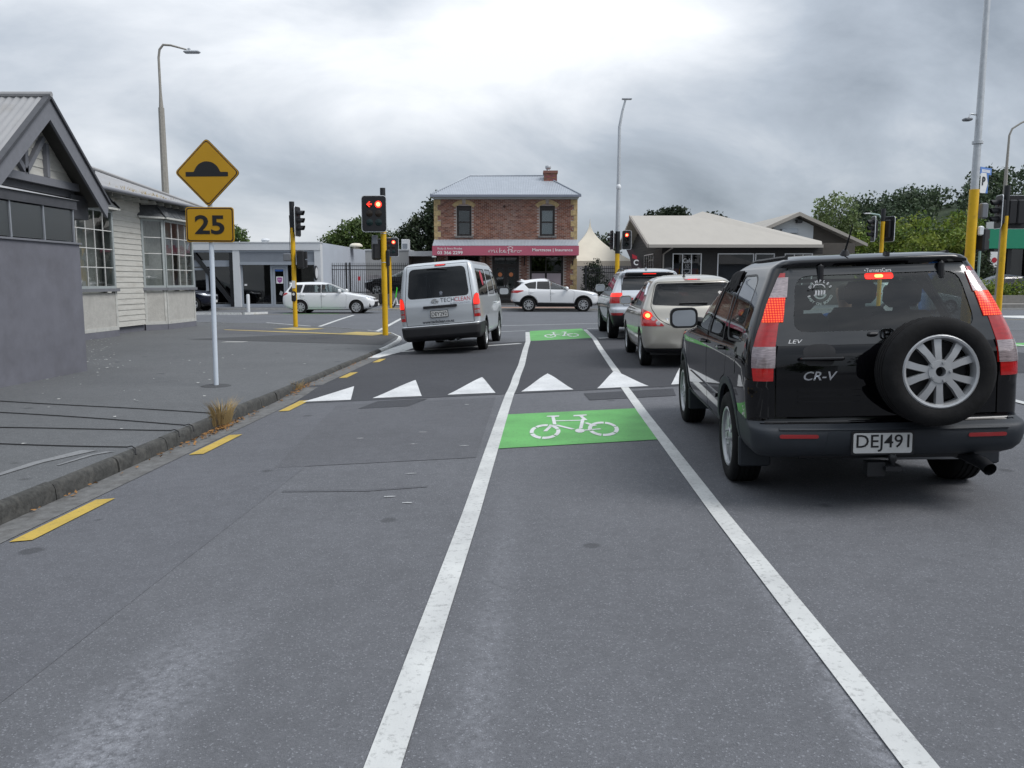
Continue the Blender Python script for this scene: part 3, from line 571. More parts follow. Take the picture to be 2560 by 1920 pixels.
# paving in front of the brick building (rows of red pavers) and tactile pads
pv = thing('paved_strip', 'red brick paving in front of the brick building', None, kind='structure')
me = MB().box(-.145, .145, -.24, .24, 0, .02).build('paver', 'paver', pv); me.location = (-4.4, 43.0, FZ + .001); k = 0
for r in range(4):
    for q in range(28):
        if r == 0 and q == 0: continue
        o = me.copy(); C.objects.link(o); o.location = (-4.4 + q * .3 + (.15 if r % 2 else 0), 43.0 + r * .5, FZ + .001 + random.uniform(0, .004))
for x in (-6.6, -6.0, -5.4): MB().box(x - .28, x + .28, 42.66, 43.1, FZ + .002, FZ + .012).build('tactile_pad', 'tactile_yellow', pv)
for x in (-.3, .6, 1.5, 2.4, 3.3): MB().box(x - .42, x + .42, 42.62, 42.74, FZ + .002, FZ + .02).build('tactile_pad', 'kerb_grey', pv)
# ================================================================== vehicles
def dotmat():
    m, nt, p = newmat('tail_dots'); L = nt.links.new; t = nt.nodes.new('ShaderNodeTexCoord'); v = nt.nodes.new('ShaderNodeTexVoronoi'); v.inputs['Scale'].default_value = 62; v.inputs['Randomness'].default_value = 0
    mp_ = nt.nodes.new('ShaderNodeMapping'); mp_.inputs['Scale'].default_value = (1, 0, 1); L(t.outputs['Object'], mp_.inputs[0]); L(mp_.outputs[0], v.inputs['Vector'])
    r = nt.nodes.new('ShaderNodeValToRGB'); L(v.outputs['Distance'], r.inputs[0]); a, b = r.color_ramp.elements; a.position = .12; a.color = (1, .17, .03, 1); b.position = .42; b.color = (.38, .006, .005, 1)
    L(r.outputs[0], p.inputs['Emission Color']); p.inputs['Emission Strength'].default_value = .9; p.inputs['Base Color'].default_value = (.3, .01, .01, 1); p.inputs['Roughness'].default_value = .2
dotmat()
def pchip(tab):
    xs = [t[0] for t in tab]; ys = [t[1] for t in tab]; n = len(xs); h = [xs[i + 1] - xs[i] for i in range(n - 1)]; d = [(ys[i + 1] - ys[i]) / h[i] for i in range(n - 1)]
    m = [d[0]] + [0 if d[i - 1] * d[i] <= 0 else 3 * (h[i - 1] + h[i]) / ((2 * h[i] + h[i - 1]) / d[i - 1] + (h[i] + 2 * h[i - 1]) / d[i]) for i in range(1, n - 1)] + [d[-1]]
    def f(x):
        if x <= xs[0]: return ys[0]
        if x >= xs[-1]: return ys[-1]
        i = 0
        while x > xs[i + 1]: i += 1
        t = (x - xs[i]) / h[i]
        return (1 + 2 * t) * (1 - t) ** 2 * ys[i] + t * (1 - t) ** 2 * h[i] * m[i] + t * t * (3 - 2 * t) * ys[i + 1] + t * t * (t - 1) * h[i] * m[i + 1]
    return f
def loft(s):
    fR, fF, fW = pchip(s['yR']), pchip(s['yF']), pchip(s['W']); z0, z1 = s['W'][0][0], s['W'][-1][0]
    zs = set(round(z0 + (z1 - z0) * i / 40, 4) for i in range(41)) | set(z1 - d for d in (.002, .005, .01, .016, .024, .035, .05)) | set(t[0] for t in s['yR'] if z0 <= t[0] <= z1)
    zs = sorted(zs); zl = [zs[0]]
    for z in zs[1:]:
        if z - zl[-1] > .0018: zl.append(z)
    tp = pchip(s.get('taper', [(-3, 1), (5, 1)])); rings = []
    for z in zl:
        yR, yF, w = fR(z), fF(z), fW(z); rR = min(s.get('rR', .12), w * .5, (yF - yR) * .2); rF = min(s.get('rF', .3), w * .6, (yF - yR) * .3); bR = s.get('bR', .05); bF = s.get('bF', .12); half = []
        for i in range(9):
            x = (w - rR) * i / 8; half.append((x, yR + bR * (x / w) ** 2))
        yc = yR + bR * ((w - rR) / w) ** 2
        for i in range(1, 7):
            a = R(90 * i / 6); half.append((w - rR + rR * math.sin(a), yc + rR * (1 - math.cos(a))))
        yS, yE = yc + rR, yF - bF * ((w - rF) / w) ** 2 - rF
        for i in range(1, 27): half.append((w, yS + (yE - yS) * i / 27))
        for i in range(0, 7):
            a = R(90 * i / 6); half.append((w - rF + rF * math.cos(a), yE + rF * math.sin(a)))
        for i in range(1, 6):
            x = (w - rF) * (1 - i / 5); half.append((x, yF - bF * (x / w) ** 2))
        half = [(x * tp(y), y) for x, y in half]
        ring = half + [(-x, y) for x, y in reversed(half[1:-1])]
        rings.append([(x, y, z) for x, y in ring])
    co = [p for r in rings for p in r]; n = len(rings[0]); m = len(rings); F = [(a * n + i, a * n + (i + 1) % n, (a + 1) * n + (i + 1) % n, (a + 1) * n + i) for a in range(m - 1) for i in range(n)]
    for r, fl in ((m - 1, False), (0, True)):
        c = len(co); co.append((0, sum(p[1] for p in rings[r]) / n, rings[r][0][2]))
        for i in range(n): a, b = r * n + i, r * n + (i + 1) % n; F.append((b, a, c) if fl else (a, b, c))
    return Shell(co, F)
class Shell:
    """open polygon soup with shared vertices and smooth normals that outlines can be cut into"""
    def __init__(s, co, F):
        me = bpy.data.meshes.new('tmp'); me.from_pydata(co, [], F); me.update(); fixn(me); nv = len(co)
        cc = np.empty(nv * 3, np.float32); me.vertices.foreach_get('co', cc); nn = np.empty(nv * 3, np.float32); me.vertices.foreach_get('normal', nn)
        s.co = [tuple(map(float, v)) for v in cc.reshape(-1, 3)]; s.nr = [tuple(map(float, v)) for v in nn.reshape(-1, 3)]
        K = 120000; s.f = []; s.n = 0; s.lab = np.zeros(K, int); s.bb = np.zeros((K, 6)); s.fn = np.zeros((K, 3)); s.live = np.zeros(K, bool)
        for p in me.polygons: s.push(list(p.vertices), tuple(p.normal), 0)
        bpy.data.meshes.remove(me)
    def push(s, vs, fn, lab):
        P = [s.co[i] for i in vs]; k = s.n; s.f.append(vs); s.n += 1; s.lab[k] = lab; s.fn[k] = fn; s.live[k] = True
        xs = [p[0] for p in P]; ys = [p[1] for p in P]; zs = [p[2] for p in P]; s.bb[k] = (min(xs), min(ys), min(zs), max(xs), max(ys), max(zs)); return k
    def cen(s, k):
        P = [s.co[i] for i in s.f[k]]; n = len(P); return Vector((sum(p[0] for p in P) / n, sum(p[1] for p in P) / n, sum(p[2] for p in P) / n))
    def free(s): pass
def cut(S, poly, axis, val, only=None, nmin=.12, lim=None):
    """cut the outline into the shell (L/R sides: poly in y,z; B rear / F front: x,z) and label the faces inside"""
    a, b = (1, 2) if axis in 'LR' else (0, 2); k = {'L': 0, 'R': 0, 'B': 1, 'F': 1}[axis]; sg = {'L': -1, 'R': 1, 'B': -1, 'F': 1}[axis]
    u0, u1 = min(p[0] for p in poly) - .002, max(p[0] for p in poly) + .002; w0, w1 = min(p[1] for p in poly) - .002, max(p[1] for p in poly) + .002
    n = S.n; bb = S.bb[:n]
    msk = S.live[:n] & (S.fn[:n, k] * sg >= nmin) & (bb[:, a + 3] >= u0) & (bb[:, a] <= u1) & (bb[:, b + 3] >= w0) & (bb[:, b] <= w1)
    F = [int(i) for i in np.nonzero(msk)[0] if lim is None or lim(S.cen(i))]; e = .0005; co = S.co
    for i in range(len(poly)):
        p, q = poly[i], poly[(i + 1) % len(poly)]
        l0, l1, h0, h1 = min(p[0], q[0]) - e, min(p[1], q[1]) - e, max(p[0], q[0]) + e, max(p[1], q[1]) + e
        nx, ny = -(q[1] - p[1]), q[0] - p[0]; L = math.hypot(nx, ny)
        if L < 1e-7: continue
        nx /= L; ny /= L; d0 = nx * p[0] + ny * p[1]; cache = {}; out = []
        for f in F:
            B_ = S.bb[f]
            if B_[a + 3] < l0 or B_[a] > h0 or B_[b + 3] < l1 or B_[b] > h1: out.append(f); continue
            vs = S.f[f]; ds = [nx * co[v][a] + ny * co[v][b] - d0 for v in vs]
            if max(ds) < 1e-6 or min(ds) > -1e-6: out.append(f); continue
            P1 = []; P2 = []; m = len(vs)
            for j in range(m):
                v, w = vs[j], vs[(j + 1) % m]; dv, dw = ds[j], ds[(j + 1) % m]
                if dv >= 0: P1.append(v)
                if dv <= 0: P2.append(v)
                if (dv > 0 and dw < 0) or (dv < 0 and dw > 0):
                    key = (min(v, w), max(v, w)); c = cache.get(key)
                    if c is None:
                        t = dv / (dv - dw); A, Bv = co[v], co[w]; c = len(co); co.append(tuple(A[x] + (Bv[x] - A[x]) * t for x in range(3)))
                        nn = [S.nr[v][x] + (S.nr[w][x] - S.nr[v][x]) * t for x in range(3)]; ln = math.sqrt(sum(x * x for x in nn)) or 1; S.nr.append(tuple(x / ln for x in nn)); cache[key] = c
                    P1.append(c); P2.append(c)
            S.live[f] = False
            for P in (P1, P2):
                if len(P) > 2: out.append(S.push(P, tuple(S.fn[f]), S.lab[f]))
        F = out
    for f in F:
        c = S.cen(f)
        if inpoly(c[a], c[b], poly) and (only is None or S.lab[f] in only): S.lab[f] = val
def extract(S, lab, name, material, parent, off=0, thick=.02, xf=None, flt=None):
    n = S.n; FI = np.nonzero(S.live[:n] & np.isin(S.lab[:n], lab if isinstance(lab, (list, tuple)) else [lab]))[0]
    if not len(FI): return None
    idx = {}; vs = []; ns = []; fs = []; cnt = {}
    for f in FI:
        r = []
        for v in S.f[f]:
            if v not in idx: idx[v] = len(vs); N = Vector(S.nr[v]); vs.append(Vector(S.co[v]) + N * off); ns.append(N)
            r.append(idx[v])
        fs.append(r)
        if thick:
            m = len(r)
            for j in range(m):
                x, y = r[j], r[(j + 1) % m]; kk = (min(x, y), max(x, y)); cnt[kk] = None if kk in cnt else (x, y)
    rim = [e_ for e_ in cnt.values() if e_] if thick else []
    for x, y in rim:
        A, Bv, nA, nB = vs[x], vs[y], ns[x], ns[y]; o = len(vs); na = (Bv - A).cross(nA); na = na.normalized() if na.length > 1e-9 else nA.copy()
        vs += [A.copy(), Bv.copy(), Bv - nB * thick, A - nA * thick]; ns += [na.copy() for _ in range(4)]; fs.append([o + 1, o, o + 3, o + 2])
    if xf is not None: vs = [xf @ v for v in vs]; ns = [(xf.to_3x3() @ n_).normalized() for n_ in ns]
    me = bpy.data.meshes.new(name); me.from_pydata([tuple(v) for v in vs], [], fs); me.polygons.foreach_set('use_smooth', [True] * len(fs)); me.update()
    me.normals_split_custom_set_from_vertices([tuple(n_) for n_ in ns])
    return link(name, me, material, parent)
WHEELS = {}
def wheel_mesh(key):
    """tyre and rim meshes, axis local x (outer face towards +x)"""
    if key in WHEELS: return WHEELS[key]
    style, Rt, w, Rr = key; h = w / 2
    t = MB(); prof = [(Rr, -h * .86), (Rr + .02, -h * .97), ((Rt + Rr) / 2, -h * 1.02), (Rt - .025, -h * .95), (Rt - .006, -h * .8)]
    for g in (-.52, -.18, .18, .52): prof += [(Rt, h * (g - .07) * 1.0), (Rt - .008, h * (g - .045)), (Rt - .008, h * (g + .045)), (Rt, h * (g + .07))]
    prof += [(Rt - .006, h * .8), (Rt - .025, h * .95), ((Rt + Rr) / 2, h * 1.02), (Rr + .02, h * .97), (Rr, h * .86), (Rr - .012, h * .7), (Rr - .03, h * .3), (Rr - .03, -h * .7)]
    t.lathe(prof, 48, closed=True); tm = mesh_only(t, 'tyre', 'tyre', 35)
    r = MB(); r.lathe([(Rr + .004, h * .88), (Rr - .004, h * .93), (Rr - .016, h * .9), (Rr - .022, h * .74), (Rr - .03, h * .2), (Rr - .03, -h * .8)], 48)
    d = .9 * h
    def spoke(a, r0, r1, w0, w1, x0, x1, tw=0, th=.03):
        vs = []
        for rr, ww, xx, ta in ((r0, w0, x0, a), ((r0 + r1) / 2, (w0 + w1) / 2 * .92, x0 + (x1 - x0) * .3 + .006, a + tw * .5), (r1, w1, x1, a + tw)):
            c, s_ = math.cos(ta), math.sin(ta)
            for dx, k in ((0, -1), (0, 1), (-th, 1.15), (-th, -1.15)): vs.append((xx + dx, rr * c - k * ww / 2 * s_, rr * s_ + k * ww / 2 * c))
        r.add(vs, [(0, 1, 5, 4), (1, 2, 6, 5), (2, 3, 7, 6), (3, 0, 4, 7), (4, 5, 9, 8), (5, 6, 10, 9), (6, 7, 11, 10), (7, 4, 8, 11)])
    ns, tw, sp, wi = {'pairs5': (5, 0, 14.5, .062), 'ten': (10, 0, 0, .034), 'cover': (8, .55, 0, .062), 'five': (5, 0, 0, .085), 'seven': (7, 0, 0, .05), 'steel': (12, 0, 0, .06)}[style]
    for k in range(ns):
        a = 2 * math.pi * k / ns + math.pi / 2
        if style == 'pairs5':
            for q in (-1, 1): spoke(a + q * R(11.5), .045, Rr - .012, .038, .046, d - .012, d - .022, q * R(5))
        else: spoke(a, .05, Rr - .014, wi * .8, wi * 1.15, d - .01, d - .02, tw)
    r.lathe([(.0, d - .008), (.035, d - .008), (.042, d - .004), (.078, d - .006), (.09, d - .03), (.088, d - .05)] if style != 'pairs5' else [(.030, d - .05), (.030, d - .004), (.070, d - .006), (.078, d - .03)], 24)
    for k in range(5):
        a = 2 * math.pi * (k + .5) / 5 + math.pi / 2; m_ = Matrix.Translation((d - .008, .057 * math.cos(a), .057 * math.sin(a))); r.lathe([(0, .012), (.009, .012), (.011, 0)], 8, m_)
    rm = mesh_only(r, 'rim', 'rim', 30)
    b = MB(); b.lathe([(0, -h * .1), (Rr - .028, -h * .1)], 24); bm_ = mesh_only(b, 'hub_backing', 'rim_dark', None)
    WHEELS[key] = (tm, rm, bm_); return WHEELS[key]
def mesh_only(mb, name, material, smooth):
    o = mb.build(name, material, smooth=smooth); me = o.data; bpy.data.objects.remove(o); return me
def add_wheel(root, key, loc, side, name='wheel', rot=None, spin=0):
    w = bpy.data.objects.new(name, None); C.objects.link(w); w.parent = root; w.location = loc; w.empty_display_size = .1
    w.rotation_euler = rot or (R(spin), 0, 0 if side > 0 else math.pi)
    tm, rm, bk = wheel_mesh(key)
    link('tyre', tm, None, w); link('rim', rm, None, w); link('hub_backing', bk, None, w); return w
SEATS = {}
def seat_mesh(lo=False):
    if 's' not in SEATS:
        s = MB(); s.bev(-.25, .25, -.05, .5, .28, .5, .05); m = Matrix.Translation((0, -.08, .42)) @ Matrix.Rotation(R(14), 4, 'X')
        s.bev(-.24, .24, -.08, .06, 0, .62, .05, m); s.bev(-.13, .13, -.06, .05, .66, .84, .04, m); s.box(-.05, .05, -.01, .01, .6, .7, m); SEATS['s'] = mesh_only(s, 'seat', 'seat', 40)
    return SEATS['s']
def build_car(s):
    T = thing(s['name'], s['label'], s['cat'], (*s['loc'], s.get('z', rz(*s['loc']))), -s.get('yaw', 0), s.get('group'))
    rx, ry, rot = s.get('pitch', 0), s.get('roll', 0), -s.get('yaw', 0)
    T.rotation_euler = (R(rx), R(ry), R(rot))
    bm = loft(s); xf = Matrix.Translation((0, 0, .45)) @ Matrix.Rotation(R(s.get('lean', 0)), 4, 'Y') @ Matrix.Translation((0, 0, -.45)); nid = [10]; jobs = []
    Rt, wb, ra = s['Rt'], s['wb'], s['ra']
    cuts = list(s['cuts'])
    arch = [c for y in (0, wb) for c in [('flare', s.get('flare', None), 'S', circ(y, Rt + .01, ra + .055, 28), .008, .03)] if s.get('flare')]
    arch += [(None, None, 'S', circ(y, Rt + .01, ra, 28), 0, 0) for y in (0, wb)]
    for c in cuts + arch:
        name, mtl, ax, poly, off, th = c[:6]; kw = c[6] if len(c) > 6 else {}
        for a in (('L', 'R') if ax == 'S' else (ax,)):
            def doit(p, lab, only=None): cut(bm, p, a, lab, set() if kw.get('score') else kw.get('only'), kw.get('nmin', .12), kw.get('lim'))
            ring = kw.get('ring')
            if ring:
                doit(poly, (nid[0] if ring[1] else 1))
                if ring[1]: jobs.append((nid[0], ring[1], ring[2], ring[3] if len(ring) > 3 else 0, .015, None)); nid[0] += 1
                p2 = inset(poly, ring[0])
            else: p2 = poly
            lab = nid[0] if name else 1; nid[0] += 1; doit(p2, lab)
            if name and not kw.get('score'): jobs.append((lab, name, mtl, off, th, kw.get('child')))
    body = extract(bm, 0, 'body', s['paint'], T, 0, .02, xf); parts = {}; plist = {}
    def side(l):
        k_ = np.nonzero(bm.live[:bm.n] & (bm.lab[:bm.n] == l))[0]; return float(np.mean(bm.bb[k_, 0] + bm.bb[k_, 3])) if len(k_) else 0
    for lab, name, mtl, off, th, child in jobs:
        labs = [lab] + [j_[0] for j_ in jobs if j_[5] == name and side(j_[0]) * side(lab) > 0]
        o = extract(bm, labs, name, mtl, T, off, th, xf)
        if not o: continue
        if child and plist.get(child): cx = sum(v.co.x for v in o.data.vertices) / len(o.data.vertices); o.parent = min(plist[child], key=lambda q: abs(q[1] - cx))[0]
        plist.setdefault(name, []).append((o, sum(v.co.x for v in o.data.vertices) / len(o.data.vertices)))
        if name not in parts: parts[name] = o
    bm.free(); tr = s['tr']
    # wheels, wells, floor, seats
    for y in (0, wb):
        for sd in (-1, 1):
            add_wheel(T, (s['rimstyle'], Rt, s.get('tw', .21), s['Rr']), (sd * tr, y, Rt - .006), sd, spin=random.uniform(0, 70))
    hw = s['W'][len(s['W']) // 3][1]
    u = MB(); zb_ = s['W'][0][0]; u.box(-hw + .12, hw - .12, -.45, wb + .45, zb_ - .03, zb_ + .07)
    for y in (0, wb):
        for sd in (-1, 1):
            pr = [(y + (ra + .03) * math.cos(R(t)), Rt + (ra + .03) * math.sin(R(t))) for t in range(-10, 191, 20)]; x0, x1 = sd * (hw - .33), sd * (hw - .02)
            n = len(pr); u.add([(x, p[0], max(p[1], .28)) for x in (x0, x1) for p in pr], [(i, i + 1, n + i + 1, n + i) for i in range(n - 1)] + [tuple(range(n))])
    und = u.build('underbody', 'interior', T); und.data.transform(xf)
    z0 = s.get('floor', .33)
    for y in s.get('seats', (.15, 1.15)):
        for x in (-.37, .37): o = link('seat', seat_mesh(), None, T, (x, y, z0 - .2)); 
    d = MB(); d.bev(-hw + .16, hw - .16, s['dash'] - .15, s['dash'] + .4, .55, s.get('dashz', .95), .06); d.build('dashboard', 'interior', T)
    sw = MB(); m_ = Matrix.Translation((.37, s['dash'] - .28, s.get('dashz', .95) - .06)) @ Matrix.Rotation(R(-65), 4, 'X')
    sw.tube([m_ @ Vector((.18 * math.cos(t), .18 * math.sin(t), 0)) for t in [i * math.pi / 10 for i in range(21)]], .014, 6, False); sw.tube([m_ @ Vector((-.18, 0, 0)), m_ @ Vector((.18, 0, 0))], .012, 6); sw.build('steering_wheel', 'interior', T, 50)
    bpy.context.view_layer.update()
    for o in T.children:
        if o.name.split('.')[0] in ('seat', 'dashboard', 'steering_wheel') and s.get('lean'): o.matrix_local = xf @ o.matrix_local
    return T, parts, body, xf
def mirror_part(T, x, y, z, sz=1.0, paint='plastic_black', xf=None):
    """door mirror: shell, glass, arm"""
    sd = -1 if x < 0 else 1; W_, H_ = .115 * sz, .085 * sz
    sh = MB(); n = 14; prof = rrect(-W_, W_, -H_, H_, .05 * sz, 3)
    m = Matrix.Translation((x + sd * .14 * sz, y, z)); rings = [(1, 0), (1.03, .03), (.9, .08), (.55, .12), (.15, .135)]
    vs = []; k = len(prof)
    for sc_, dy in rings: vs += [m @ Vector((p[0] * sc_, dy * sz, p[1] * sc_)) for p in prof]
    fs = [(i * k + j, i * k + (j + 1) % k, (i + 1) * k + (j + 1) % k, (i + 1) * k + j) for i in range(len(rings) - 1) for j in range(k)] + [tuple(range((len(rings) - 1) * k, len(rings) * k))]
    vs2 = [m @ Vector((p[0], 0, p[1])) for p in prof] + [m @ Vector((p[0] * .86, 0, p[1] * .84)) for p in prof] + [m @ Vector((p[0] * .85, .035, p[1] * .83)) for p in prof]
    sh.add(vs, fs); sh.add(vs2, [(i * k + j, i * k + (j + 1) % k, (i + 1) * k + (j + 1) % k, (i + 1) * k + j) for i in range(2) for j in range(k)])
    o = sh.build('mirror', paint, T, 40)
    ar = MB(); ar.tube([(x - sd * .02, y + .05, z - .04), (x + sd * .05, y + .05, z - .03)], .035 * sz, 8); a = ar.build('mirror_arm', 'plastic_black', o, 40)
    g = MB(); g.add([m @ Vector((p[0] * .84, .018 + sd * .10 * p[0] + .12 * p[1], p[1] * .82)) for p in prof], [tuple(range(k))]); gl = g.build('mirror_glass', 'glass_mirror', o)
    if xf is not None: o.data.transform(xf); a.data.transform(xf); gl.data.transform(xf)
    return o
def plate_part(T, txt, loc, w=.36, h=.125, tilt=8, xf=None, roty=0):
    b = MB(); b.prism(rrect(-w / 2 - .012, w / 2 + .012, -h / 2 - .012, h / 2 + .012, .012, 2), .008); o = b.build('number_plate_frame', 'plastic_black', T, loc=loc)
    o.rotation_euler = (R(tilt), R(roty), 0)
    if xf is not None: o.matrix_local = xf @ o.matrix_local
    p = MB(); p.prism(rrect(-w / 2, w / 2, -h / 2, h / 2, .012, 2), .004); q = p.build('number_plate', 'plate', o, loc=(0, -.003, 0))
    words('plate_characters', txt, h * .92, 'plate_ink', o, (0, -.0045, 0), width=w * .90, bold=.0006, extrude=.0008)
    return o
def handle_part(T, x, y, z, mt='plastic_black', sd=-1, parent=None, xf=None, w=.2):
    h = MB(); h.tube([(x, y - w / 2, z), (x + sd * .035, y - w / 2 + .03, z), (x + sd * .04, y, z + .004), (x + sd * .035, y + w / 2 - .03, z), (x, y + w / 2, z)], .014, 6); o = h.build('door_handle', mt, parent or T, 40)
    if xf is not None: o.data.transform(xf)
    return o
def surf(body, axis, a, b, far=3):
    """point on the shell hit by a ray along an axis, in car coordinates"""
    dg = None
    o, d = {'B': ((a, -far, b), (0, 1, 0)), 'L': ((-far, a, b), (1, 0, 0)), 'R': ((far, a, b), (-1, 0, 0)), 'T': ((a, b, far), (0, 0, -1))}[axis]
    from mathutils.bvhtree import BVHTree
    bv = getattr(surf, 'cache', {}).get(body.name)
    if bv is None:
        bm = bmesh.new(); bm.from_mesh(body.data); bv = BVHTree.FromBMesh(bm); bm.free(); surf.cache = {body.name: bv}
    h = bv.ray_cast(Vector(o), Vector(d)); return h[0], h[1]
# seated person, one continuous skinned body
def person_mesh(shirt):
    sk = {'pel': ((0, 0, .10), .15), 'waist': ((0, -.03, .28), .145), 'chest': ((0, -.06, .46), .165), 'neckb': ((0, -.07, .60), .075), 'neck': ((0, -.055, .67), .06), 'head': ((0, -.03, .76), .095), 'top': ((0, -.035, .86), .07),
          'sl': ((-.19, -.06, .53), .07), 'el': ((-.25, .10, .31), .05), 'wl': ((-.16, .34, .40), .036), 'hl': ((-.13, .43, .44), .04), 'sr': ((.19, -.06, .53), .07), 'er': ((.25, .10, .31), .05), 'wr': ((.16, .34, .40), .036), 'hr': ((.13, .43, .44), .04),
          'kl': ((-.12, .45, .14), .085), 'al': ((-.12, .60, -.20), .05), 'kr': ((.12, .45, .14), .085), 'ar': ((.12, .60, -.20), .05)}
    ks = list(sk); E_ = [('pel', 'waist'), ('waist', 'chest'), ('chest', 'neckb'), ('neckb', 'neck'), ('neck', 'head'), ('head', 'top'), ('chest', 'sl'), ('sl', 'el'), ('el', 'wl'), ('wl', 'hl'), ('chest', 'sr'), ('sr', 'er'), ('er', 'wr'), ('wr', 'hr'), ('pel', 'kl'), ('kl', 'al'), ('pel', 'kr'), ('kr', 'ar')]
    me = bpy.data.meshes.new('person'); me.from_pydata([sk[k][0] for k in ks], [(ks.index(a), ks.index(b)) for a, b in E_], []); o = bpy.data.objects.new('person', me); C.objects.link(o)
    md = o.modifiers.new('skin', 'SKIN'); 
    if not me.skin_vertices: 
        bm = bmesh.new(); bm.from_mesh(me); bm.verts.layers.skin.verify(); bm.to_mesh(me); bm.free()
    for i, k in enumerate(ks): me.skin_vertices[0].data[i].radius = (sk[k][1], sk[k][1] * (.72 if k in ('chest', 'waist', 'pel') else 1)); me.skin_vertices[0].data[i].use_root = (k == 'pel')
    o.modifiers.new('sub', 'SUBSURF').levels = 2; o.modifiers['sub'].render_levels = 2
    dg = bpy.context.evaluated_depsgraph_get(); m2 = bpy.data.meshes.new_from_object(o.evaluated_get(dg)); bpy.data.objects.remove(o)
    m2.materials.clear()
    for n_ in (shirt, 'skin', 'hair', 'cloth_grey'): m2.materials.append(M[n_])
    for p in m2.polygons:
        c = p.center; p.use_smooth = True
        p.material_index = 0
        if c.z > .63: p.material_index = 2 if (c.z > .80 or c.y < -.06) and c.z > .70 else 1
        elif c.y > .30 and c.z > .33: p.material_index = 1
        elif c.z < .18: p.material_index = 3
    return m2
def driver(shirt, label, T, x, y, z):
    o = link('person', person_mesh(shirt), None); bpy.context.view_layer.update()
    o.matrix_world = T.matrix_world @ Matrix.Translation((x, y, z)); return tag(o, label, 'person', 'drivers in the cars')
BLK = 'plastic_black'
def trapz(*p): return list(p)

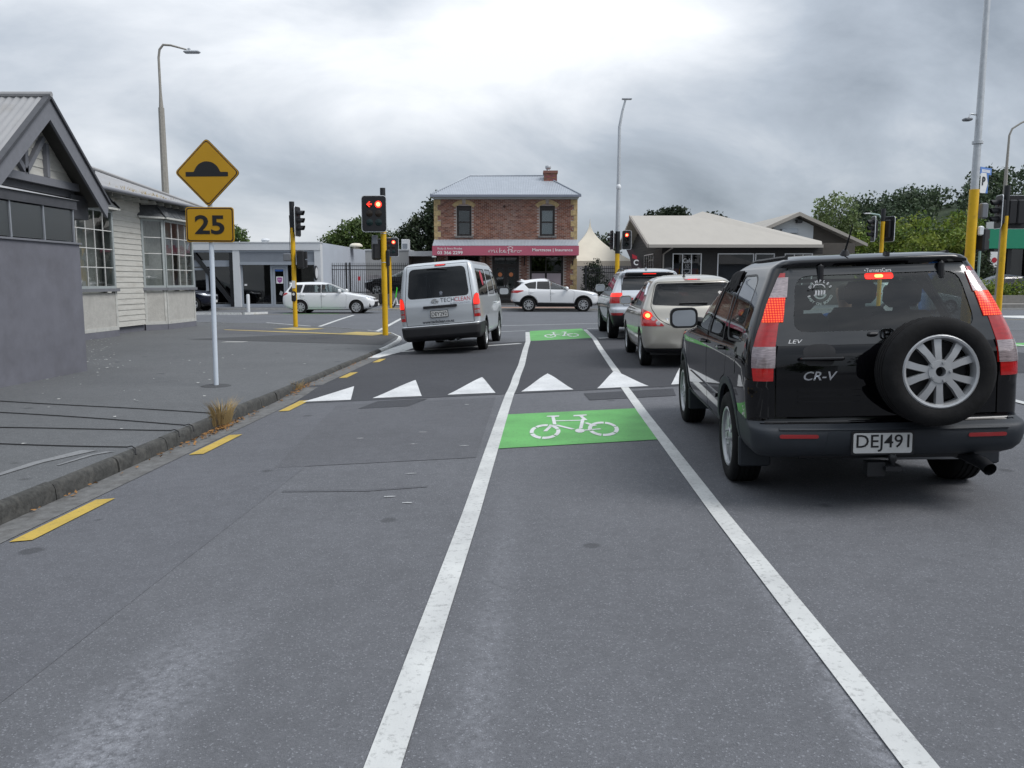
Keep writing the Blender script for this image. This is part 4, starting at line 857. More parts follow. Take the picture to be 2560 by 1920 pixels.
# ------------------------------------------------------------------ the black four-wheel drive with the spare wheel
FAR = lambda c: c.y < .2
TLE = pchip([(.5, -.735), (.85, -.735), (1.0, -.71), (1.25, -.65), (1.546, -.53), (2, -.35)])
TLIM = lambda c: c.y < TLE(c.z) + .002
crv = dict(name='four_wheel_drive', label='black four-wheel drive with spare wheel on its tailgate beside the cycle lane', cat='car', loc=(2.51, 6.02), yaw=4.6, roll=-1.7, lean=-.5,
  paint='paint_black', wb=2.62, Rt=.34, Rr=.222, ra=.395, tr=.775, tw=.215, rimstyle='pairs5', flare='plastic_grey', rR=.13, bR=.05, rF=.35, bF=.18, floor=.42, seats=(.22, 1.12), dash=1.75, dashz=1.0,
  yR=[(.345, -.80), (.375, -.87), (.43, -.915), (.50, -.93), (.535, -.925), (.555, -.90), (.57, -.815), (.585, -.80), (.80, -.80), (.86, -.81), (1.0, -.80), (1.12, -.765), (1.30, -.70), (1.50, -.61), (1.585, -.575), (1.60, -.60), (1.625, -.60), (1.645, -.50), (1.66, -.32), (1.675, .1), (1.68, .35)],
  yF=[(.345, 3.25), (.45, 3.5), (.7, 3.48), (.86, 3.38), (.96, 3.05), (1.03, 2.5), (1.07, 2.15), (1.3, 1.72), (1.5, 1.28), (1.6, .98), (1.65, .75), (1.68, .45)],
  W=[(.345, .80), (.40, .848), (.5, .866), (.75, .874), (.95, .868), (1.04, .855), (1.12, .838), (1.3, .775), (1.5, .685), (1.58, .645), (1.62, .60), (1.65, .53), (1.668, .40), (1.676, .22), (1.68, .08)],
  taper=[(-1, .985), (-.3, 1.0), (2.2, 1.0), (3.5, .93)],
  cuts=[
   ('rear_bumper', 'plastic_grey', 'B', [(-.95, .2), (.95, .2), (.95, .565), (-.95, .565)], .004, .03, dict(nmin=-.02, lim=FAR)),
   ('rear_bumper', 'plastic_grey', 'S', [(-1, .2), (-.36, .2), (-.40, .60), (-.62, .585), (-1, .565)], .004, .03),
   ('sill_trim', 'plastic_grey', 'S', [(.3, .2), (2.4, .2), (2.4, .44), (.3, .40)], .005, .02),
   ('tailgate', 'paint_black', 'B', [(-.70, .60), (.70, .60), (.70, 1.0), (.655, 1.2), (.565, 1.585), (-.565, 1.585), (-.655, 1.2), (-.70, 1.0)], 0, .03, dict(ring=(.009, None), lim=FAR)),
   ('door', 'paint_black', 'S', rounded([(1.03, .40), (2.12, .42), (2.12, .98), (1.92, 1.10), (1.45, 1.47), (1.2, 1.545), (.98, 1.56), (1.0, 1.0)], .05), 0, .03, dict(ring=(.008, None))),
   ('door', 'paint_black', 'S', rounded([(.46, .40), (1.02, .40), (.99, 1.0), (.97, 1.555), (.45, 1.56), (.24, 1.3), (.06, 1.0), (.10, .80), (.30, .74), (.40, .6)], .04), 0, .03, dict(ring=(.008, None))),
   ('side_window', 'glass_car', 'S', rounded([(1.04, 1.045), (1.90, 1.075), (1.66, 1.27), (1.42, 1.435), (1.2, 1.505), (1.02, 1.515)], .04), -.006, 0, dict(ring=(.022, 'window_seal', BLK, .001))),
   ('side_window', 'glass_tint', 'S', rounded([(.25, 1.04), (.96, 1.045), (.955, 1.515), (.52, 1.515), (.33, 1.28)], .04), -.006, 0, dict(ring=(.022, 'window_seal', BLK, .001))),
   ('quarter_window', 'glass_tint', 'S', rounded([(-.44, 1.08), (.08, 1.07), (.18, 1.15), (.29, 1.34), (.34, 1.545), (-.10, 1.55), (-.22, 1.50)], .07, 4), -.003, 0, dict(ring=(.014, 'window_seal', BLK, .001))),
   ('rear_glass_frit', 'frit', 'B', rounded([(-.695, 1.075), (.695, 1.075), (.59, 1.565), (-.59, 1.565)], .03), .002, .01, dict(lim=FAR)),
   ('rear_window', 'glass_clear', 'B', rounded([(-.575, 1.16), (.575, 1.16), (.52, 1.525), (-.52, 1.525)], .09, 4), -.004, 0, dict(lim=FAR)),
  ] + sum([[
   ('tail_light', None, 'L' if sd < 0 else 'R', [(-1.2, .85), (-.735, .85), (-.71, 1.0), (-.65, 1.25), (-.53, 1.546), (-1.2, 1.546)], 0, 0, dict(nmin=-.05, score=1)),
   ('tail_light', 'tail_red', 'B', [(sd * x, z) for x, z in ((1, .85), (.712, .85), (.706, 1.0), (.664, 1.2), (.578, 1.546), (1, 1.546))], .007, .03, dict(nmin=-.35, lim=TLIM)),
   ('clear_lens', 'tail_clear', 'B', [(sd * x, z) for x, z in ((.845, .934), (.70, .934), (.69, 1.07), (.845, 1.07))], .011, .004, dict(nmin=-.35, lim=TLIM, child='tail_light', only=None)),
   ('brake_lens', 'tail_dots', 'B', [(sd * x, z) for x, z in ((.757, 1.227), (.63, 1.227), (.60, 1.384), (.70, 1.384))], .011, .004, dict(nmin=-.35, lim=TLIM, child='tail_light')),
   ('clear_lens', 'tail_clear', 'B', [(sd * x, z) for x, z in ((.705, 1.384), (.59, 1.384), (.565, 1.515), (.655, 1.515))], .011, .004, dict(nmin=-.35, lim=TLIM, child='tail_light')),
   ] for sd in (-1, 1)], []) + [
   ('windscreen', 'glass_clear', 'F', rounded([(-.72, 1.09), (.72, 1.09), (.6, 1.55), (-.6, 1.55)], .06), -.004, 0, dict(nmin=.2, lim=lambda c: c.y > .3)),
  ])
mat('frit', (.006, .007, .008), .12, coat=1)
if 0: mat('x', (.006, .007, .008), .12, coat=1)
T, P_, body, xf = build_car(crv)
CRV = T
B = lambda x, z: surf.at('B', x, z)
class At:
    def __init__(s, *objs):
        from mathutils.bvhtree import BVHTree
        vs = []; fs = []
        for o in objs:
            k = len(vs); vs += [v.co.copy() for v in o.data.vertices]; fs += [[i + k for i in p.vertices] for p in o.data.polygons]
        s.b = BVHTree.FromPolygons(vs, fs)
    def __call__(s, axis, a, b):
        o, d = {'B': ((a, -3, b), (0, 1, 0)), 'F': ((a, 6, b), (0, -1, 0)), 'L': ((-3, a, b), (1, 0, 0)), 'R': ((3, a, b), (-1, 0, 0)), 'T': ((a, b, 4), (0, 0, -1))}[axis]
        h = s.b.ray_cast(Vector(o), Vector(d)); return h[0] if h[0] is not None else Vector((a, 0, b) if axis in 'BF' else ((0, a, b) if axis in 'LR' else (a, b, 0)))
def cwords(name, body, size, mtl, parent, at, x, z, width=None, bold=0, rot=0, off=.003, axis='B', **k):
    """lettering laid on the shell"""
    me = text_mesh(body, size, width, bold, .0, **k); ca, sa = math.cos(R(rot)), math.sin(R(rot))
    for v in me.vertices:
        u, w = v.co.x, v.co.z; u, w = u * ca + w * sa, -u * sa + w * ca
        h = at(axis, x + u, z + w); v.co = (x + u, h.y - off, z + w)
    return link(name, me, mtl, parent)
def meshes(T): return [o for o in T.children if o.type == 'MESH' and o.name.split('.')[0] not in ('seat', 'dashboard', 'steering_wheel', 'underbody')]
def conform(name, at, axis, poly, mtl, parent, off=.004, thick=.01, step=.04):
    """thin panel that follows the shell: outline in the axis view, own thickness"""
    bm = bmesh.new(); n = len(poly); f = bm.faces.new([bm.verts.new((p[0], 0, p[1])) for p in poly]); bmesh.ops.triangulate(bm, faces=[f])
    for ax in (0, 2):
        k = 0 if ax == 0 else 1; lo = min(p[k] for p in poly); hi = max(p[k] for p in poly); q = math.ceil(lo / step)
        while q * step < hi:
            co = [0, 0, 0]; co[ax] = q * step; no = [0, 0, 0]; no[ax] = 1; bmesh.ops.bisect_plane(bm, geom=bm.verts[:] + bm.edges[:] + bm.faces[:], plane_co=co, plane_no=no); q += 1
    for v in bm.verts:
        h = at(axis, v.co.x, v.co.z)
        if axis == 'B': v.co = (h.x, h.y - off, h.z)
        elif axis == 'F': v.co = (h.x, h.y + off, h.z)
        elif axis == 'L': v.co = (h.x - off, h.y, h.z)
        elif axis == 'R': v.co = (h.x + off, h.y, h.z)
    bmesh.ops.recalc_face_normals(bm, faces=bm.faces)
    dv = {'B': (0, 1, 0), 'F': (0, -1, 0), 'L': (1, 0, 0), 'R': (-1, 0, 0)}[axis]
    if sum(f.normal.dot(Vector(dv)) for f in bm.faces) > 0: bmesh.ops.reverse_faces(bm, faces=bm.faces[:])
    be = [e for e in bm.edges if len(e.link_faces) == 1]; r = bmesh.ops.extrude_edge_only(bm, edges=be)
    for v in [g for g in r['geom'] if isinstance(g, bmesh.types.BMVert)]: v.co += Vector(dv) * thick
    me = bpy.data.meshes.new(name); bm.to_mesh(me); bm.free(); me.polygons.foreach_set('use_smooth', [True] * len(me.polygons)); me.set_sharp_from_angle(angle=R(40)); return link(name, me, mtl, parent)
at = At(*meshes(T))
# spare wheel on its carrier
sp = add_wheel(T, ('pairs5', .335, .215, .222), (.205, -1.0, .915), 1, 'spare_wheel', (0, 0, R(-90))); sp.rotation_euler = (R(20), 0, R(-90))
sp.rotation_euler = (Matrix.Rotation(R(-4), 4, 'X') @ Matrix.Rotation(R(-90), 4, 'Z') @ Matrix.Rotation(R(20), 4, 'X')).to_euler()
MB().box(.0, .4, -.93, -.78, .78, 1.02).build('spare_wheel_carrier', 'plastic_black', T)
TG = P_.get('tailgate') or T
# tailgate furniture
h = MB(); h.bev(-.56, -.28, -.842, -.80, .975, 1.0, .008); h.build('tailgate_handle', 'paint_black', TG)
conform('handle_recess', at, 'B', rounded([(-.51, .94), (-.34, .94), (-.32, 1.05), (-.37, 1.08), (-.47, 1.08), (-.53, 1.05)], .03), BLK, TG, .002, .004)
for z in (.775, .70, .735): conform('panel_rib', at, 'B', rounded([(-.56, z - .006), (-.16, z - .006), (-.16, z + .006), (-.56, z + .006)], .005), 'paint_black', TG, .007, .01, .1)
cwords('badge', 'CR-V', .08, 'chrome', TG, at, -.42, .875, width=.21, bold=.001, off=.005, shear=.25)
e = at('B', .0, 1.135); em = MB(); o_ = rrect(-.043, .043, -.034, .034, .02, 4); i_ = rrect(-.034, .034, -.026, .026, .015, 4); k = len(o_)
em.add([(p[0], 0, p[1]) for p in o_] + [(p[0], 0, p[1]) for p in i_] + [(p[0], .012, p[1]) for p in o_] + [(p[0], .012, p[1]) for p in i_], [(j, (j + 1) % k, k + (j + 1) % k, k + j) for j in range(k)] + [(j, (j + 1) % k, 2 * k + (j + 1) % k, 2 * k + j) for j in range(k)] + [(k + j, k + (j + 1) % k, 3 * k + (j + 1) % k, 3 * k + j) for j in range(k)])
for poly in ([(-.024, .026), (-.012, .026), (-.010, .006), (.010, .006), (.012, .026), (.024, .026), (.018, -.026), (.008, -.026), (.007, -.006), (-.007, -.006), (-.008, -.026), (-.018, -.026)],): em.prism(poly, .012)
o = em.build('maker_emblem', 'chrome', TG, loc=e + Vector((0, -.012, 0)))
h = MB(); h.bev(-.10, -.035, -.02, .02, -.014, .014, .01); h.build('window_lock', BLK, TG, loc=at('B', -.02, 1.135))
cwords('emission_badge', 'LEV', .035, 'sticker_white', TG, at, -.57, 1.098, width=.09, shear=.3)
# high brake light, stickers inside the rear glass
conform('high_brake_light', at, 'B', rrect(-.09, .09, 1.487, 1.527, .015, 3), 'tail_lit', T, .004, .01)
conform('lamp_glow', at, 'B', rrect(-.03, .025, 1.497, 1.518, .01, 3), 'tail_hot', T, .006, .004)
cwords('window_sticker', '•TurnersCars', .034, 'sticker_white', T, at, -.005, 1.546, width=.17)
sk = MB(); c0 = at('B', -.385, 1.41); 
dm = MB()
def disc(m, cx, cz, r, n=14): m.add([(cx + r * math.cos(2 * math.pi * i / n), 0, cz + r * math.sin(2 * math.pi * i / n)) for i in range(n)], [tuple(range(n))])
for k_ in range(4): dm.add([(-.034 + k_ * .018, 0, -.02), (-.022 + k_ * .018, 0, -.024), (-.020 + k_ * .018, 0, .012), (-.032 + k_ * .018, 0, .016)], [(0, 1, 2, 3)])
for a0, a1, r0, r1, cx, cz in ((200, 340, .034, .044, 0, .0), (60, 170, .020, .027, -.02, .03), (20, 120, .03, .036, .0, .02)):
    o1 = circ(cx, cz, r1, 10, a0, a1); i1 = circ(cx, cz, r0, 10, a0, a1); dm.add([(p[0], 0, p[1]) for p in o1 + i1[::-1]], [tuple(range(22))])
stk = dm.build('window_sticker', 'sticker_white', T, loc=c0 + Vector((0, -.007, 0)))
for txt, a0, a1 in (('DIMPLES', 150, 30), ('BABY ON BOARD', 200, 340)):
    for i, ch in enumerate(txt):
        if ch == ' ': continue
        a = a0 + (a1 - a0) * i / (len(txt) - 1); rr = .075
        o = words('sticker_letter', ch, .024, 'sticker_white', stk, (rr * math.cos(R(a)), 0, rr * math.sin(R(a))), bold=.0008, extrude=.0003); o.rotation_euler = (0, R(-(a - 90) if a0 < 190 else -(a + 90)), 0)
for x in (-.37, .40):
    m = MB(); m.bev(-.018, .018, -.02, .02, -.06, .06, .012); m.build('glass_hinge', BLK, T, loc=at('B', x, 1.545) + Vector((0, -.012, -.01)))
# bumper furniture
for sd in (-1, 1): conform('reflector', at, 'B', rrect(*(sorted((sd * .46, sd * .70))), .485, .51, .012, 3), 'reflector', T, .004, .01)
conform('bumper_step', at, 'B', rounded([(-.70, .552), (.72, .552), (.72, .54), (-.70, .54)], .01), 'plastic_grey', T, .012, .04)
plate_part(T, 'DEJ491', at('B', -.07, .455) + Vector((0, -.012, 0)), .36, .13, 2, None)
words('plate_surround_lettering', '•Turners', .02, 'sticker_white', T, at('B', -.04, .378) + Vector((0, -.014, 0)), width=.075, extrude=.0005)
conform('plate_recess', at, 'B', rounded([(-.42, .37), (.30, .37), (.28, .535), (-.40, .535)], .03), 'plastic_grey', T, .003, .01)
# tow bar, exhaust, mud flaps
tb = MB(); tb.tube([(-.55, -.78, .36), (.45, -.78, .36)], .035, 8); tb.box(-.06, .04, -.98, -.78, .28, .31); tb.box(-.16, -.05, -.94, -.86, .24, .33); t_ = tb.build('tow_bar', 'black_metal', T)
m = MB(); m.lathe([(0, .0), (.012, 0), (.014, .03), (.024, .045), (.026, .065), (.018, .085), (0, .09)], 14, Matrix.Translation((-.01, -.95, .30)) @ Matrix.Rotation(R(-90), 4, 'Y')); m.build('tow_ball', 'black_metal', t_, 60)
ex = MB(); ex.tube([(.44, -.45, .33), (.52, -.75, .33), (.56, -.90, .31), (.57, -.98, .285)], [.035, .035, .04, .042], 12, False); ex.build('exhaust_pipe', 'black_metal', T, 50)
ms = MB(); ms.lathe([(0, -.28), (.09, -.27), (.1, -.2), (.1, .2), (.09, .27), (0, .28)], 16, Matrix.Translation((.35, -.55, .36))); ms.build('muffler', 'galv', T, 50)
for sd in (-1, 1):
    for yy in (-.42, 2.2):
        f = MB(); f.bev(sd * .77 - .10, sd * .77 + .12 * (1 if sd > 0 else 1) , yy - .03, yy + .015, .20, .42, .012); f.build('mud_flap', 'plastic_grey', T)
    conform('door_moulding', at, 'L' if sd < 0 else 'R', rounded([(.5, .56), (2.02, .585), (2.02, .625), (.46, .60)], .01), 'paint_black', T, .012, .02)
    for yy, zz in ((1.13, .98), (.25, .99)): handle_part(T, at('L' if sd < 0 else 'R', yy, zz).x, yy, zz, 'paint_black', sd, None, None, .19)
    hp = at('L' if sd < 0 else 'R', 1.86, 1.06); mirror_part(T, hp.x + (.03 if sd < 0 else -.03), 1.72, 1.155, 1.12, 'plastic_black')
conform('fuel_flap', at, 'L', rrect(-.30, -.12, .84, .99, .03, 4), 'paint_black', T, .002, .004)
for sd in (-1, 1): rr = MB(); rr.tube([at('T', sd * (.535 + .03 * math.sin(i * .5)), -.35 + 1.5 * i / 8) + Vector((0, 0, .008)) for i in range(9)], .013, 6); rr.build('roof_channel', BLK, T, 50)
an = MB(); p = at('T', -.12, -.28); an.tube([p, p + Vector((0, -.01, .03))], [.035, .018], 10); an.tube([p + Vector((0, -.01, .03)), p + Vector((.02, -.10, .20))], [.008, .004], 6); an.build('aerial', BLK, T, 50)
p = at('T', .08, -.50); MB().box(-.012, .012, -.03, .03, -.02, .02).build('washer_nozzle', BLK, T, loc=p)
# black garment hung over the door top
cl = MB(); n = 12; vs = []
for i in range(n + 1):
    for j in range(9):
        yy = .40 + .42 * i / n; zz = 1.575 - .15 * j / 8 * (1 + .10 * math.sin(i * 1.3)); hx = at('L', yy, max(zz, 1.05)); vs.append((hx.x - .008 - .006 * (1 + math.sin(i * 2.4 + j * .5)), yy + .01 * math.sin(j), zz))
cl.add(vs, [(i * 9 + j, i * 9 + j + 1, (i + 1) * 9 + j + 1, (i + 1) * 9 + j) for i in range(n) for j in range(8)])
o = cl.build('hanging_cloth', 'cloth_black', None, 60); bpy.context.view_layer.update(); o.matrix_world = T.matrix_world.copy(); so = o.modifiers.new('t', 'SOLIDIFY'); so.thickness = .006
tag(o, 'black cloth shut in the rear door top of the black four-wheel drive', 'cloth')
driver('cloth_blue', 'driver in a blue shirt inside the black four-wheel drive', T, .36, 1.25, .60)
# ------------------------------------------------------------------ the other vehicles
def cross_window(seq, z0, *a): return seq
def finish(T, xf, at, s, plate=None, side_handles=(), mirror=None, mpaint=BLK, msz=1.0):
    for sd in (-1, 1):
        for yy, zz in side_handles: handle_part(T, at('L' if sd < 0 else 'R', yy, zz).x, yy, zz, s.get('handle', s['paint']), sd)
        if mirror: p = at('L' if sd < 0 else 'R', mirror[0], mirror[1]); mirror_part(T, p.x, mirror[0] - .12, mirror[1] + .05, msz, mpaint)
    if plate: plate_part(T, plate[0], at('B', plate[1], plate[2]) + Vector((0, -.012, 0)), .36, .125, plate[3] if len(plate) > 3 else 4, None, plate[4] if len(plate) > 4 else 0)
PB = 'paint_silver'
# --- silver work van
van = dict(name='work_van', label='silver work van with red brake lights waiting at the stop line', cat='van', loc=(-1.38, 18.4), yaw=5.5, roll=-1.5, lean=-3.3, paint=PB, wb=2.57, Rt=.335, Rr=.2, ra=.385, tr=.735, tw=.195, rimstyle='steel', rR=.10, bR=.06, rF=.25, bF=.15, floor=.6, seats=(2.0,), dash=2.75, dashz=1.05,
  yR=[(.30, -1.0), (.36, -1.17), (.42, -1.21), (.58, -1.21), (.61, -1.19), (.63, -1.13), (.9, -1.15), (1.02, -1.15), (1.12, -1.13), (1.6, -1.03), (1.84, -.97), (1.90, -.94), (1.94, -.86), (1.965, -.6), (1.98, 0)],
  yF=[(.3, 3.3), (.5, 3.45), (.9, 3.42), (1.05, 3.3), (1.8, 2.55), (1.92, 2.2), (1.98, 1.5)],
  W=[(.30, .79), (.42, .835), (.8, .85), (1.1, .845), (1.3, .828), (1.7, .775), (1.86, .735), (1.92, .69), (1.955, .58), (1.972, .4), (1.98, .12)],
  cuts=[('rear_bumper', 'plastic_black', 'B', [(-.95, .25), (.95, .25), (.95, .615), (-.95, .615)], .004, .03, dict(nmin=-.02, lim=FAR)),
   ('rear_bumper', 'plastic_black', 'S', [(-1.3, .25), (-.44, .25), (-.46, .5), (-.9, .60), (-1.3, .615)], .004, .03),
   ('tailgate', PB, 'B', [(-.73, .635), (.73, .635), (.725, 1.15), (.655, 1.90), (-.655, 1.90), (-.725, 1.15)], 0, .03, dict(ring=(.012, None), lim=FAR)),
   ('door', PB, 'S', rounded([(1.95, .45), (2.15, .40), (2.2, 1.0), (2.95, 1.12), (2.4, 1.78), (1.95, 1.82)], .05), 0, .03, dict(ring=(.012, None))),
   ('side_window', 'glass_tint', 'S', rounded([(2.0, 1.17), (2.85, 1.2), (2.4, 1.70), (2.0, 1.74)], .05), -.006, 0, dict(ring=(.02, 'window_seal', BLK))),
   ('side_window', 'glass_tint', 'S', rounded([(.85, 1.17), (1.88, 1.17), (1.88, 1.76), (.85, 1.76)], .06), -.006, 0, dict(ring=(.02, 'window_seal', BLK))),
   ('side_window', 'glass_van', 'S', rounded([(-.83, 1.17), (.72, 1.17), (.72, 1.76), (-.68, 1.76)], .07), -.006, 0, dict(ring=(.02, 'window_seal', BLK))),
   ('rear_window', 'glass_van', 'B', rounded([(-.665, 1.20), (.665, 1.20), (.60, 1.83), (-.60, 1.83)], .11, 5), -.003, 0, dict(lim=FAR, ring=(.016, 'window_seal', BLK)))] + sum([[
   ('tail_light', 'tail_red', 'B', [(sd * x, z) for x, z in ((1, .745), (.735, .745), (.735, 1.10), (.76, 1.20), (.80, 1.24), (1, 1.24))], .008, .03, dict(nmin=-.02, lim=lambda c: c.y < -1.0)),
   ('brake_lens', 'tail_lit', 'B', [(sd * x, z) for x, z in ((1, 1.01), (.745, 1.01), (.745, 1.09), (.77, 1.19), (.80, 1.22), (1, 1.22))], .014, .004, dict(nmin=.05, lim=lambda c: c.y < -1.0, child='tail_light')),
   ('clear_lens', 'tail_clear', 'B', [(sd * x, z) for x, z in ((.9, .91), (.75, .91), (.75, .985), (.9, .985))], .014, .004, dict(nmin=.2, lim=lambda c: c.y < -1.0, child='tail_light')),
   ('clear_lens', 'tail_clear', 'B', [(sd * x, z) for x, z in ((.9, .81), (.75, .81), (.75, .885), (.9, .885))], .014, .004, dict(nmin=.2, lim=lambda c: c.y < -1.0, child='tail_light'))] for sd in (-1, 1)], []) + [
   ('windscreen', 'glass_tint', 'F', rounded([(-.74, 1.12), (.74, 1.12), (.64, 1.78), (-.64, 1.78)], .06), -.004, 0, dict(nmin=.2, lim=lambda c: c.y > 1.5))])
T, P_, body, xf = build_car(van); at = At(*meshes(T)); TG = P_['tailgate']; rl = -3.3 
finish(T, xf, at, van, ('DEY292', -.02, .86, 2, rl), ((2.1, 1.02), (1.75, 1.02)), (2.78, 1.22), BLK, 1.15)
LR = dict(rot=(0, rl, 0))
conform('grip_bar', at, 'B', [(x, z - x * math.tan(R(rl))) for x, z in rounded([(-.36, .985), (.36, .985), (.36, 1.04), (-.36, 1.04)], .02)], BLK, TG, .03, .05, .2)
cwords('lettering', 'TECH', .125, 'vinyl_dark', TG, at, .155, 1.15, width=.30, rot=rl)
cwords('lettering', 'CLEAN', .125, 'vinyl_red', TG, at, .475, 1.168, width=.33, rot=rl)
cwords('lettering', '& RESTORATION', .055, 'vinyl_grey', TG, at, .43, 1.085, width=.42, rot=rl)
cwords('lettering', 'www.techclean.co.nz', .085, 'vinyl_dark', TG, at, -.05, .70, width=.68, bold=.002, rot=rl)
em = MB(); c_ = at('B', -.11, 1.115) + Vector((0, -.008, 0))
for rx_, rz_ in ((.075, .052), (.03, .048), (.055, .022)): em.tube([(rx_ * math.cos(t), 0, rz_ * math.sin(t)) for t in [i * math.pi / 10 for i in range(21)]], .006, 5, False)
em.build('maker_emblem', 'chrome', TG, loc=c_)
conform('high_brake_light', at, 'B', [(x, z - x * math.tan(R(rl))) for x, z in rrect(-.125, .115, 1.868, 1.905, .015, 3)], 'reflector', T, .012, .03)
for k in range(4): conform('lamp_glow', at, 'B', [(x, z - x * math.tan(R(rl))) for x, z in rrect(-.085 + k * .045, -.055 + k * .045, 1.880, 1.895, .006, 2)], 'tail_lit', T, .018, .01)
w = MB(); a_ = at('B', -.3, 1.80); b_ = at('B', .14, 1.77); w.tube([a_ + Vector((0, -.02, 0)), (a_ + b_) / 2 + Vector((0, -.035, .03)), b_ + Vector((0, -.02, .02))], .012, 6); w.build('wiper', BLK, T, 50)
ck = MB(); c_ = at('B', .02, 1.27) + Vector((0, -.004, 0)); disc(ck, 0, .03, .035); ck.add([(-.03, 0, -.09), (.03, 0, -.09), (.035, 0, -.01), (-.035, 0, -.01)], [(0, 1, 2, 3)]); ck.build('window_sticker', 'vinyl_grey', T, loc=c_)
ax = MB(); ax.tube([(-.7, 0, .33), (.7, 0, .33)], .06, 8); ax.lathe([(0, -.12), (.1, -.1), (.12, 0), (.1, .1), (0, .12)], 12, Matrix.Translation((0, 0, .33))); ax.box(-.3, .05, -1.0, -.3, .28, .36); ax.tube([(.35, -1.1, .33), (.35, -.2, .33)], .04, 8); ax.build('rear_axle', 'black_metal', T)
conform('side_decal', at, 'R', circ(.1, 1.6, .17, 16), 'vinyl_red', T, .003, .004)
# --- champagne hatchback
P3 = 'paint_champagne'
hatch = dict(name='hatchback', label='champagne gold hatchback ahead of the black four-wheel drive', cat='car', loc=(3.03, 13.9), yaw=2.8, roll=-1.3, paint=P3, wb=2.6, Rt=.31, Rr=.2, ra=.355, tr=.745, tw=.19, rimstyle='seven', rR=.22, bR=.10, rF=.35, bF=.2, floor=.38, seats=(.05, 1.0), dash=1.65, dashz=.92,
  yR=[(.24, -.50), (.30, -.62), (.42, -.70), (.62, -.72), (.74, -.71), (.80, -.67), (.98, -.60), (1.03, -.56), (1.36, -.36), (1.40, -.36), (1.44, -.28), (1.48, -.10), (1.515, .35), (1.53, .8)],
  yF=[(.24, 3.2), (.45, 3.42), (.65, 3.38), (.78, 3.2), (.90, 2.7), (.98, 2.25), (1.2, 1.78), (1.36, 1.4), (1.46, 1.12), (1.51, .98), (1.53, .92)],
  W=[(.24, .78), (.4, .825), (.65, .848), (.85, .845), (.96, .825), (1.03, .80), (1.2, .73), (1.36, .655), (1.43, .60), (1.48, .51), (1.512, .36), (1.53, .1)],
  cuts=[('lower_bumper', BLK, 'B', [(-.95, .2), (.95, .2), (.95, .33), (-.95, .33)], .0, .02, dict(nmin=-.02, lim=FAR)),
   ('tailgate', P3, 'B', rounded([(-.42, .70), (.42, .70), (.60, .80), (.72, 1.0), (.60, 1.41), (-.60, 1.41), (-.72, 1.0), (-.60, .80)], .06), 0, .03, dict(ring=(.011, None), lim=FAR)),
   ('door', P3, 'S', rounded([(.98, .30), (2.05, .32), (2.1, .9), (1.85, 1.0), (1.4, 1.37), (.95, 1.44)], .05), 0, .02, dict(ring=(.01, None))),
   ('door', P3, 'S', rounded([(.42, .30), (.97, .30), (.94, 1.44), (.35, 1.43), (-.02, 1.12), (-.02, .75), (.32, .62)], .05), 0, .02, dict(ring=(.01, None))),
   ('side_window', 'glass_tint', 'S', rounded([(.97, 1.0), (1.78, 1.0), (1.38, 1.31), (.95, 1.39)], .04), -.006, 0, dict(ring=(.02, 'window_seal', BLK))),
   ('side_window', 'glass_tint', 'S', rounded([(.10, 1.01), (.93, 1.0), (.91, 1.39), (.38, 1.38), (.12, 1.18)], .05), -.006, 0, dict(ring=(.02, 'window_seal', BLK))),
   ('rear_window', 'glass_van', 'B', rounded([(-.69, 1.035), (0, 1.0), (.69, 1.035), (.585, 1.385), (-.585, 1.385)], .05), -.002, 0, dict(lim=FAR, ring=(.014, 'window_seal', BLK)))] + sum([[
   ('tail_light', 'tail_red', 'B', rounded([(sd * x, z) for x, z in ((.90, .70), (.50, .695), (.62, .80), (.74, .93), (.86, .985), (.95, .93))], .03), .008, .03, dict(nmin=-.3, lim=lambda c: c.y < -.28)),
   ('brake_lens', 'tail_lit', 'B', circ(sd * .755, .865, .065, 14), .013, .004, dict(nmin=.05, lim=FAR, child='tail_light', only=None)),
   ('brake_lens', 'tail_hot', 'B', circ(sd * .755, .865, .035, 12), .016, .004, dict(nmin=.05, lim=FAR, child='tail_light')),
   ('clear_lens', 'tail_clear', 'B', circ(sd * .675, .815, .036, 12), .013, .004, dict(nmin=.05, lim=FAR, child='tail_light')),
   ('clear_lens', 'tail_clear', 'B', circ(sd * .605, .745, .04, 6), .013, .004, dict(nmin=.05, lim=FAR, child='tail_light'))][:2 + 3] for sd in (-1, 1)], []) + [
   ('windscreen', 'glass_tint', 'F', rounded([(-.68, 1.0), (.68, 1.0), (.56, 1.42), (-.56, 1.42)], .06), -.004, 0, dict(nmin=.2, lim=lambda c: c.y > .3))])
T, P_, body, xf = build_car(hatch); at = At(*meshes(T)); TG = P_['tailgate']
finish(T, xf, at, hatch, (' ', 0, .56), ((1.05, .87), (.15, .88)), (1.72, 1.03), P3, .95)
cwords('badge', 'TIIDA', .06, 'chrome', TG, at, -.36, .80, width=.26, off=.005)
conform('high_brake_light', at, 'B', rrect(-.13, .13, 1.432, 1.452, .008, 2), 'reflector', T, .02, .05)
for k in range(6): conform('lamp_glow', at, 'B', rrect(-.072 + k * .025, -.055 + k * .025, 1.437, 1.447, .004, 2), 'tail_lit', T, .026, .01)
w = MB(); a_ = at('B', -.25, 1.06); b_ = at('B', .2, 1.06); w.tube([a_ + Vector((0, -.02, 0)), b_ + Vector((0, -.02, 0))], [.012, .022], 6); w.build('wiper', BLK, T, 50)
an = MB(); p = at('T', -.1, -.05); an.tube([p, p + Vector((0, 0, .03)), p + Vector((0, -.06, .13))], [.028, .014, .004], 8); an.build('aerial', BLK, T, 50)
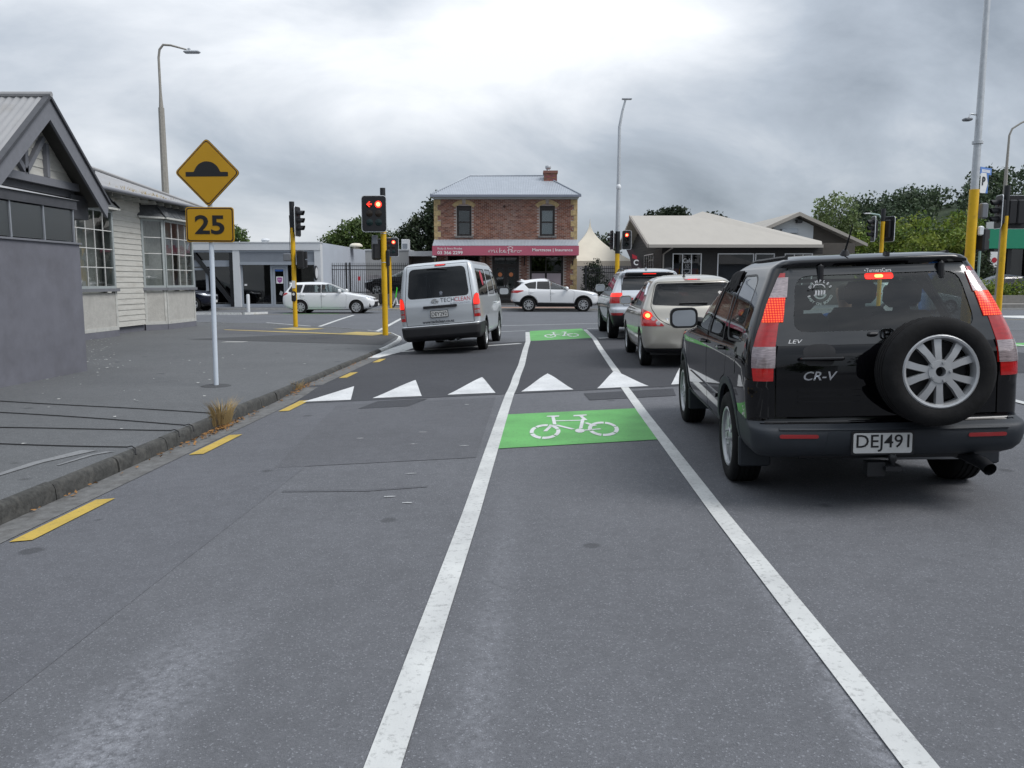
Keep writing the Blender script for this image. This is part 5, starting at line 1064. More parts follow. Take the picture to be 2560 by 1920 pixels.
for sd in (-1, 1): conform('window_visor', at, 'L' if sd < 0 else 'R', rounded([(.05, 1.2), (.34, 1.40), (.92, 1.415), (.92, 1.385), (.38, 1.36), (.10, 1.17)], .01), 'chrome', T, .02, .02)
# --- silver luxury SUV
P4 = 'paint_silverblue'
suv = dict(name='sport_utility_vehicle', label='silver sport utility vehicle with black rear spoiler glass ahead of the gold hatchback', cat='car', loc=(3.40, 20.7), yaw=1.6, roll=-.8, paint=P4, wb=2.93, Rt=.375, Rr=.245, ra=.425, tr=.84, tw=.255, rimstyle='five', rR=.2, bR=.10, rF=.35, bF=.2, floor=.5, seats=(.2, 1.2), dash=1.9, dashz=1.05,
  yR=[(.32, -.70), (.42, -.88), (.6, -.95), (.74, -.94), (.80, -.88), (1.0, -.86), (1.12, -.80), (1.17, -.74), (1.50, -.50), (1.56, -.56), (1.62, -.58), (1.66, -.5), (1.70, -.2), (1.735, .3), (1.75, .8)],
  yF=[(.32, 3.4), (.55, 3.8), (.8, 3.78), (.95, 3.55), (1.05, 3.0), (1.12, 2.5), (1.35, 2.0), (1.55, 1.55), (1.67, 1.2), (1.73, 1.0), (1.75, .9)],
  W=[(.32, .86), (.5, .93), (.8, .965), (1.0, .955), (1.12, .92), (1.2, .885), (1.5, .75), (1.60, .70), (1.67, .62), (1.71, .5), (1.735, .35), (1.75, .1)],
  cuts=[('rear_bumper', BLK, 'B', [(-1, .25), (1, .25), (1, .60), (.7, .62), (.55, .70), (-.55, .70), (-.7, .62), (-1, .60)], .002, .03, dict(nmin=-.02, lim=FAR)),
   ('sill_trim', BLK, 'S', [(-.9, .25), (2.6, .25), (2.6, .42), (-.45, .42), (-.5, .5), (-.9, .6)], .003, .02),
   ('tailgate', P4, 'B', rounded([(-.66, .82), (.66, .82), (.70, 1.1), (.66, 1.62), (-.66, 1.62), (-.70, 1.1)], .04), 0, .03, dict(ring=(.012, None), lim=FAR)),
   ('door', P4, 'S', rounded([(1.12, .43), (2.3, .43), (2.35, 1.05), (2.1, 1.14), (1.6, 1.54), (1.1, 1.62)], .05), 0, .02, dict(ring=(.012, None))),
   ('door', P4, 'S', rounded([(.48, .43), (1.1, .43), (1.08, 1.62), (.3, 1.61), (.1, 1.2), (.1, .9), (.42, .75)], .05), 0, .02, dict(ring=(.012, None))),
   ('side_window', 'glass_tint', 'S', rounded([(1.12, 1.16), (2.05, 1.17), (1.58, 1.5), (1.1, 1.57)], .04), -.006, 0, dict(ring=(.02, 'window_seal', BLK))),
   ('side_window', 'glass_tint', 'S', rounded([(.2, 1.17), (1.08, 1.16), (1.06, 1.57), (.36, 1.56)], .04), -.006, 0, dict(ring=(.02, 'window_seal', BLK))),
   ('quarter_window', 'glass_van', 'S', rounded([(-.38, 1.2), (.12, 1.18), (.28, 1.55), (-.1, 1.54)], .05), -.004, 0, dict(ring=(.014, 'window_seal', BLK))),
   ('rear_glass_frit', 'frit', 'B', rounded([(-.60, 1.535), (.60, 1.535), (.58, 1.635), (-.58, 1.635)], .04), .004, .02, dict(lim=FAR)),
   ('rear_window', 'glass_tint', 'B', rounded([(-.70, 1.20), (.70, 1.20), (.62, 1.52), (-.62, 1.52)], .04), -.002, 0, dict(lim=FAR))] + sum([[
   ('tail_light', 'tail_red', 'B', [(sd * x, z) for x, z in ((1.1, .88), (.46, .90), (.42, 1.02), (.68, 1.03), (.68, 1.14), (.90, 1.14), (1.1, 1.05))], .006, .02, dict(nmin=-.25, lim=lambda c: c.y < -.52)),
   ('brake_lens', 'tail_lit', 'B', [(sd * x, z) for x, z in ((1.1, 1.045), (.69, 1.045), (.69, 1.13), (.90, 1.13), (1.1, 1.08))], .012, .004, dict(nmin=.02, lim=FAR, child='tail_light')),
   ('reflector', 'reflector', 'B', [(sd * x, z) for x, z in ((1.0, .60), (.70, .60), (.66, .66), (1.0, .66))], .006, .01, dict(nmin=.05, lim=FAR))] for sd in (-1, 1)], []) + [
   ('windscreen', 'glass_tint', 'F', rounded([(-.75, 1.16), (.75, 1.16), (.62, 1.62), (-.62, 1.62)], .06), -.004, 0, dict(nmin=.2, lim=lambda c: c.y > .3))])
T, P_, body, xf = build_car(suv); at = At(*meshes(T)); finish(T, xf, at, suv, None, ((1.2, 1.02), (.25, 1.03)), (2.0, 1.2), P4, 1.1)
conform('high_brake_light', at, 'B', rrect(-.16, .16, 1.585, 1.603, .005, 2), 'tail_lit', T, .012, .01)
for sd in (-1, 1): rr = MB(); rr.tube([at('T', sd * .60, -.25 + 1.8 * i / 8) + Vector((0, 0, .05 if 0 < i < 8 else 0)) for i in range(9)], .018, 6); rr.build('roof_rail', BLK, T, 50)
an = MB(); p = at('T', -.05, -.25); an.add([p + Vector(q) for q in ((-.03, -.08, 0), (.03, -.08, 0), (.02, .12, 0), (-.02, .12, 0), (0, -.09, .08))], [(0, 1, 4), (1, 2, 4), (2, 3, 4), (3, 0, 4)]); an.build('aerial', P4, T)
for sd in (-1, 1): ex = MB(); ex.tube([(sd * .62, -.5, .45), (sd * .62, -.94, .45)], .045, 10, False); ex.build('exhaust_pipe', 'chrome', T, 50)
# --- white station wagon
P5 = 'paint_carwhite'
def wagon_spec(**k):
    s = dict(cat='car', paint=P5, wb=2.6, Rt=.305, Rr=.205, ra=.35, tr=.745, tw=.185, rimstyle='cover', rR=.16, bR=.10, rF=.35, bF=.22, floor=.36, seats=(.1, 1.05), dash=1.75, dashz=.9,
      yR=[(.22, -.55), (.30, -.78), (.42, -.88), (.60, -.91), (.80, -.89), (.92, -.85), (1.0, -.79), (1.34, -.58), (1.385, -.62), (1.41, -.64), (1.425, -.58), (1.445, -.2), (1.47, .3), (1.475, .55)],
      yF=[(.2, 3.1), (.28, 3.38), (.42, 3.50), (.58, 3.50), (.70, 3.43), (.78, 3.25), (.86, 2.92), (.93, 2.52), (.97, 2.22), (1.12, 1.92), (1.25, 1.65), (1.36, 1.38), (1.42, 1.15), (1.455, .95), (1.475, .75)],
      W=[(.2, .78), (.35, .825), (.65, .846), (.86, .838), (.95, .815), (1.0, .80), (1.2, .715), (1.35, .64), (1.41, .58), (1.445, .48), (1.465, .32), (1.475, .1)],
      taper=[(-1.1, .95), (-.4, 1), (2.4, 1), (3.4, .92)],
      cuts=[('door', P5, 'S', rounded([(1.0, .26), (2.12, .28), (2.16, .88), (1.98, .98), (1.62, 1.24), (1.35, 1.37), (.98, 1.39)], .05), 0, .02, dict(ring=(.009, None))),
       ('door', P5, 'S', rounded([(.40, .28), (.99, .26), (.97, 1.38), (.2, 1.37), (.02, 1.0), (-.02, .75), (.30, .6)], .05), 0, .02, dict(ring=(.009, None))),
       ('side_window', 'glass_car', 'S', rounded([(1.0, .965), (2.02, .975), (1.62, 1.22), (1.34, 1.34), (.98, 1.36)], .035), -.006, 0, dict(ring=(.018, 'window_seal', BLK))),
       ('side_window', 'glass_car', 'S', rounded([(.10, .965), (.97, .965), (.95, 1.345), (.2, 1.34)], .035), -.006, 0, dict(ring=(.018, 'window_seal', BLK))),
       ('quarter_window', 'glass_tint', 'S', rounded([(-.56, 1.03), (-.45, .98), (.02, .965), (.12, 1.34), (-.38, 1.325)], .05), -.006, 0, dict(ring=(.018, 'window_seal', BLK))),
       ('rear_window', 'glass_tint', 'B', rounded([(-.66, 1.0), (.66, 1.0), (.56, 1.33), (-.56, 1.33)], .05), -.004, 0, dict(lim=FAR)),
       ('windscreen', 'glass_car', 'F', rounded([(-.72, .985), (.72, .985), (.56, 1.38), (-.56, 1.38)], .06), -.004, 0, dict(nmin=.12, lim=lambda c: c.y > .3)),
       ('tail_light', 'tail_red', 'S', rounded([(-1.05, .82), (-.82, .80), (-.55, .93), (-.65, .975), (-1.05, .98)], .03), .006, .02, dict(nmin=-.2, lim=lambda c: c.y < -.3)),
       ('headlight', 'headlight', 'S', rounded([(2.75, .79), (3.15, .69), (3.6, .62), (3.6, .72), (3.2, .79)], .02), .004, .02, dict(nmin=-.1, lim=lambda c: c.y > 2.3)),
       ('fog_recess', BLK, 'S', rounded([(3.18, .30), (3.28, .30), (3.22, .50)], .02), .002, .02, dict(nmin=.05, lim=lambda c: c.y > 2.3)),
       ('grille', BLK, 'F', rounded([(-.62, .30), (.62, .30), (.50, .56), (-.50, .56)], .06), .003, .03, dict(lim=lambda c: c.y > 2.5)),
       ('grille', BLK, 'F', rounded([(-.55, .64), (.55, .64), (.55, .70), (-.55, .70)], .02), .003, .03, dict(lim=lambda c: c.y > 2.5))])
    s.update(k); return s
s = wagon_spec(name='station_wagon', label='white station wagon crossing in front of the white shop', loc=(-9.85, 38.95), yaw=90, roll=0, handle='paint_carwhite')
T, P_, body, xf = build_car(s); at = At(*meshes(T)); finish(T, xf, at, s, None, ((1.08, .86), (.12, .87)), (1.92, 1.0), P5, .95)
pl = MB(); pl.box(-.18, .18, -.004, .004, -.06, .06); pl.build('number_plate', 'plate', T, loc=at('F', 0, .43) + Vector((0, .01, 0)))
driver('cloth_grey', 'driver in dark clothes inside the white station wagon', T, .36, 1.05, .50)
# --- white crossover SUV
def cross_spec(**k):
    P = k.get('paint', P5); fl = BLK
    s = dict(cat='car', paint=P, wb=2.7, Rt=.355, Rr=.235, ra=.405, tr=.80, tw=.225, rimstyle='ten', flare=BLK, rR=.22, bR=.12, rF=.38, bF=.25, floor=.46, seats=(.15, 1.12), dash=1.85, dashz=1.02,
      yR=[(.28, -.50), (.40, -.72), (.50, -.84), (.62, -.90), (.75, -.88), (.95, -.86), (1.05, -.82), (1.15, -.72), (1.42, -.44), (1.475, -.56), (1.50, -.58), (1.52, -.52), (1.56, -.2), (1.62, .3), (1.655, .75)],
      yF=[(.28, 3.2), (.45, 3.52), (.7, 3.56), (.86, 3.50), (.95, 3.32), (1.02, 2.95), (1.07, 2.5), (1.10, 2.2), (1.25, 1.82), (1.42, 1.42), (1.54, 1.12), (1.62, .92), (1.655, .82)],
      W=[(.28, .82), (.45, .90), (.8, .918), (1.0, .905), (1.08, .88), (1.15, .85), (1.35, .765), (1.48, .69), (1.55, .62), (1.60, .52), (1.635, .36), (1.655, .1)],
      taper=[(-1.0, .94), (-.3, 1), (2.4, 1), (3.5, .91)],
      cuts=[('rear_bumper', BLK, 'B', [(-1, .2), (1, .2), (1, .50), (-1, .50)], .003, .02, dict(nmin=-.1, lim=FAR)),
       ('rear_bumper', BLK, 'S', [(-1, .2), (-.3, .2), (-.40, .44), (-1, .56)], .003, .02),
       ('sill_trim', BLK, 'S', [(.3, .2), (2.5, .2), (2.5, .42), (1.5, .44), (.3, .46)], .003, .02),
       ('front_bumper_trim', BLK, 'S', [(3.0, .2), (3.7, .2), (3.7, .36), (3.05, .36)], .003, .02, dict(nmin=-.1, lim=lambda c: c.y > 2.6)),
       ('door', P, 'S', rounded([(1.10, .46), (2.22, .44), (2.26, 1.0), (1.95, 1.12), (1.5, 1.45), (1.06, 1.545)], .05), 0, .02, dict(ring=(.01, None))),
       ('door', P, 'S', rounded([(.46, .47), (1.09, .46), (1.05, 1.545), (.35, 1.53), (.02, 1.2), (.0, .85), (.35, .72)], .05), 0, .02, dict(ring=(.01, None))),
       ('side_window', 'glass_car', 'S', rounded([(1.08, 1.10), (2.03, 1.085), (1.70, 1.29), (1.4, 1.445), (1.06, 1.505)], .04), -.006, 0, dict(ring=(.02, 'window_seal', BLK))),
       ('side_window', 'glass_tint', 'S', rounded([(.40, 1.125), (1.05, 1.10), (1.03, 1.505), (.42, 1.49)], .04), -.006, 0, dict(ring=(.02, 'window_seal', BLK))),
       ('quarter_window', 'glass_tint', 'S', rounded([(.0, 1.14), (.36, 1.125), (.38, 1.485), (.1, 1.45), (-.22, 1.36)], .05), -.006, 0, dict(ring=(.02, 'window_seal', BLK))),
       ('rear_window', 'glass_tint', 'B', rounded([(-.70, 1.15), (.70, 1.15), (.60, 1.42), (-.60, 1.42)], .05), -.004, 0, dict(lim=FAR)),
       ('windscreen', 'glass_car', 'F', rounded([(-.76, 1.11), (.76, 1.11), (.58, 1.55), (-.58, 1.55)], .06), -.004, 0, dict(nmin=.12, lim=lambda c: c.y > .3)),
       ('tail_light', 'tail_red', 'S', rounded([(-1.0, .93), (-.55, .93), (-.22, 1.03), (-.30, 1.06), (-.75, 1.06)], .02), .006, .02, dict(nmin=-.25, lim=lambda c: c.y < -.1)),
       ('headlight', 'headlight', 'S', rounded([(2.85, .90), (3.2, .80), (3.6, .74), (3.6, .82), (3.2, .88)], .02), .004, .02, dict(nmin=-.1, lim=lambda c: c.y > 2.5)),
       ('grille', BLK, 'F', rounded([(-.5, .36), (.5, .36), (.42, .72), (-.42, .72)], .08), .003, .03, dict(lim=lambda c: c.y > 2.5))])
    s.update(k); return s
s = cross_spec(name='crossover_car', label='white crossover car with black wheel arches before the brick building', loc=(.82, 41.35), yaw=90, roll=0, handle='paint_carwhite')
T, P_, body, xf = build_car(s); at = At(*meshes(T)); finish(T, xf, at, s, None, ((1.18, .96), (.15, .98)), (1.95, 1.1), P5, 1.05)
an = MB(); p = at('T', 0, -.28); an.add([p + Vector(q) for q in ((-.03, -.1, 0), (.03, -.1, 0), (.02, .12, 0), (-.02, .12, 0), (0, -.1, .07))], [(0, 1, 4), (1, 2, 4), (2, 3, 4), (3, 0, 4)]); an.build('aerial', P5, T)
driver('cloth_grey', 'driver in grey clothes inside the white crossover', T, .38, 1.12, .62)
s = cross_spec(name='parked_car', label='dark blue car parked behind the white kerbed island, half hidden by the weatherboard building', loc=(-18.7, 42.0), yaw=90, paint='paint_navy', rimstyle='five', flare=None, handle='paint_navy')
T, P_, body, xf = build_car(s); at = At(*meshes(T)); finish(T, xf, at, s, None, (), (1.95, 1.1), 'paint_navy', 1.05)
pl = MB(); pl.box(-.18, .18, -.004, .004, -.06, .06); pl.build('number_plate', 'plate', T, loc=at('F', 0, .5) + Vector((0, .01, 0)))
s = cross_spec(name='parked_utility', label='black high utility vehicle parked behind the palisade fence left of the brick building', loc=(-5.25, 49.2), yaw=-90, paint='paint_black', rimstyle='five', z=.72, handle='paint_black')
T, P_, body, xf = build_car(s); at = At(*meshes(T)); finish(T, xf, at, s, None, (), (1.95, 1.1), 'chrome', 1.3)
s = wagon_spec(name='small_car', label='pale mint car in the cross street behind the black four-wheel drive', loc=(17.6, 38.6), yaw=90, paint='paint_mint', rimstyle='five', handle='paint_mint')
for i, c_ in enumerate(s['cuts']):
    if c_[1] == P5: s['cuts'][i] = (c_[0], 'paint_mint', *c_[2:])
T, P_, body, xf = build_car(s)
s = cross_spec(name='parked_car', label='dark car parked in the yard of the green building', loc=(31.5, 52.0), yaw=-100, paint='paint_navy', rimstyle='five', flare=None, z=.36, handle='paint_navy')
T, P_, body, xf = build_car(s)
# ================================================================== buildings
def rebase(T):
    for o in T.children: o.location = o.location - T.location
def frame(A, B, z=0):
    """local frame of a wall facet: x along A to B, -y outwards, z up"""
    a = Vector((A[0], A[1], z)); d = Vector((B[0] - A[0], B[1] - A[1], 0)); L = d.length; d.normalize()
    return Matrix(((d.x, -d.y, 0, a.x), (d.y, d.x, 0, a.y), (0, 0, 1, a.z), (0, 0, 0, 1))), L
def mbox(mb, m, x0, x1, y0, y1, z0, z1): return mb.box(x0, x1, y0, y1, z0, z1, m)
def corr(mb, A, B, up, tf, pitch=.09, amp=.012, t0=0, sub=4):
    """corrugated sheet: eave from A to B, ribs running along 'up'; tf(u) = length up the slope at u metres"""
    A = Vector(A); B = Vector(B); d = B - A; L = d.length; d.normalize(); up = Vector(up).normalized(); n = d.cross(up).normalized()
    if n.z < 0: n = -n
    k = max(2, int(L / pitch * sub)); vs = []
    for i in range(k + 1):
        u = L * i / k; o = A + d * u + n * amp * math.sin(2 * math.pi * u / pitch); lo, hi = t0, tf(u); vs += [o + up * lo, o + up * max(hi, lo + .001)]
    mb.add(vs, [(2 * i, 2 * i + 2, 2 * i + 3, 2 * i + 1) for i in range(k)]); return mb
def window_grid(T, m, x0, x1, z0, z1, cols, rows, fw=.07, mw=.022, gl='glass_build', fr='window_frame', mu='muntin', depth=.04, colw=None):
    w = MB()
    for a in ((x0, x0 + fw, z0, z1), (x1 - fw, x1, z0, z1), (x0 + fw, x1 - fw, z0, z0 + fw), (x0 + fw, x1 - fw, z1 - fw, z1)): w.box(a[0], a[1], -.012, .07, a[2], a[3], m)
    W_ = w.build('window', fr, T); ix0, ix1, iz0, iz1 = x0 + fw, x1 - fw, z0 + fw, z1 - fw
    for i in range(1, cols): x = ix0 + (ix1 - ix0) * i / cols; MB().box(x - mw / 2, x + mw / 2, .006, .034, iz0, iz1, m).build('muntin', mu, W_)
    for j in range(1, rows): z = iz0 + (iz1 - iz0) * j / rows; MB().box(ix0, ix1, .010, .030, z - mw / 2, z + mw / 2, m).build('muntin', mu, W_)
    for i in range(cols):
        for j in range(rows):
            a0, a1 = ix0 + (ix1 - ix0) * i / cols, ix0 + (ix1 - ix0) * (i + 1) / cols; b0, b1 = iz0 + (iz1 - iz0) * j / rows, iz0 + (iz1 - iz0) * (j + 1) / rows; t = random.uniform(-.002, .002)
            MB().add([m @ Vector(p) for p in ((a0, .022 + t, b0), (a1, .022 - t, b0), (a1, .022 + t, b1), (a0, .022 - t, b1))], [(0, 1, 2, 3)]).build('pane', gl, W_)
    return W_
random.seed(21)
WL = thing('weatherboard_building', 'cream weatherboard shop building with bay windows behind the hump sign', 'building', (-12.5, 24, FP))
def wx(y, off=0): return -11.55 + .04 * (y - 23) + off
# core behind the cladding
MB().add([(wx(10, -.06), 10, 0), (wx(28.55, -.06), 28.55, 0), (-19, 28.55, 0), (-19, 10, 0), (wx(10, -.06), 10, .5), (wx(28.55, -.06), 28.55, .5), (-19, 28.55, .5), (-19, 10, .5)], [(0, 1, 2, 3), (4, 5, 6, 7), (0, 1, 5, 4), (1, 2, 6, 5), (2, 3, 7, 6)]).build('plinth', 'grey_render', WL)
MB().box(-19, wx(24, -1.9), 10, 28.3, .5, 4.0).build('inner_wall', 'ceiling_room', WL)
def boards(T, A, B, z0, z1, exp=.163, material='board'):
    m, L = frame(A, B); k = 0; z = z0; me = None
    while z < z1 - .02:
        h = min(exp, z1 - z); j = random.uniform(-.003, .003)
        MB().add([m @ Vector(p) for p in ((0, -.030 + j, z), (L, -.030 + j, z), (L, -.012, z + h + .012), (0, -.012, z + h + .012), (0, .012, z), (L, .012, z), (L, .012, z + h + .012), (0, .012, z + h + .012))], [(0, 1, 2, 3), (4, 7, 6, 5), (0, 4, 5, 1), (0, 3, 7, 4), (1, 5, 6, 2), (3, 2, 6, 7)]).build('weatherboard', material, T)
        z += exp
    return m, L
boards(WL, (wx(23.2), 23.2), (wx(25.5), 25.5), .22, 4.0); boards(WL, (wx(28.0), 28.0), (wx(28.6), 28.6), .22, 4.0)
boards(WL, (wx(28.6), 28.6), (-16, 28.8), .22, 4.0, .3)
MB().box(wx(24) - .1, wx(24) - .03, 20, 28.5, .2, 4.05).build('wall_frame', 'board_trim', WL)
def bay(facets, sill=1.33, head=3.48):
    for A, B, cols in facets:
        m, L = frame(A, B)
        MB().box(0, L, 0, .12, FP - .15, .20, m).build('bay_plinth', 'grey_render', WL)
        MB().box(.07, L - .07, .012, .12, .22, sill - .10, m).build('roughcast_panel', 'roughcast', WL)
        c = MB()
        for a in ((0, .075, .2, sill - .06), (L - .075, L, .2, sill - .06), (.075, L - .075, .2, .30)): c.box(a[0], a[1], -.004, .1, a[2], a[3], m)
        c.build('panel_trim', 'board_trim', WL)
        MB().box(-.05, L + .05, -.07, .12, sill - .06, sill + .02, m).build('window_sill', 'sill', WL)
        if cols: window_grid(WL, m, 0, L, sill + .022, head, cols, 4)
        else: MB().box(0, L, 0, .1, sill + .022, head, m).build('corner_board', 'window_frame', WL)
        # slate skirt roof
        s = MB(); n = max(2, int(L / .24)); nr = 3
        for r in range(nr):
            for i in range(-1, n + 1):
                x0 = L * (i + (.5 if r % 2 else 0)) / n; x1 = x0 + L / n - .008; f0, f1 = r / nr, (r + 1) / nr; sh = .30 * f0
                x0 = max(x0, -.15 + sh * .6); x1 = min(x1, L + .15 - sh * .6)
                if x1 - x0 < .04: continue
                z0_ = head + .06 + .46 * f0; z1_ = head + .06 + .46 * f1 + .02; y0_ = -.16 + .42 * f0; y1_ = -.16 + .42 * f1 + .01; q = random.uniform(-.006, .01)
                MB().add([m @ Vector(p) for p in ((x0, y0_ - q, z0_ + .02), (x1, y0_ - q, z0_ + .02 + random.uniform(-.01, .01)), (x1, y1_, z1_ + .012), (x0, y1_, z1_ + .012), (x0, y0_, z0_), (x1, y0_, z0_), (x1, y1_, z1_ - .005), (x0, y1_, z1_ - .005))], [(0, 1, 2, 3), (0, 4, 5, 1), (1, 5, 6, 2), (0, 3, 7, 4)]).build('slate', 'slate', WL)
        b = MB(); b.box(-.12, L + .12, -.17, -.12, head + .01, head + .065, m); b.box(-.1, L + .1, -.12, .05, head + .0, head + .03, m); b.build('bay_fascia', 'board_trim', WL)
        MB().add([m @ Vector(p) for p in ((-.1, -.13, head + .05), (L + .1, -.13, head + .05), (L, .27, head + .5), (0, .27, head + .5))], [(0, 1, 2, 3)]).build('bay_roof_deck', 'grey_trim_dark', WL)
bay([((-11.15, 19.3), (-11.03, 22.9), 8), ((-11.02, 22.91), (wx(23.3), 23.32), 0)])
bay([((wx(25.6), 25.55), (-10.98, 26.08), 1), ((-10.97, 26.1), (-10.88, 28.15), 4), ((-10.875, 28.17), (wx(28.65), 28.66), 1)])
# curtains and dim things behind the panes
for y0, y1, mt in ((19.8, 20.6, 'blind'), (21.4, 22.0, 'poster_grey'), (26.3, 26.9, 'poster_grey'), (27.2, 27.7, 'fascia_pink')): MB().box(wx(24) - .55, wx(24) - .5, y0, y1, 1.5, 2.9).build('inside_blind', mt, WL)
# hipped iron roof, gutter, rafter ends
E1, E2, AP = Vector((-11.4, 8, 4.05)), Vector((-10.68, 28.85, 4.05)), Vector((-14.6, 25.0, 5.62))
up = Vector((-3.85, 0, 1.53)); SL = up.length; Ld = (E2 - E1).length
r = corr(MB(), E1, E2, up, lambda u: SL if u < Ld - 3.95 else SL * max(0, (Ld - u) / 3.95), .12, .012)
r.build('iron_roof', 'iron_roof', WL, 60)
corr(MB(), (-10.68, 28.86, 4.047), (-18.6, 28.95, 4.065), (0, -3.95, 1.54), lambda u: 4.24 * (1 - abs(u - 4.05) / 4.05), .12, .012).build('iron_roof', 'iron_roof', WL, 60)
MB().tube([AP + Vector((0, -17, .02)), AP + Vector((0, 0, .02)), E2 + Vector((0, 0, .03))], .05, 6).build('ridge_cap', 'iron_roof', WL)
g = MB(); g.tube([E1 + Vector((.04, 0, -.03)), E2 + Vector((.04, 0, -.03))], .055, 8); g.build('gutter', 'grey_trim', WL, 60)
for i in range(24):
    y = 17 + i * .51; MB().box(wx(y, .0), wx(y, .46), y - .025, y + .025, 3.90, 4.0).build('rafter_end', 'board_trim', WL)
MB().add([(wx(10, .5), 10, 4.035), (wx(28.7, .5), 28.7, 4.035), (wx(28.7, -.3), 28.7, 4.1), (wx(10, -.3), 10, 4.1)], [(0, 1, 2, 3)]).build('eave_lining', 'board_trim', WL)
for y, t in ((21.2, .45), (23.3, .45), (25.2, .45)):
    p = Vector((wx(y, .45), y, 4.12)) + up * t; MB().box(p.x - .12, p.x + .12, p.y - .12, p.y + .12, p.z + .0, p.z + .09).build('roof_vent', 'grey_trim_dark', WL)
lc = MB()
for i in range(160):
    y = random.choice((random.gauss(24.4, .3), random.gauss(25.4, .25), random.gauss(26.3, .2), random.uniform(23, 27.5))); t = abs(random.gauss(0, .05)); p = Vector((wx(y, .47), y, 4.10)) + up * t; a = random.uniform(0, 6.28); h = random.uniform(.03, .13); w_ = .012
    lc.add([p + Vector((w_ * math.cos(a), w_ * math.sin(a), 0)), p - Vector((w_ * math.cos(a), w_ * math.sin(a), 0)), p + Vector((random.gauss(0, .03), random.gauss(0, .03), h))], [(0, 1, 2)])
lc.build('gutter_moss', 'lichen', WL)['kind'] = 'stuff'
# gabled porch facing the road
PX, PY, PZ, HS, DZ = -10.0, 18.25, 5.50, 2.38, 2.02
def slope(sd): return Vector((0, sd * HS, -DZ))
for sd in (-1, 1):
    e = Vector((PX, PY, PZ)) + slope(sd) ; inn = e + Vector((-7, 0, 0))
    corr(MB(), tuple(e), tuple(inn), -slope(sd), lambda u: slope(sd).length, .16, .018).build('porch_roof', 'iron_roof', WL, 60)
    n = Vector((0, sd * DZ, HS)).normalized()
    q = [Vector((0, 0, -.03)), slope(sd) + Vector((0, 0, -.03)), slope(sd) + Vector((0, 0, -.46)) - slope(sd).normalized() * .12, Vector((0, 0, -.48))]
    b = MB(); b.add([Vector((PX + .0, PY, PZ)) + p for p in q] + [Vector((PX - .06, PY, PZ)) + p for p in q], [(0, 1, 2, 3), (4, 7, 6, 5), (0, 4, 5, 1), (1, 5, 6, 2), (2, 6, 7, 3)]); b.build('bargeboard', 'grey_trim', WL)
    b = MB(); c0 = Vector((PX + .05, PY, PZ + .03)); b.add([c0 + Vector((0, 0, .02)), c0 + slope(sd) * 1.01 + Vector((0, 0, .02)), c0 + slope(sd) * 1.01 + Vector((0, 0, -.06)), c0 + Vector((0, 0, -.06))] + [c0 + Vector((-.14, 0, .02)), c0 + slope(sd) * 1.01 + Vector((-.14, 0, .02)), c0 + slope(sd) * 1.01 + Vector((-.14, 0, -.06)), c0 + Vector((-.14, 0, -.06))], [(0, 1, 2, 3), (4, 7, 6, 5), (0, 4, 5, 1), (1, 5, 6, 2), (2, 6, 7, 3)]); b.build('roof_flashing', 'grey_trim_dark', WL)
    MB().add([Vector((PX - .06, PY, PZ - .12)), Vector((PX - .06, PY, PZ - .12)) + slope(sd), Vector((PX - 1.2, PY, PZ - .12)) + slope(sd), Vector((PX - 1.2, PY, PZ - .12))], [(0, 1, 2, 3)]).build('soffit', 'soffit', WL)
MB().tube([(PX + .06, PY, PZ + .05), (PX - 7, PY, PZ + .05)], .06, 8).build('ridge_cap', 'iron_roof', WL)
z = 3.86
while z < 5.1:
    hw_ = (PZ - .25 - z) * HS / DZ; m, L = frame((-10.5, PY - hw_), (-10.5, PY + hw_)); MB().add([m @ Vector(p) for p in ((0, -.03, z), (L, -.03, z), (L - .22, -.012, z + .2), (.22, -.012, z + .2), (0, .01, z), (L, .01, z), (L - .22, .01, z + .2), (.22, .01, z + .2))], [(0, 1, 2, 3), (0, 4, 5, 1), (3, 2, 6, 7), (0, 3, 7, 4), (1, 5, 6, 2)]).build('weatherboard', 'board', WL); z += .19
MB().box(-10.56, -10.38, PY - 2.2, PY + 1.75, 3.68, 3.85).build('tie_beam', 'grey_trim', WL); MB().box(-10.7, -10.5, PY - 2.2, PY + 1.75, 3.52, 3.68).build('tie_beam', 'grey_trim_dark', WL)
for (a, b) in (((17.9, 3.86), (17.58, 4.18)), ((17.9, 3.86), (17.95, 4.44)), ((17.9, 3.86), (18.66, 4.70)), ((18.74, 3.86), (18.76, 4.60)), ((17.0, 3.86), (16.4, 4.2))):
    d = Vector((0, b[0] - a[0], b[1] - a[1])); L = d.length; m = Matrix.Translation((-10.43, a[0], a[1])) @ Matrix.Rotation(math.atan2(-(b[0] - a[0]), b[1] - a[1]), 4, 'X'); MB().box(-.05, .05, -.055, .055, 0, L, m).build('gable_strut', 'grey_trim', WL)
MB().box(-10.8, -10.45, 19.75, 20.5, 3.04, 3.60).build('porch_bracket', 'grey_trim_dark', WL); MB().box(-10.9, -10.75, 18.9, 19.0, 3.3, 3.52).build('bracket_pin', 'board_trim', WL)
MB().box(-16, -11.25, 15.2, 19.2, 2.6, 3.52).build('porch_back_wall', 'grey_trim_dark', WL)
rebase(WL)
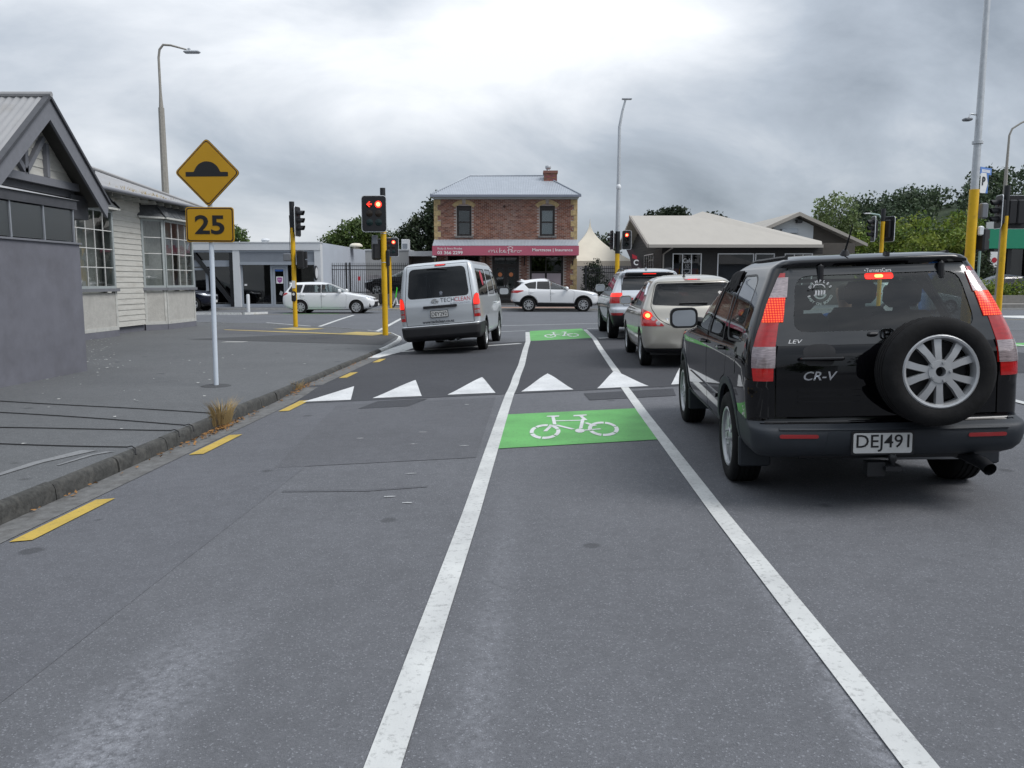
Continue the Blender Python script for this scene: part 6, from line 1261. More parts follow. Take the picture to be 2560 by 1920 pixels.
# grey rendered outbuilding by the footpath
GW = thing('rendered_outbuilding', 'dark grey rendered wall with a strip of cloudy panes beside the footpath', 'building', (-8, 9.5, FP))
def gx(y, off=0): return -7.25 + .04 * (y - 13.8) + off
def gslab(name, y0, y1, z0, z1, o0, o1, mt): return MB().add([(gx(y, o), y, z) for z in (z0, z1) for y in (y0, y1) for o in (o0, o1)], [(0, 1, 3, 2), (4, 6, 7, 5), (0, 4, 5, 1), (2, 3, 7, 6), (0, 2, 6, 4), (1, 5, 7, 3)]).build(name, mt, GW)
gslab('wall', 1, 13.85, FP - .1, 2.15, -2.2, 0, 'grey_render'); gslab('wall_cap', .95, 13.88, 2.15, 2.18, -2.2, .03, 'grey_trim')
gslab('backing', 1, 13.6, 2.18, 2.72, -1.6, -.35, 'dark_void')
y = 13.8
while y > 3:
    MB().add([(gx(yy, o), yy, zz) for zz in (2.2, 2.7) for yy in (y - .78, y - .03) for o in (-.06, -.05)], [(0, 1, 3, 2), (4, 6, 7, 5), (0, 4, 5, 1), (2, 3, 7, 6), (0, 2, 6, 4), (1, 5, 7, 3)]).build('cloudy_pane', 'glass_frost', GW)
    gslab('glazing_bar', y - .03, y, 2.18, 2.72, -.09, -.03, 'alu'); y -= .81
MB().add([(gx(13.8, o), yy, zz) for zz in (2.2, 2.7) for o in (-.08, -1.9) for yy in (13.79, 13.80)], [(0, 1, 3, 2), (4, 6, 7, 5), (0, 4, 5, 1), (2, 3, 7, 6), (0, 2, 6, 4), (1, 5, 7, 3)]).build('cloudy_pane', 'glass_frost', GW)
gslab('fascia', .9, 13.85, 2.72, 2.87, -2.25, .0, 'grey_trim_dark')
MB().add([(gx(.9, .03), .9, 2.872), (gx(13.9, .03), 13.9, 2.872), (gx(13.9, -2.2), 13.9, 3.0), (gx(7, -2.2), 7, 3.35), (gx(.9, -2.2), .9, 3.5)], [(0, 1, 2, 3, 4)]).build('roof_sheet', 'iron_roof', GW)
rebase(GW)

# ------------------------------------------------------------------ brick building
BB = thing('brick_building', 'two-storey brick building with yellow quoins and pink veranda sign', 'building', (-.4, 50, FZ))
X0, X1, Y0 = -4.68, 3.92, 50.0
openings = [(-3.33, -2.44, 4.29, 6.08), (1.67, 2.58, 4.29, 6.08), (-3.9, -1.95, .5, 3.12), (-1.2, .42, .16, 3.12), (1.08, 3.1, .5, 3.12)]
mb = MB()
xs = sorted(set([X0, X1] + [o[0] for o in openings] + [o[1] for o in openings])); zs = sorted(set([.1, 6.6] + [o[2] for o in openings] + [o[3] for o in openings]))
for a, b in zip(xs, xs[1:]):
    for c, d in zip(zs, zs[1:]):
        if not any(o[0] - .01 < (a + b) / 2 < o[1] + .01 and o[2] - .01 < (c + d) / 2 < o[3] + .01 for o in openings): mb.box(a, b, Y0, Y0 + .3, c, d)
mb.build('wall', 'mortar', BB)
mat('brick_plain', (.24, .145, .12), .9, var=.25, vs=9)
for x in (X0, X1 - .25): MB().box(x, x + .25, Y0 + .3, Y0 + 8.5, .1, 6.6).build('side_wall', 'brick_plain', BB)
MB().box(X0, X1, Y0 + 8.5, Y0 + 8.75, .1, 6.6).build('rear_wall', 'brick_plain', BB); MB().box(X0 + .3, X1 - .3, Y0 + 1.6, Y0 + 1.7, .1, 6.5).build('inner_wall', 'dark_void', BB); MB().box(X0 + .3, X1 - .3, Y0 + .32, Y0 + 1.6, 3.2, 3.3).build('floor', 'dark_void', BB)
bk = MB(); random.seed(4); row = 0; z = .2
while z < 6.5:
    x = X0 + (0 if row % 2 else -.115)
    while x < X1:
        ql = .40 if int((6.45 - z) / .32) % 2 == 0 else .22
        if 2.95 < z < 3.9: ql = 0
        a, b = max(x + .004, X0 + ql), min(x + .222, X1 - ql)
        if b - a > .05 and not any(a < o[1] and b > o[0] and z < o[3] and z + .076 > o[2] for o in openings):
            t = random.random(); base = (.245, .115, .080) if t < .5 else ((.285, .165, .125) if t < .8 else (.19, .095, .075)); k = random.uniform(.75, 1.2)
            fade = max(0, 1 - abs(x + .2) / 1.3) * random.random() * .35 if z > 4 else 0
            bk.curcol = tuple((c * k) * (1 - fade) + .36 * fade * (1, .85, .78)[i] for i, c in enumerate(base)); q = random.uniform(.008, .016)
            bk.add([(a, Y0 - q, z), (b, Y0 - q, z), (b, Y0 - q, z + .072), (a, Y0 - q, z + .072), (a, Y0, z), (b, Y0, z), (b, Y0, z + .072), (a, Y0, z + .072)], [(0, 1, 2, 3), (0, 4, 5, 1), (3, 2, 6, 7), (0, 3, 7, 4), (1, 5, 6, 2)])
        x += .238
    z += .084; row += 1
bk.build('brickwork', 'brick', BB)['kind'] = 'stuff'
for k in range(20):
    z0 = 6.45 - (k + 1) * .32; L = .40 if k % 2 == 0 else .22
    if z0 < .2 or (2.9 < z0 < 3.7): continue
    for x in (X0 - .02, X1 + .02 - L): MB().bev(x + random.uniform(-.006, .006), x + L, Y0 - .028, Y0 + .05, z0 + .006, z0 + .314, .008).build('quoin_stone', 'quoin', BB)
for xa, xb in ((-3.33, -2.44), (1.67, 2.58)):
    cx = (xa + xb) / 2; Wd = xb - xa; Rr = Wd * .9; cz = 6.08 - Rr * math.cos(math.asin(Wd / 2 / Rr)) - .0; a1 = math.degrees(math.asin((Wd / 2 + .12) / Rr))
    n = 7
    for i in range(n):
        t0, t1 = -a1 + 2 * a1 * i / n, -a1 + 2 * a1 * (i + 1) / n; r0, r1 = Rr - .02, Rr + .22 + (.08 if i == n // 2 else 0)
        P = [(cx + r0 * math.sin(R(t0)), cz + r0 * math.cos(R(t0))), (cx + r0 * math.sin(R(t1)), cz + r0 * math.cos(R(t1))), (cx + r1 * math.sin(R(t1)), cz + r1 * math.cos(R(t1))), (cx + r1 * math.sin(R(t0)), cz + r1 * math.cos(R(t0)))]
        MB().prism([(p[0] * .995 + cx * .005, p[1]) for p in P], .08, Matrix.Translation((0, Y0 - (.05 if i == n // 2 else .032), 0))).build('arch_stone', 'keystone' if i in (n // 2,) else 'quoin', BB)
    MB().bev(xa - .1, xb + .1, Y0 - .09, Y0 + .1, 4.18, 4.29, .01).build('window_sill', 'stone_sill', BB)
    w = MB()
    for q in ((xa, xa + .13, 4.29, 6.07), (xb - .13, xb, 4.29, 6.07), (xa + .13, xb - .13, 4.29, 4.40), (xa + .13, xb - .13, 5.80, 6.07), (xa + .13, xb - .13, 5.07, 5.15)): w.box(q[0], q[1], Y0 + .06, Y0 + .14, q[2], q[3])
    W_ = w.build('sash_window', 'joinery', BB); bl = 'blind' if xa > 0 else 'dark_void'
    for q in ((4.40, 5.07), (5.15, 5.80)): MB().box(xa + .13, xb - .13, Y0 + .10, Y0 + .108, *q).build('pane', 'glass_build', W_)
    MB().box(xa + .05, xb - .05, Y0 + .125, Y0 + .135, 4.3, 6.0).build('blind_void_sheet', bl, W_)  # right: pale blind; left: near-black sheet, the unlit room's darkness put into its colour
MB().lathe([(0, -.02), (.075, -.02), (.085, .03), (.085, .1)], 14, Matrix.Translation((-.46, Y0 - .02, 6.03)) @ Matrix.Rotation(R(90), 4, 'Z')).build('wall_vent', 'sign_border', BB)
# eaves, hipped corrugated roof, chimney
MB().box(X0 - .06, X1 + .06, Y0 - .06, Y0 + .1, 6.46, 6.62).build('frieze', 'eave_white', BB); MB().box(X0 - .14, X1 + .14, Y0 - .42, Y0 + 9.1, 6.60, 6.63).build('eave_soffit', 'eave_white', BB)
g = MB(); g.box(X0 - .20, X1 + .20, Y0 - .50, Y0 - .38, 6.56, 6.69); g.build('gutter', 'gutter_blue', BB)
ex0, ex1, ez, ey0, ey1 = X0 - .16, X1 + .16, 6.68, Y0 - .42, Y0 + 9.2; rX0, rX1, rz_, ry = -2.75, 2.1, 8.36, 54.3
Lw = ex1 - ex0; sl = Vector((0, ry - ey0, rz_ - ez)); S_ = sl.length
corr(MB(), (ex0, ey0, ez), (ex1, ey0, ez), sl, lambda u: S_ * min(1, u / (rX0 - ex0), (Lw - u) / (ex1 - rX1)), .105, .014).build('corrugated_roof', 'galv_roof', BB, 60)
corr(MB(), (ex1, ey1, ez), (ex0, ey1, ez), Vector((0, ry - ey1, rz_ - ez)), lambda u: Vector((0, ry - ey1, rz_ - ez)).length * min(1, (Lw - u) / (rX0 - ex0), u / (ex1 - rX1)), .105, .014).build('corrugated_roof', 'galv_roof', BB, 60)
for xe, xr in ((ex0, rX0), (ex1, rX1)):
    Ls = ey1 - ey0; u_ = Vector((xr - xe, 0, rz_ - ez)); corr(MB(), (xe, ey0, ez), (xe, ey1, ez), u_, lambda u: u_.length * min(1, u / (ry - ey0), (Ls - u) / (ey1 - ry)), .105, .014).build('corrugated_roof', 'galv_roof', BB, 60)
rc = MB(); rc.tube([(ex0, ey0, ez + .03), (rX0, ry, rz_ + .03), (rX1, ry, rz_ + .03), (ex1, ey0, ez + .03)], .045, 6); rc.build('ridge_cap', 'galv_roof', BB, 60)
ch = MB(); random.seed(8)
ch.curcol = (.2, .12, .1); ch.box(2.04, 2.86, 53.0, 53.8, 7.0, 8.42)
for r in range(9):
    for q in range(4):
        a = 2.03 + q * .21 - (.1 if r % 2 else 0); x0, x1 = max(a, 2.03), min(a + .2, 2.87)
        if x1 - x0 > .03: ch.curcol = tuple(c * random.uniform(.7, 1.2) for c in (.24, .115, .09)); ch.box(x0, x1, 52.985, 53.0, 7.65 + r * .083, 7.65 + r * .083 + .073)
ch.curcol = (.22, .11, .09); ch.box(1.99, 2.91, 52.95, 53.85, 8.38, 8.54)
ch.build('chimney', 'brick', BB)
ct = MB(); ct.lathe([(.0, 0), (.13, 0), (.10, .1), (.17, .16), (.19, .26), (.17, .34), (0, .36)], 12, Matrix.Translation((2.3, 53.3, 8.53)) @ Matrix.Rotation(R(-90), 4, 'Y')); ct.build('chimney_cowl', 'galv', BB, 50)
# veranda with the sign fascia
VY = 48.8
corr(MB(), (X0 - .02, VY, 3.66), (X1 + .02, VY, 3.66), (0, Y0 - VY, .42), lambda u: math.hypot(Y0 - VY, .42) - .01, .085, .013).build('veranda_roof', 'galv_roof', BB, 60)
MB().box(X0 - .03, X1 + .03, VY - .03, VY, 3.09, 3.645).build('sign_fascia', 'fascia_pink', BB)
for x in (X0 - .02, X1 - .02): MB().add([(x, VY, 3.1), (x, Y0, 3.1), (x, Y0, 4.03), (x, VY, 3.62), (x + .04, VY, 3.1), (x + .04, Y0, 3.1), (x + .04, Y0, 4.03), (x + .04, VY, 3.62)], [(0, 1, 2, 3), (4, 7, 6, 5), (0, 4, 5, 1), (3, 2, 6, 7), (0, 3, 7, 4)]).build('veranda_end', 'eave_white', BB)
MB().box(X0, X1, VY, Y0 - .02, 3.10, 3.13).build('veranda_soffit', 'joinery', BB)
SF = [o for o in BB.children if o.name.startswith('sign_fascia')][0]
for body, size, w, x, z, b in (('Ricky & Anna Rhodes', .16, 1.45, -3.67, 3.475, .001), ('03 366 2299', .26, 1.5, -3.66, 3.25, .006), ('Mortgages | Insurance', .23, 2.38, 2.39, 3.385, .004)): words('sign_lettering', body, size, 'sign_white', SF, (x, VY - .033, z), width=w, bold=b)
sg = MB()   # handwritten name on the sign
strokes = [[(0, .10), (.03, .30), (.05, .05), (.10, .28), (.17, .30), (.19, .06), (.26, .28), (.33, .30), (.36, .05), (.42, .08)], [(.50, .28), (.49, .08), (.55, .06)], [(.50, .40), (.52, .42)], [(.68, .50), (.66, .0)], [(.80, .26), (.67, .16), (.80, .05), (.85, .08)], [(.86, .16), (1.0, .20), (.97, .30), (.88, .22), (.92, .06), (1.08, .10)],
  [(1.12, .52), (1.30, .62), (1.45, .52), (1.40, .36), (1.20, .28), (1.12, .26)], [(1.22, .50), (1.19, .25), (1.20, -.06)], [(1.32, .14), (1.45, .20), (1.42, .28), (1.34, .22), (1.37, .08), (1.50, .10)], [(1.53, .28), (1.54, .08), (1.60, .24), (1.66, .26)], [(1.80, .26), (1.70, .18), (1.74, .06), (1.86, .10), (1.86, .22), (1.78, .24), (1.98, .20)]]
for s_ in strokes: sg.tube([(-1.4 + p[0] * 1.0, VY - .034, 3.22 + p[1] * .62) for p in s_], .016, 5)
sg.build('sign_lettering', 'sign_white', SF)
# shopfront joinery
def shopwin(x0, x1, z0, z1, bars, mid=None):
    w = MB()
    for q in [(x0, x0 + .1, z0, z1), (x1 - .1, x1, z0, z1), (x0 + .1, x1 - .1, z0, z0 + .1), (x0 + .1, x1 - .1, z1 - .08, z1)] + [(b - .03, b + .03, z0 + .1, z1 - .08) for b in bars]: w.box(q[0], q[1], Y0 + .08, Y0 + .17, q[2], q[3])
    if mid: w.box(x0 + .1, x1 - .1, Y0 + .075, Y0 + .165, mid - .04, mid + .04)
    W_ = w.build('shop_window', 'joinery', BB); e = [x0 + .1] + list(bars) + [x1 - .1]
    for a, b in zip(e, e[1:]): MB().box(a, b, Y0 + .12, Y0 + .128, z0 + .1, z1 - .08).build('pane', 'glass_shop', W_)
    return W_
W_ = shopwin(-3.9, -1.95, .5, 3.12, (-2.9,)); W2 = shopwin(1.08, 3.1, .5, 3.12, (2.06,), 2.13)
for a, b in ((1.2, 2.0), (2.12, 2.98)): MB().box(a, b, Y0 + .105, Y0 + .115, 1.0, 2.05).build('poster', 'poster', W2)
MB().box(1.05, 3.15, Y0 - .05, Y0 + .1, .38, .5).build('stall_riser', 'stone_sill', BB); MB().box(-3.95, -1.9, Y0 - .05, Y0 + .1, .38, .5).build('stall_riser', 'stone_sill', BB)
dr = MB()
for q in ((-1.2, -1.06, .16, 3.12), (.28, .42, .16, 3.12), (-1.06, .28, 2.5, 2.62), (-1.06, .28, 3.0, 3.12), (-.43, -.37, 2.62, 3.0)): dr.box(q[0], q[1], Y0 + .06, Y0 + .18, q[2], q[3])
D_ = dr.build('door_frame', 'joinery', BB); MB().box(-1.06, .28, Y0 + .12, Y0 + .128, 2.62, 3.0).build('fanlight', 'glass_shop', D_)
for x0 in (-1.055, -.385):
    d = MB()
    for q in ((x0, x0 + .12, .17, 2.49), (x0 + .54, x0 + .66, .17, 2.49), (x0 + .12, x0 + .54, .17, .9), (x0 + .12, x0 + .54, 2.36, 2.49)): d.box(q[0], q[1], Y0 + .10, Y0 + .15, q[2], q[3])
    d_ = d.build('door', 'joinery', BB); MB().box(x0 + .12, x0 + .54, Y0 + .12, Y0 + .126, .9, 2.36).build('pane', 'glass_shop', d_); MB().box(x0 + .12, x0 + .54, Y0 + .13, Y0 + .135, 1.0, 2.3).build('poster', 'poster_grey', d_)
    MB().add([(x0 + .33 + .13 * math.cos(t), Y0 + .117, 1.98 + .13 * math.sin(t)) for t in [i * math.pi / 7 for i in range(14)]], [tuple(range(14))]).build('round_sticker', 'orange_glow', d_); MB().tube([(x0 + (.60 if x0 < -.7 else .06), Y0 + .07, 1.0), (x0 + (.60 if x0 < -.7 else .06), Y0 + .07, 1.35)], .012, 6).build('door_handle', 'galv', d_)
for x in (X0 + .15, -1.58, .75, X1 - .25): MB().tube([(x, VY + .1, 3.1), (x, Y0 - .25, 2.75), (x, Y0 - .02, 2.55)], .03, 6).build('veranda_bracket', 'black_metal', BB)
MB().tube([(X0 + .1, Y0 - .06, .2), (X0 + .1, Y0 - .06, 3.1)], .045, 8).build('downpipe', 'black_metal', BB); MB().bev(X0 - .05, X0 + .2, VY - .1, VY + .1, 2.95, 3.05, .03).build('security_light', 'eave_white', BB)
MB().box(-1.25, .48, Y0 - .35, Y0 + .05, FZ, FZ + .09).build('door_step', 'stone_sill', BB)
rebase(BB)
# hand rail by the door
HR = thing('hand_rail', 'thin black hand rail beside the brick building doors', 'railing', (-.3, 47, FZ)); hr = MB()
for x in (-2.2, -1.0, .2): hr.tube([(x, 47.2, FZ), (x, 47.2, 1.15)], .022, 6)
for z in (.55, .85, 1.15): hr.tube([(-2.2, 47.2, z), (.2, 47.2, z)], .018, 6)
hr.build('rails', 'black_metal', HR); rebase(HR)

# ------------------------------------------------------------------ white shop and the grey building behind
SH = thing('white_shop', 'low white shop with glass front and square columns', 'building', (-15, 45.5, FZ)); YS_ = 45.5
MB().box(-40, -10.55, YS_ - .05, YS_ + .5, 3.27, 3.67).build('parapet', 'shop_white', SH); MB().box(-40, -10.52, YS_ - .08, YS_ + .55, 3.67, 3.72).build('coping', 'shop_white', SH); MB().box(-40, -10.7, YS_ + .02, YS_ + .4, 3.15, 3.27).build('lintel', 'shop_grey', SH)
for x in (-15.4, -20.2, -25): MB().box(x, x + .37, YS_ - .02, YS_ + .5, .1, 3.27).build('column', 'shop_white', SH)
MB().box(-10.9, -10.55, YS_ - .02, YS_ + .5, .1, 3.27).build('column', 'shop_white', SH)
MB().add([(-10.55, YS_ + .5, .1), (-10.0, 56.3, .1), (-10.0, 56.3, 3.7), (-10.55, YS_ + .5, 3.7), (-10.85, YS_ + .5, .1), (-10.3, 56.3, .1), (-10.3, 56.3, 3.7), (-10.85, YS_ + .5, 3.7)], [(0, 1, 2, 3), (4, 7, 6, 5), (3, 2, 6, 7), (1, 5, 6, 2), (0, 3, 7, 4)]).build('side_wall', 'wall_pale', SH)
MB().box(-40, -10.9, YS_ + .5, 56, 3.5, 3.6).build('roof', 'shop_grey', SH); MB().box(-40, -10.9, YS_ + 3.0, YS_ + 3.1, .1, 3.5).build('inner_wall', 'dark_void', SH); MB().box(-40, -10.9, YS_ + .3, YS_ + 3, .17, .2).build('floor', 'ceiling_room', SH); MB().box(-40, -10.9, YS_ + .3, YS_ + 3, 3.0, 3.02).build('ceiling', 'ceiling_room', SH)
MB().box(-15.03, -10.9, YS_ + .05, YS_ + .25, 2.62, 3.15).build('sign_panel', 'shop_panel', SH); MB().box(-15.03, -10.9, YS_ + .0, YS_ + .28, 2.47, 2.62).build('awning_box', 'shop_grey', SH)
w = MB()
for q in ((-15.03, -14.93, .15, 2.47), (-13.4, -13.28, .15, 2.47), (-12.55, -12.43, .15, 2.47), (-10.98, -10.9, .15, 2.47), (-14.93, -13.4, .15, .32), (-12.43, -10.98, .15, .32), (-13.28, -12.55, 2.35, 2.47)): w.box(q[0], q[1], YS_ + .15, YS_ + .25, q[2], q[3])
W_ = w.build('shopfront_frame', 'shop_grey', SH)
for a, b in ((-14.93, -13.4), (-12.43, -10.98)): MB().box(a, b, YS_ + .195, YS_ + .203, .32, 2.47).build('pane', 'glass_shop', W_)
d = MB()
for q in ((-13.27, -13.15, .16, 2.34), (-12.68, -12.56, .16, 2.34), (-13.15, -12.68, .16, .3), (-13.15, -12.68, 2.22, 2.34)): d.box(q[0], q[1], YS_ + .17, YS_ + .22, q[2], q[3])
D_ = d.build('door', 'shop_grey', SH); MB().box(-13.15, -12.68, YS_ + .19, YS_ + .197, .3, 2.22).build('pane', 'glass_shop', D_); MB().box(-13.14, -12.69, YS_ + .184, YS_ + .188, 2.12, 2.21).build('blue_strip', 'blue_strip', D_)
po = MB(); po.box(-13.09, -12.71, YS_ + .18, YS_ + .186, 1.45, 1.83); P1 = po.build('door_poster', 'sign_white', D_)
po = MB(); po.add([(-12.9 + x, YS_ + .176, 1.63 + z) for x, z in ((-.15, .08), (-.1, .15), (.1, .15), (.15, .08), (.12, -.06), (0, -.16), (-.12, -.06))], [tuple(range(7))]); po.build('poster_print', 'purple', P1); words('poster_print', 'Open', .1, 'sign_white', P1, (-12.9, YS_ + .173, 1.66), width=.22, extrude=.001)
MB().box(-14.86, -14.72, YS_ + .17, YS_ + .19, 1.32, 1.42).build('window_notice', 'sign_white', W_); MB().add([(-12.95, YS_ + .18, .85), (-12.8, YS_ + .18, .78), (-12.74, YS_ + .18, .98), (-12.88, YS_ + .18, 1.04)], [(0, 1, 2, 3)]).build('window_notice', 'poster_grey', D_); MB().box(-12.38, -12.1, YS_ + .17, YS_ + .18, 1.2, 1.55).build('window_notice', 'poster_grey', W_)
# bay with the black brace
for q in ((-40, -15.4, 2.38, 2.72),): MB().box(q[0], q[1], YS_ + .2, YS_ + .3, q[2], q[3]).build('transom', 'shop_grey', SH)
MB().box(-40, -15.4, YS_ + .24, YS_ + .248, 2.72, 3.15).build('pane', 'glass_shop', SH); MB().box(-40, -15.4, YS_ + .24, YS_ + .248, .3, 2.38).build('pane', 'glass_shop', SH); MB().box(-40, -15.4, YS_ + .2, YS_ + .3, .15, .3).build('frame_sill', 'shop_grey', SH)
br = MB(); br.box(-15.62, -15.42, YS_ + .05, YS_ + .18, .15, 3.15)
for a, b in (((-17.6, 3.1), (-15.5, .3)), ((-17.6, 3.1), (-19.5, .6))):
    m = Matrix.Translation((a[0], YS_ + .1, a[1])) @ Matrix.Rotation(math.atan2(b[0] - a[0], b[1] - a[1]), 4, 'Y'); br.box(-.11, .11, -.06, .06, 0, math.hypot(b[0] - a[0], b[1] - a[1]), m)
br.build('steel_brace', 'black_metal', SH)
d = MB()
for q in ((-17.75, -17.6, .16, 2.3), (-17.0, -16.85, .16, 2.3), (-17.6, -17.0, 2.18, 2.3)): d.box(q[0], q[1], YS_ + .17, YS_ + .26, q[2], q[3])
d.build('door_frame', 'shop_grey', SH)
rv = MB(); m_ = Matrix.Translation((-14.3, 48, 3.7)) @ Matrix.Rotation(R(-90), 4, 'Y'); rv.lathe([(0, 0), (.2, 0), (.2, .06), (.28, .08), (.28, .14), (.2, .16), (.2, .2), (.27, .22), (.2, .32), (0, .36)], 14, m_); rv.build('roof_vent', 'shop_white', SH, 40)
rv = MB(); m_ = Matrix.Translation((-9.9, 52.5, 3.62)) @ Matrix.Rotation(R(-90), 4, 'Y'); rv.lathe([(0, 0), (.22, 0), (.2, .12), (.42, .14), (.40, .24), (.25, .34), (0, .36)], 16, m_); rv.build('roof_vent', 'tent', SH, 40)
bs = MB(); bs.lathe([(0, -.04), (.36, -.04), (.40, -.03), (.40, .03), (.36, .04), (0, .04)], 20, Matrix.Translation((-10.75, YS_ - .35, 2.02))); b_ = bs.build('projecting_sign', 'black_metal', SH, 40); bs = MB(); bs.lathe([(0, -.045), (.30, -.045), (.30, .045), (0, .045)], 20, Matrix.Translation((-10.75, YS_ - .35, 2.02))); bs.build('sign_face', 'shop_white', b_, 40); MB().tube([(-10.75, YS_ - .02, 2.02), (-10.75, YS_ - .3, 2.02)], .03, 6).build('sign_bracket', 'black_metal', b_)
rebase(SH)
# folding bicycle in the window
BK = thing('folding_bicycle', 'white folding bicycle behind the shop window', 'bicycle', (-14.3, 46.3, .2)); bk_ = [None]
for nm, x in (('wheel', -.42), ('wheel', .45)):
    w = MB(); w.tube([(x + .2 * math.cos(t), 0, .22 + .2 * math.sin(t)) for t in [i * math.pi / 12 for i in range(25)]], .018, 6, False)
    for k in range(6): a = k * math.pi / 3; w.tube([(x, 0, .22), (x + .2 * math.cos(a), 0, .22 + .2 * math.sin(a))], .003, 4)
    w.build('wheel', 'bike_white', BK)
f = MB(); f.tube([(-.42, 0, .22), (-.1, 0, .22), (.05, 0, .27), (.2, 0, .42), (.36, 0, .56)], .024, 8); f.tube([(-.1, 0, .22), (-.16, 0, .62)], .018, 8); f.tube([(.45, 0, .22), (.36, 0, .56), (.27, 0, .95)], .018, 8); f.box(-.13, -.02, -.04, .04, .3, .58); f.build('bike_frame', 'bike_white', BK)
f = MB(); f.bev(-.24, -.06, -.07, .07, .62, .67, .02); f.build('saddle', 'black_metal', BK); f = MB(); f.tube([(.25, -.24, .95), (.27, 0, .95), (.25, .24, .95)], .012, 6); f.build('handlebar', 'black_metal', BK); f = MB(); f.tube([(-.5, 0, .5), (-.3, 0, .5)], .012, 6); f.build('rack', 'bike_white', BK)
# grey building with the plant unit
GB = thing('grey_building', 'plain grey building behind the palisade fence', 'building', (-7.5, 56, FZ))
MB().box(-10.0, -7.05, 56.3, 62, .1, 3.66).build('wall', 'wall_grey', GB); MB().box(-7.05, -4.0, 58.4, 62, .1, 3.5).build('recess_wall', 'wall_grey', GB); MB().box(-10.05, -7.0, 56.25, 62, 3.66, 3.74).build('coping', 'shop_white', GB); MB().box(-7.05, -4.0, 56.3, 62, 3.28, 3.62).build('canopy', 'shop_white', GB); MB().box(-10.0, -7.1, 56.25, 56.3, .3, 2.0).build('painted_patch', 'wall_graffiti', GB)
MB().bev(-7.62, -7.1, 57.0, 57.6, 3.74, 4.45, .02).build('air_unit', 'shop_white', GB); MB().box(-7.55, -7.22, 56.98, 57.0, 3.8, 4.15).build('air_unit_grille', 'shop_panel', GB); MB().bev(-8.4, -8.28, 56.2, 56.3, 2.5, 2.65, .02).build('wall_lamp', 'shop_white', GB)
rebase(GB)
# raised yard, retaining wall, palisade fence
slab('raised_yard', [(-10.4, 47.7), (-4.72, 47.7), (-4.72, 56.2), (-10.0, 56.2)], .72, 'footpath', 'raised yard behind the palisade fence', h=.7)
RW = thing('retaining_wall', 'low dark retaining wall under the palisade fence', 'wall', (-7.5, 47.6, FZ))
for k in range(4): MB().box(-10.6, -4.75, 47.45 + .02 * k, 47.7, FZ + .17 * k, FZ + .165 + .17 * k).build('sleeper', 'stone_sill', RW)
rebase(RW)
def palisade(label, x0, x1, y, z0, z1, posts):
    T = thing('palisade_fence', label, 'fence', (x0, y, z0)); pk = MB(); x = x0
    while x < x1: pk.box(x - .012, x + .012, y - .012, y + .012, z0 + .05, z1); pk.add([(x - .012, y - .012, z1), (x + .012, y - .012, z1), (x + .012, y + .012, z1), (x - .012, y + .012, z1), (x, y, z1 + .06)], [(0, 1, 4), (1, 2, 4), (2, 3, 4), (3, 0, 4)]); x += .115
    pk.build('palings', 'black_metal', T)['kind'] = 'stuff'
    for z in (z1 - .14, z1 - .36, z0 + .12): MB().box(x0 - .05, x1, y - .02, y + .02, z - .022, z + .022).build('fence_rail', 'black_metal', T)
    for p in posts: MB().bev(p - .045, p + .045, y - .05, y + .05, z0, z1 + .05, .01).build('fence_post', 'black_metal', T)
    rebase(T); return T
palisade('black palisade fence between the white shop and the brick building', -10.65, -4.75, 47.8, .82, 2.6, (-9.62, -9.4, -7.2))
palisade('black palisade fence between the brick building and the cafe', 4.3, 8.2, 48.6, FZ, 2.45, (4.35, 6.3, 8.1))
MB().box(-8.95, -8.8, 47.77, 47.785, 1.62, 1.85).build('fence_notice', 'flag_red', None); tag(bpy.context.scene.objects['fence_notice'], 'small red notice wired to the palisade fence', 'notice')
# ------------------------------------------------------------------ marquee tent
TN = thing('marquee', 'cream peaked marquee tent behind the brick building', 'tent', (5.55, 59, FZ)); v = []; nn = 10; ang = [45, 135, 225, 315]; hw_ = 2.75
for i in range(nn + 1):
    t = i / nn; r_ = hw_ * (1 - t) ** 1.75 + .03; zt = 2.75 + (5.5 - 2.75) * t
    for k in range(16):
        s_ = k / 4; c = int(s_) % 4; q = s_ - int(s_); A = Vector((math.cos(R(ang[c])), math.sin(R(ang[c])))) * math.sqrt(2); B_ = Vector((math.cos(R(ang[(c + 1) % 4])), math.sin(R(ang[(c + 1) % 4])))) * math.sqrt(2); P = A + (B_ - A) * q; sag = 1 - .06 * math.sin(q * math.pi) * (1 - t); v.append((P.x * r_ * sag, P.y * r_ * sag, zt))
MB().add(v, [(i * 16 + k, i * 16 + (k + 1) % 16, (i + 1) * 16 + (k + 1) % 16, (i + 1) * 16 + k) for i in range(nn) for k in range(16)]).build('canopy', 'tent', TN, 40)
for a, b in (((-1, -1), (1, -1)), ((1, -1), (1, 1)), ((1, 1), (-1, 1)), ((-1, 1), (-1, -1))):
    m, L = frame((a[0] * hw_, a[1] * hw_), (b[0] * hw_, b[1] * hw_)); MB().box(0, L, 0, .02, 0, 2.8, m).build('tent_wall', 'tent_wall', TN); MB().box(-.02, L + .02, -.012, 0, 2.45, 2.8, m).build('valance', 'tent', TN)
MB().tube([(0, 0, 5.4), (0, 0, 5.85)], [.04, .012], 6).build('finial', 'tent', TN)
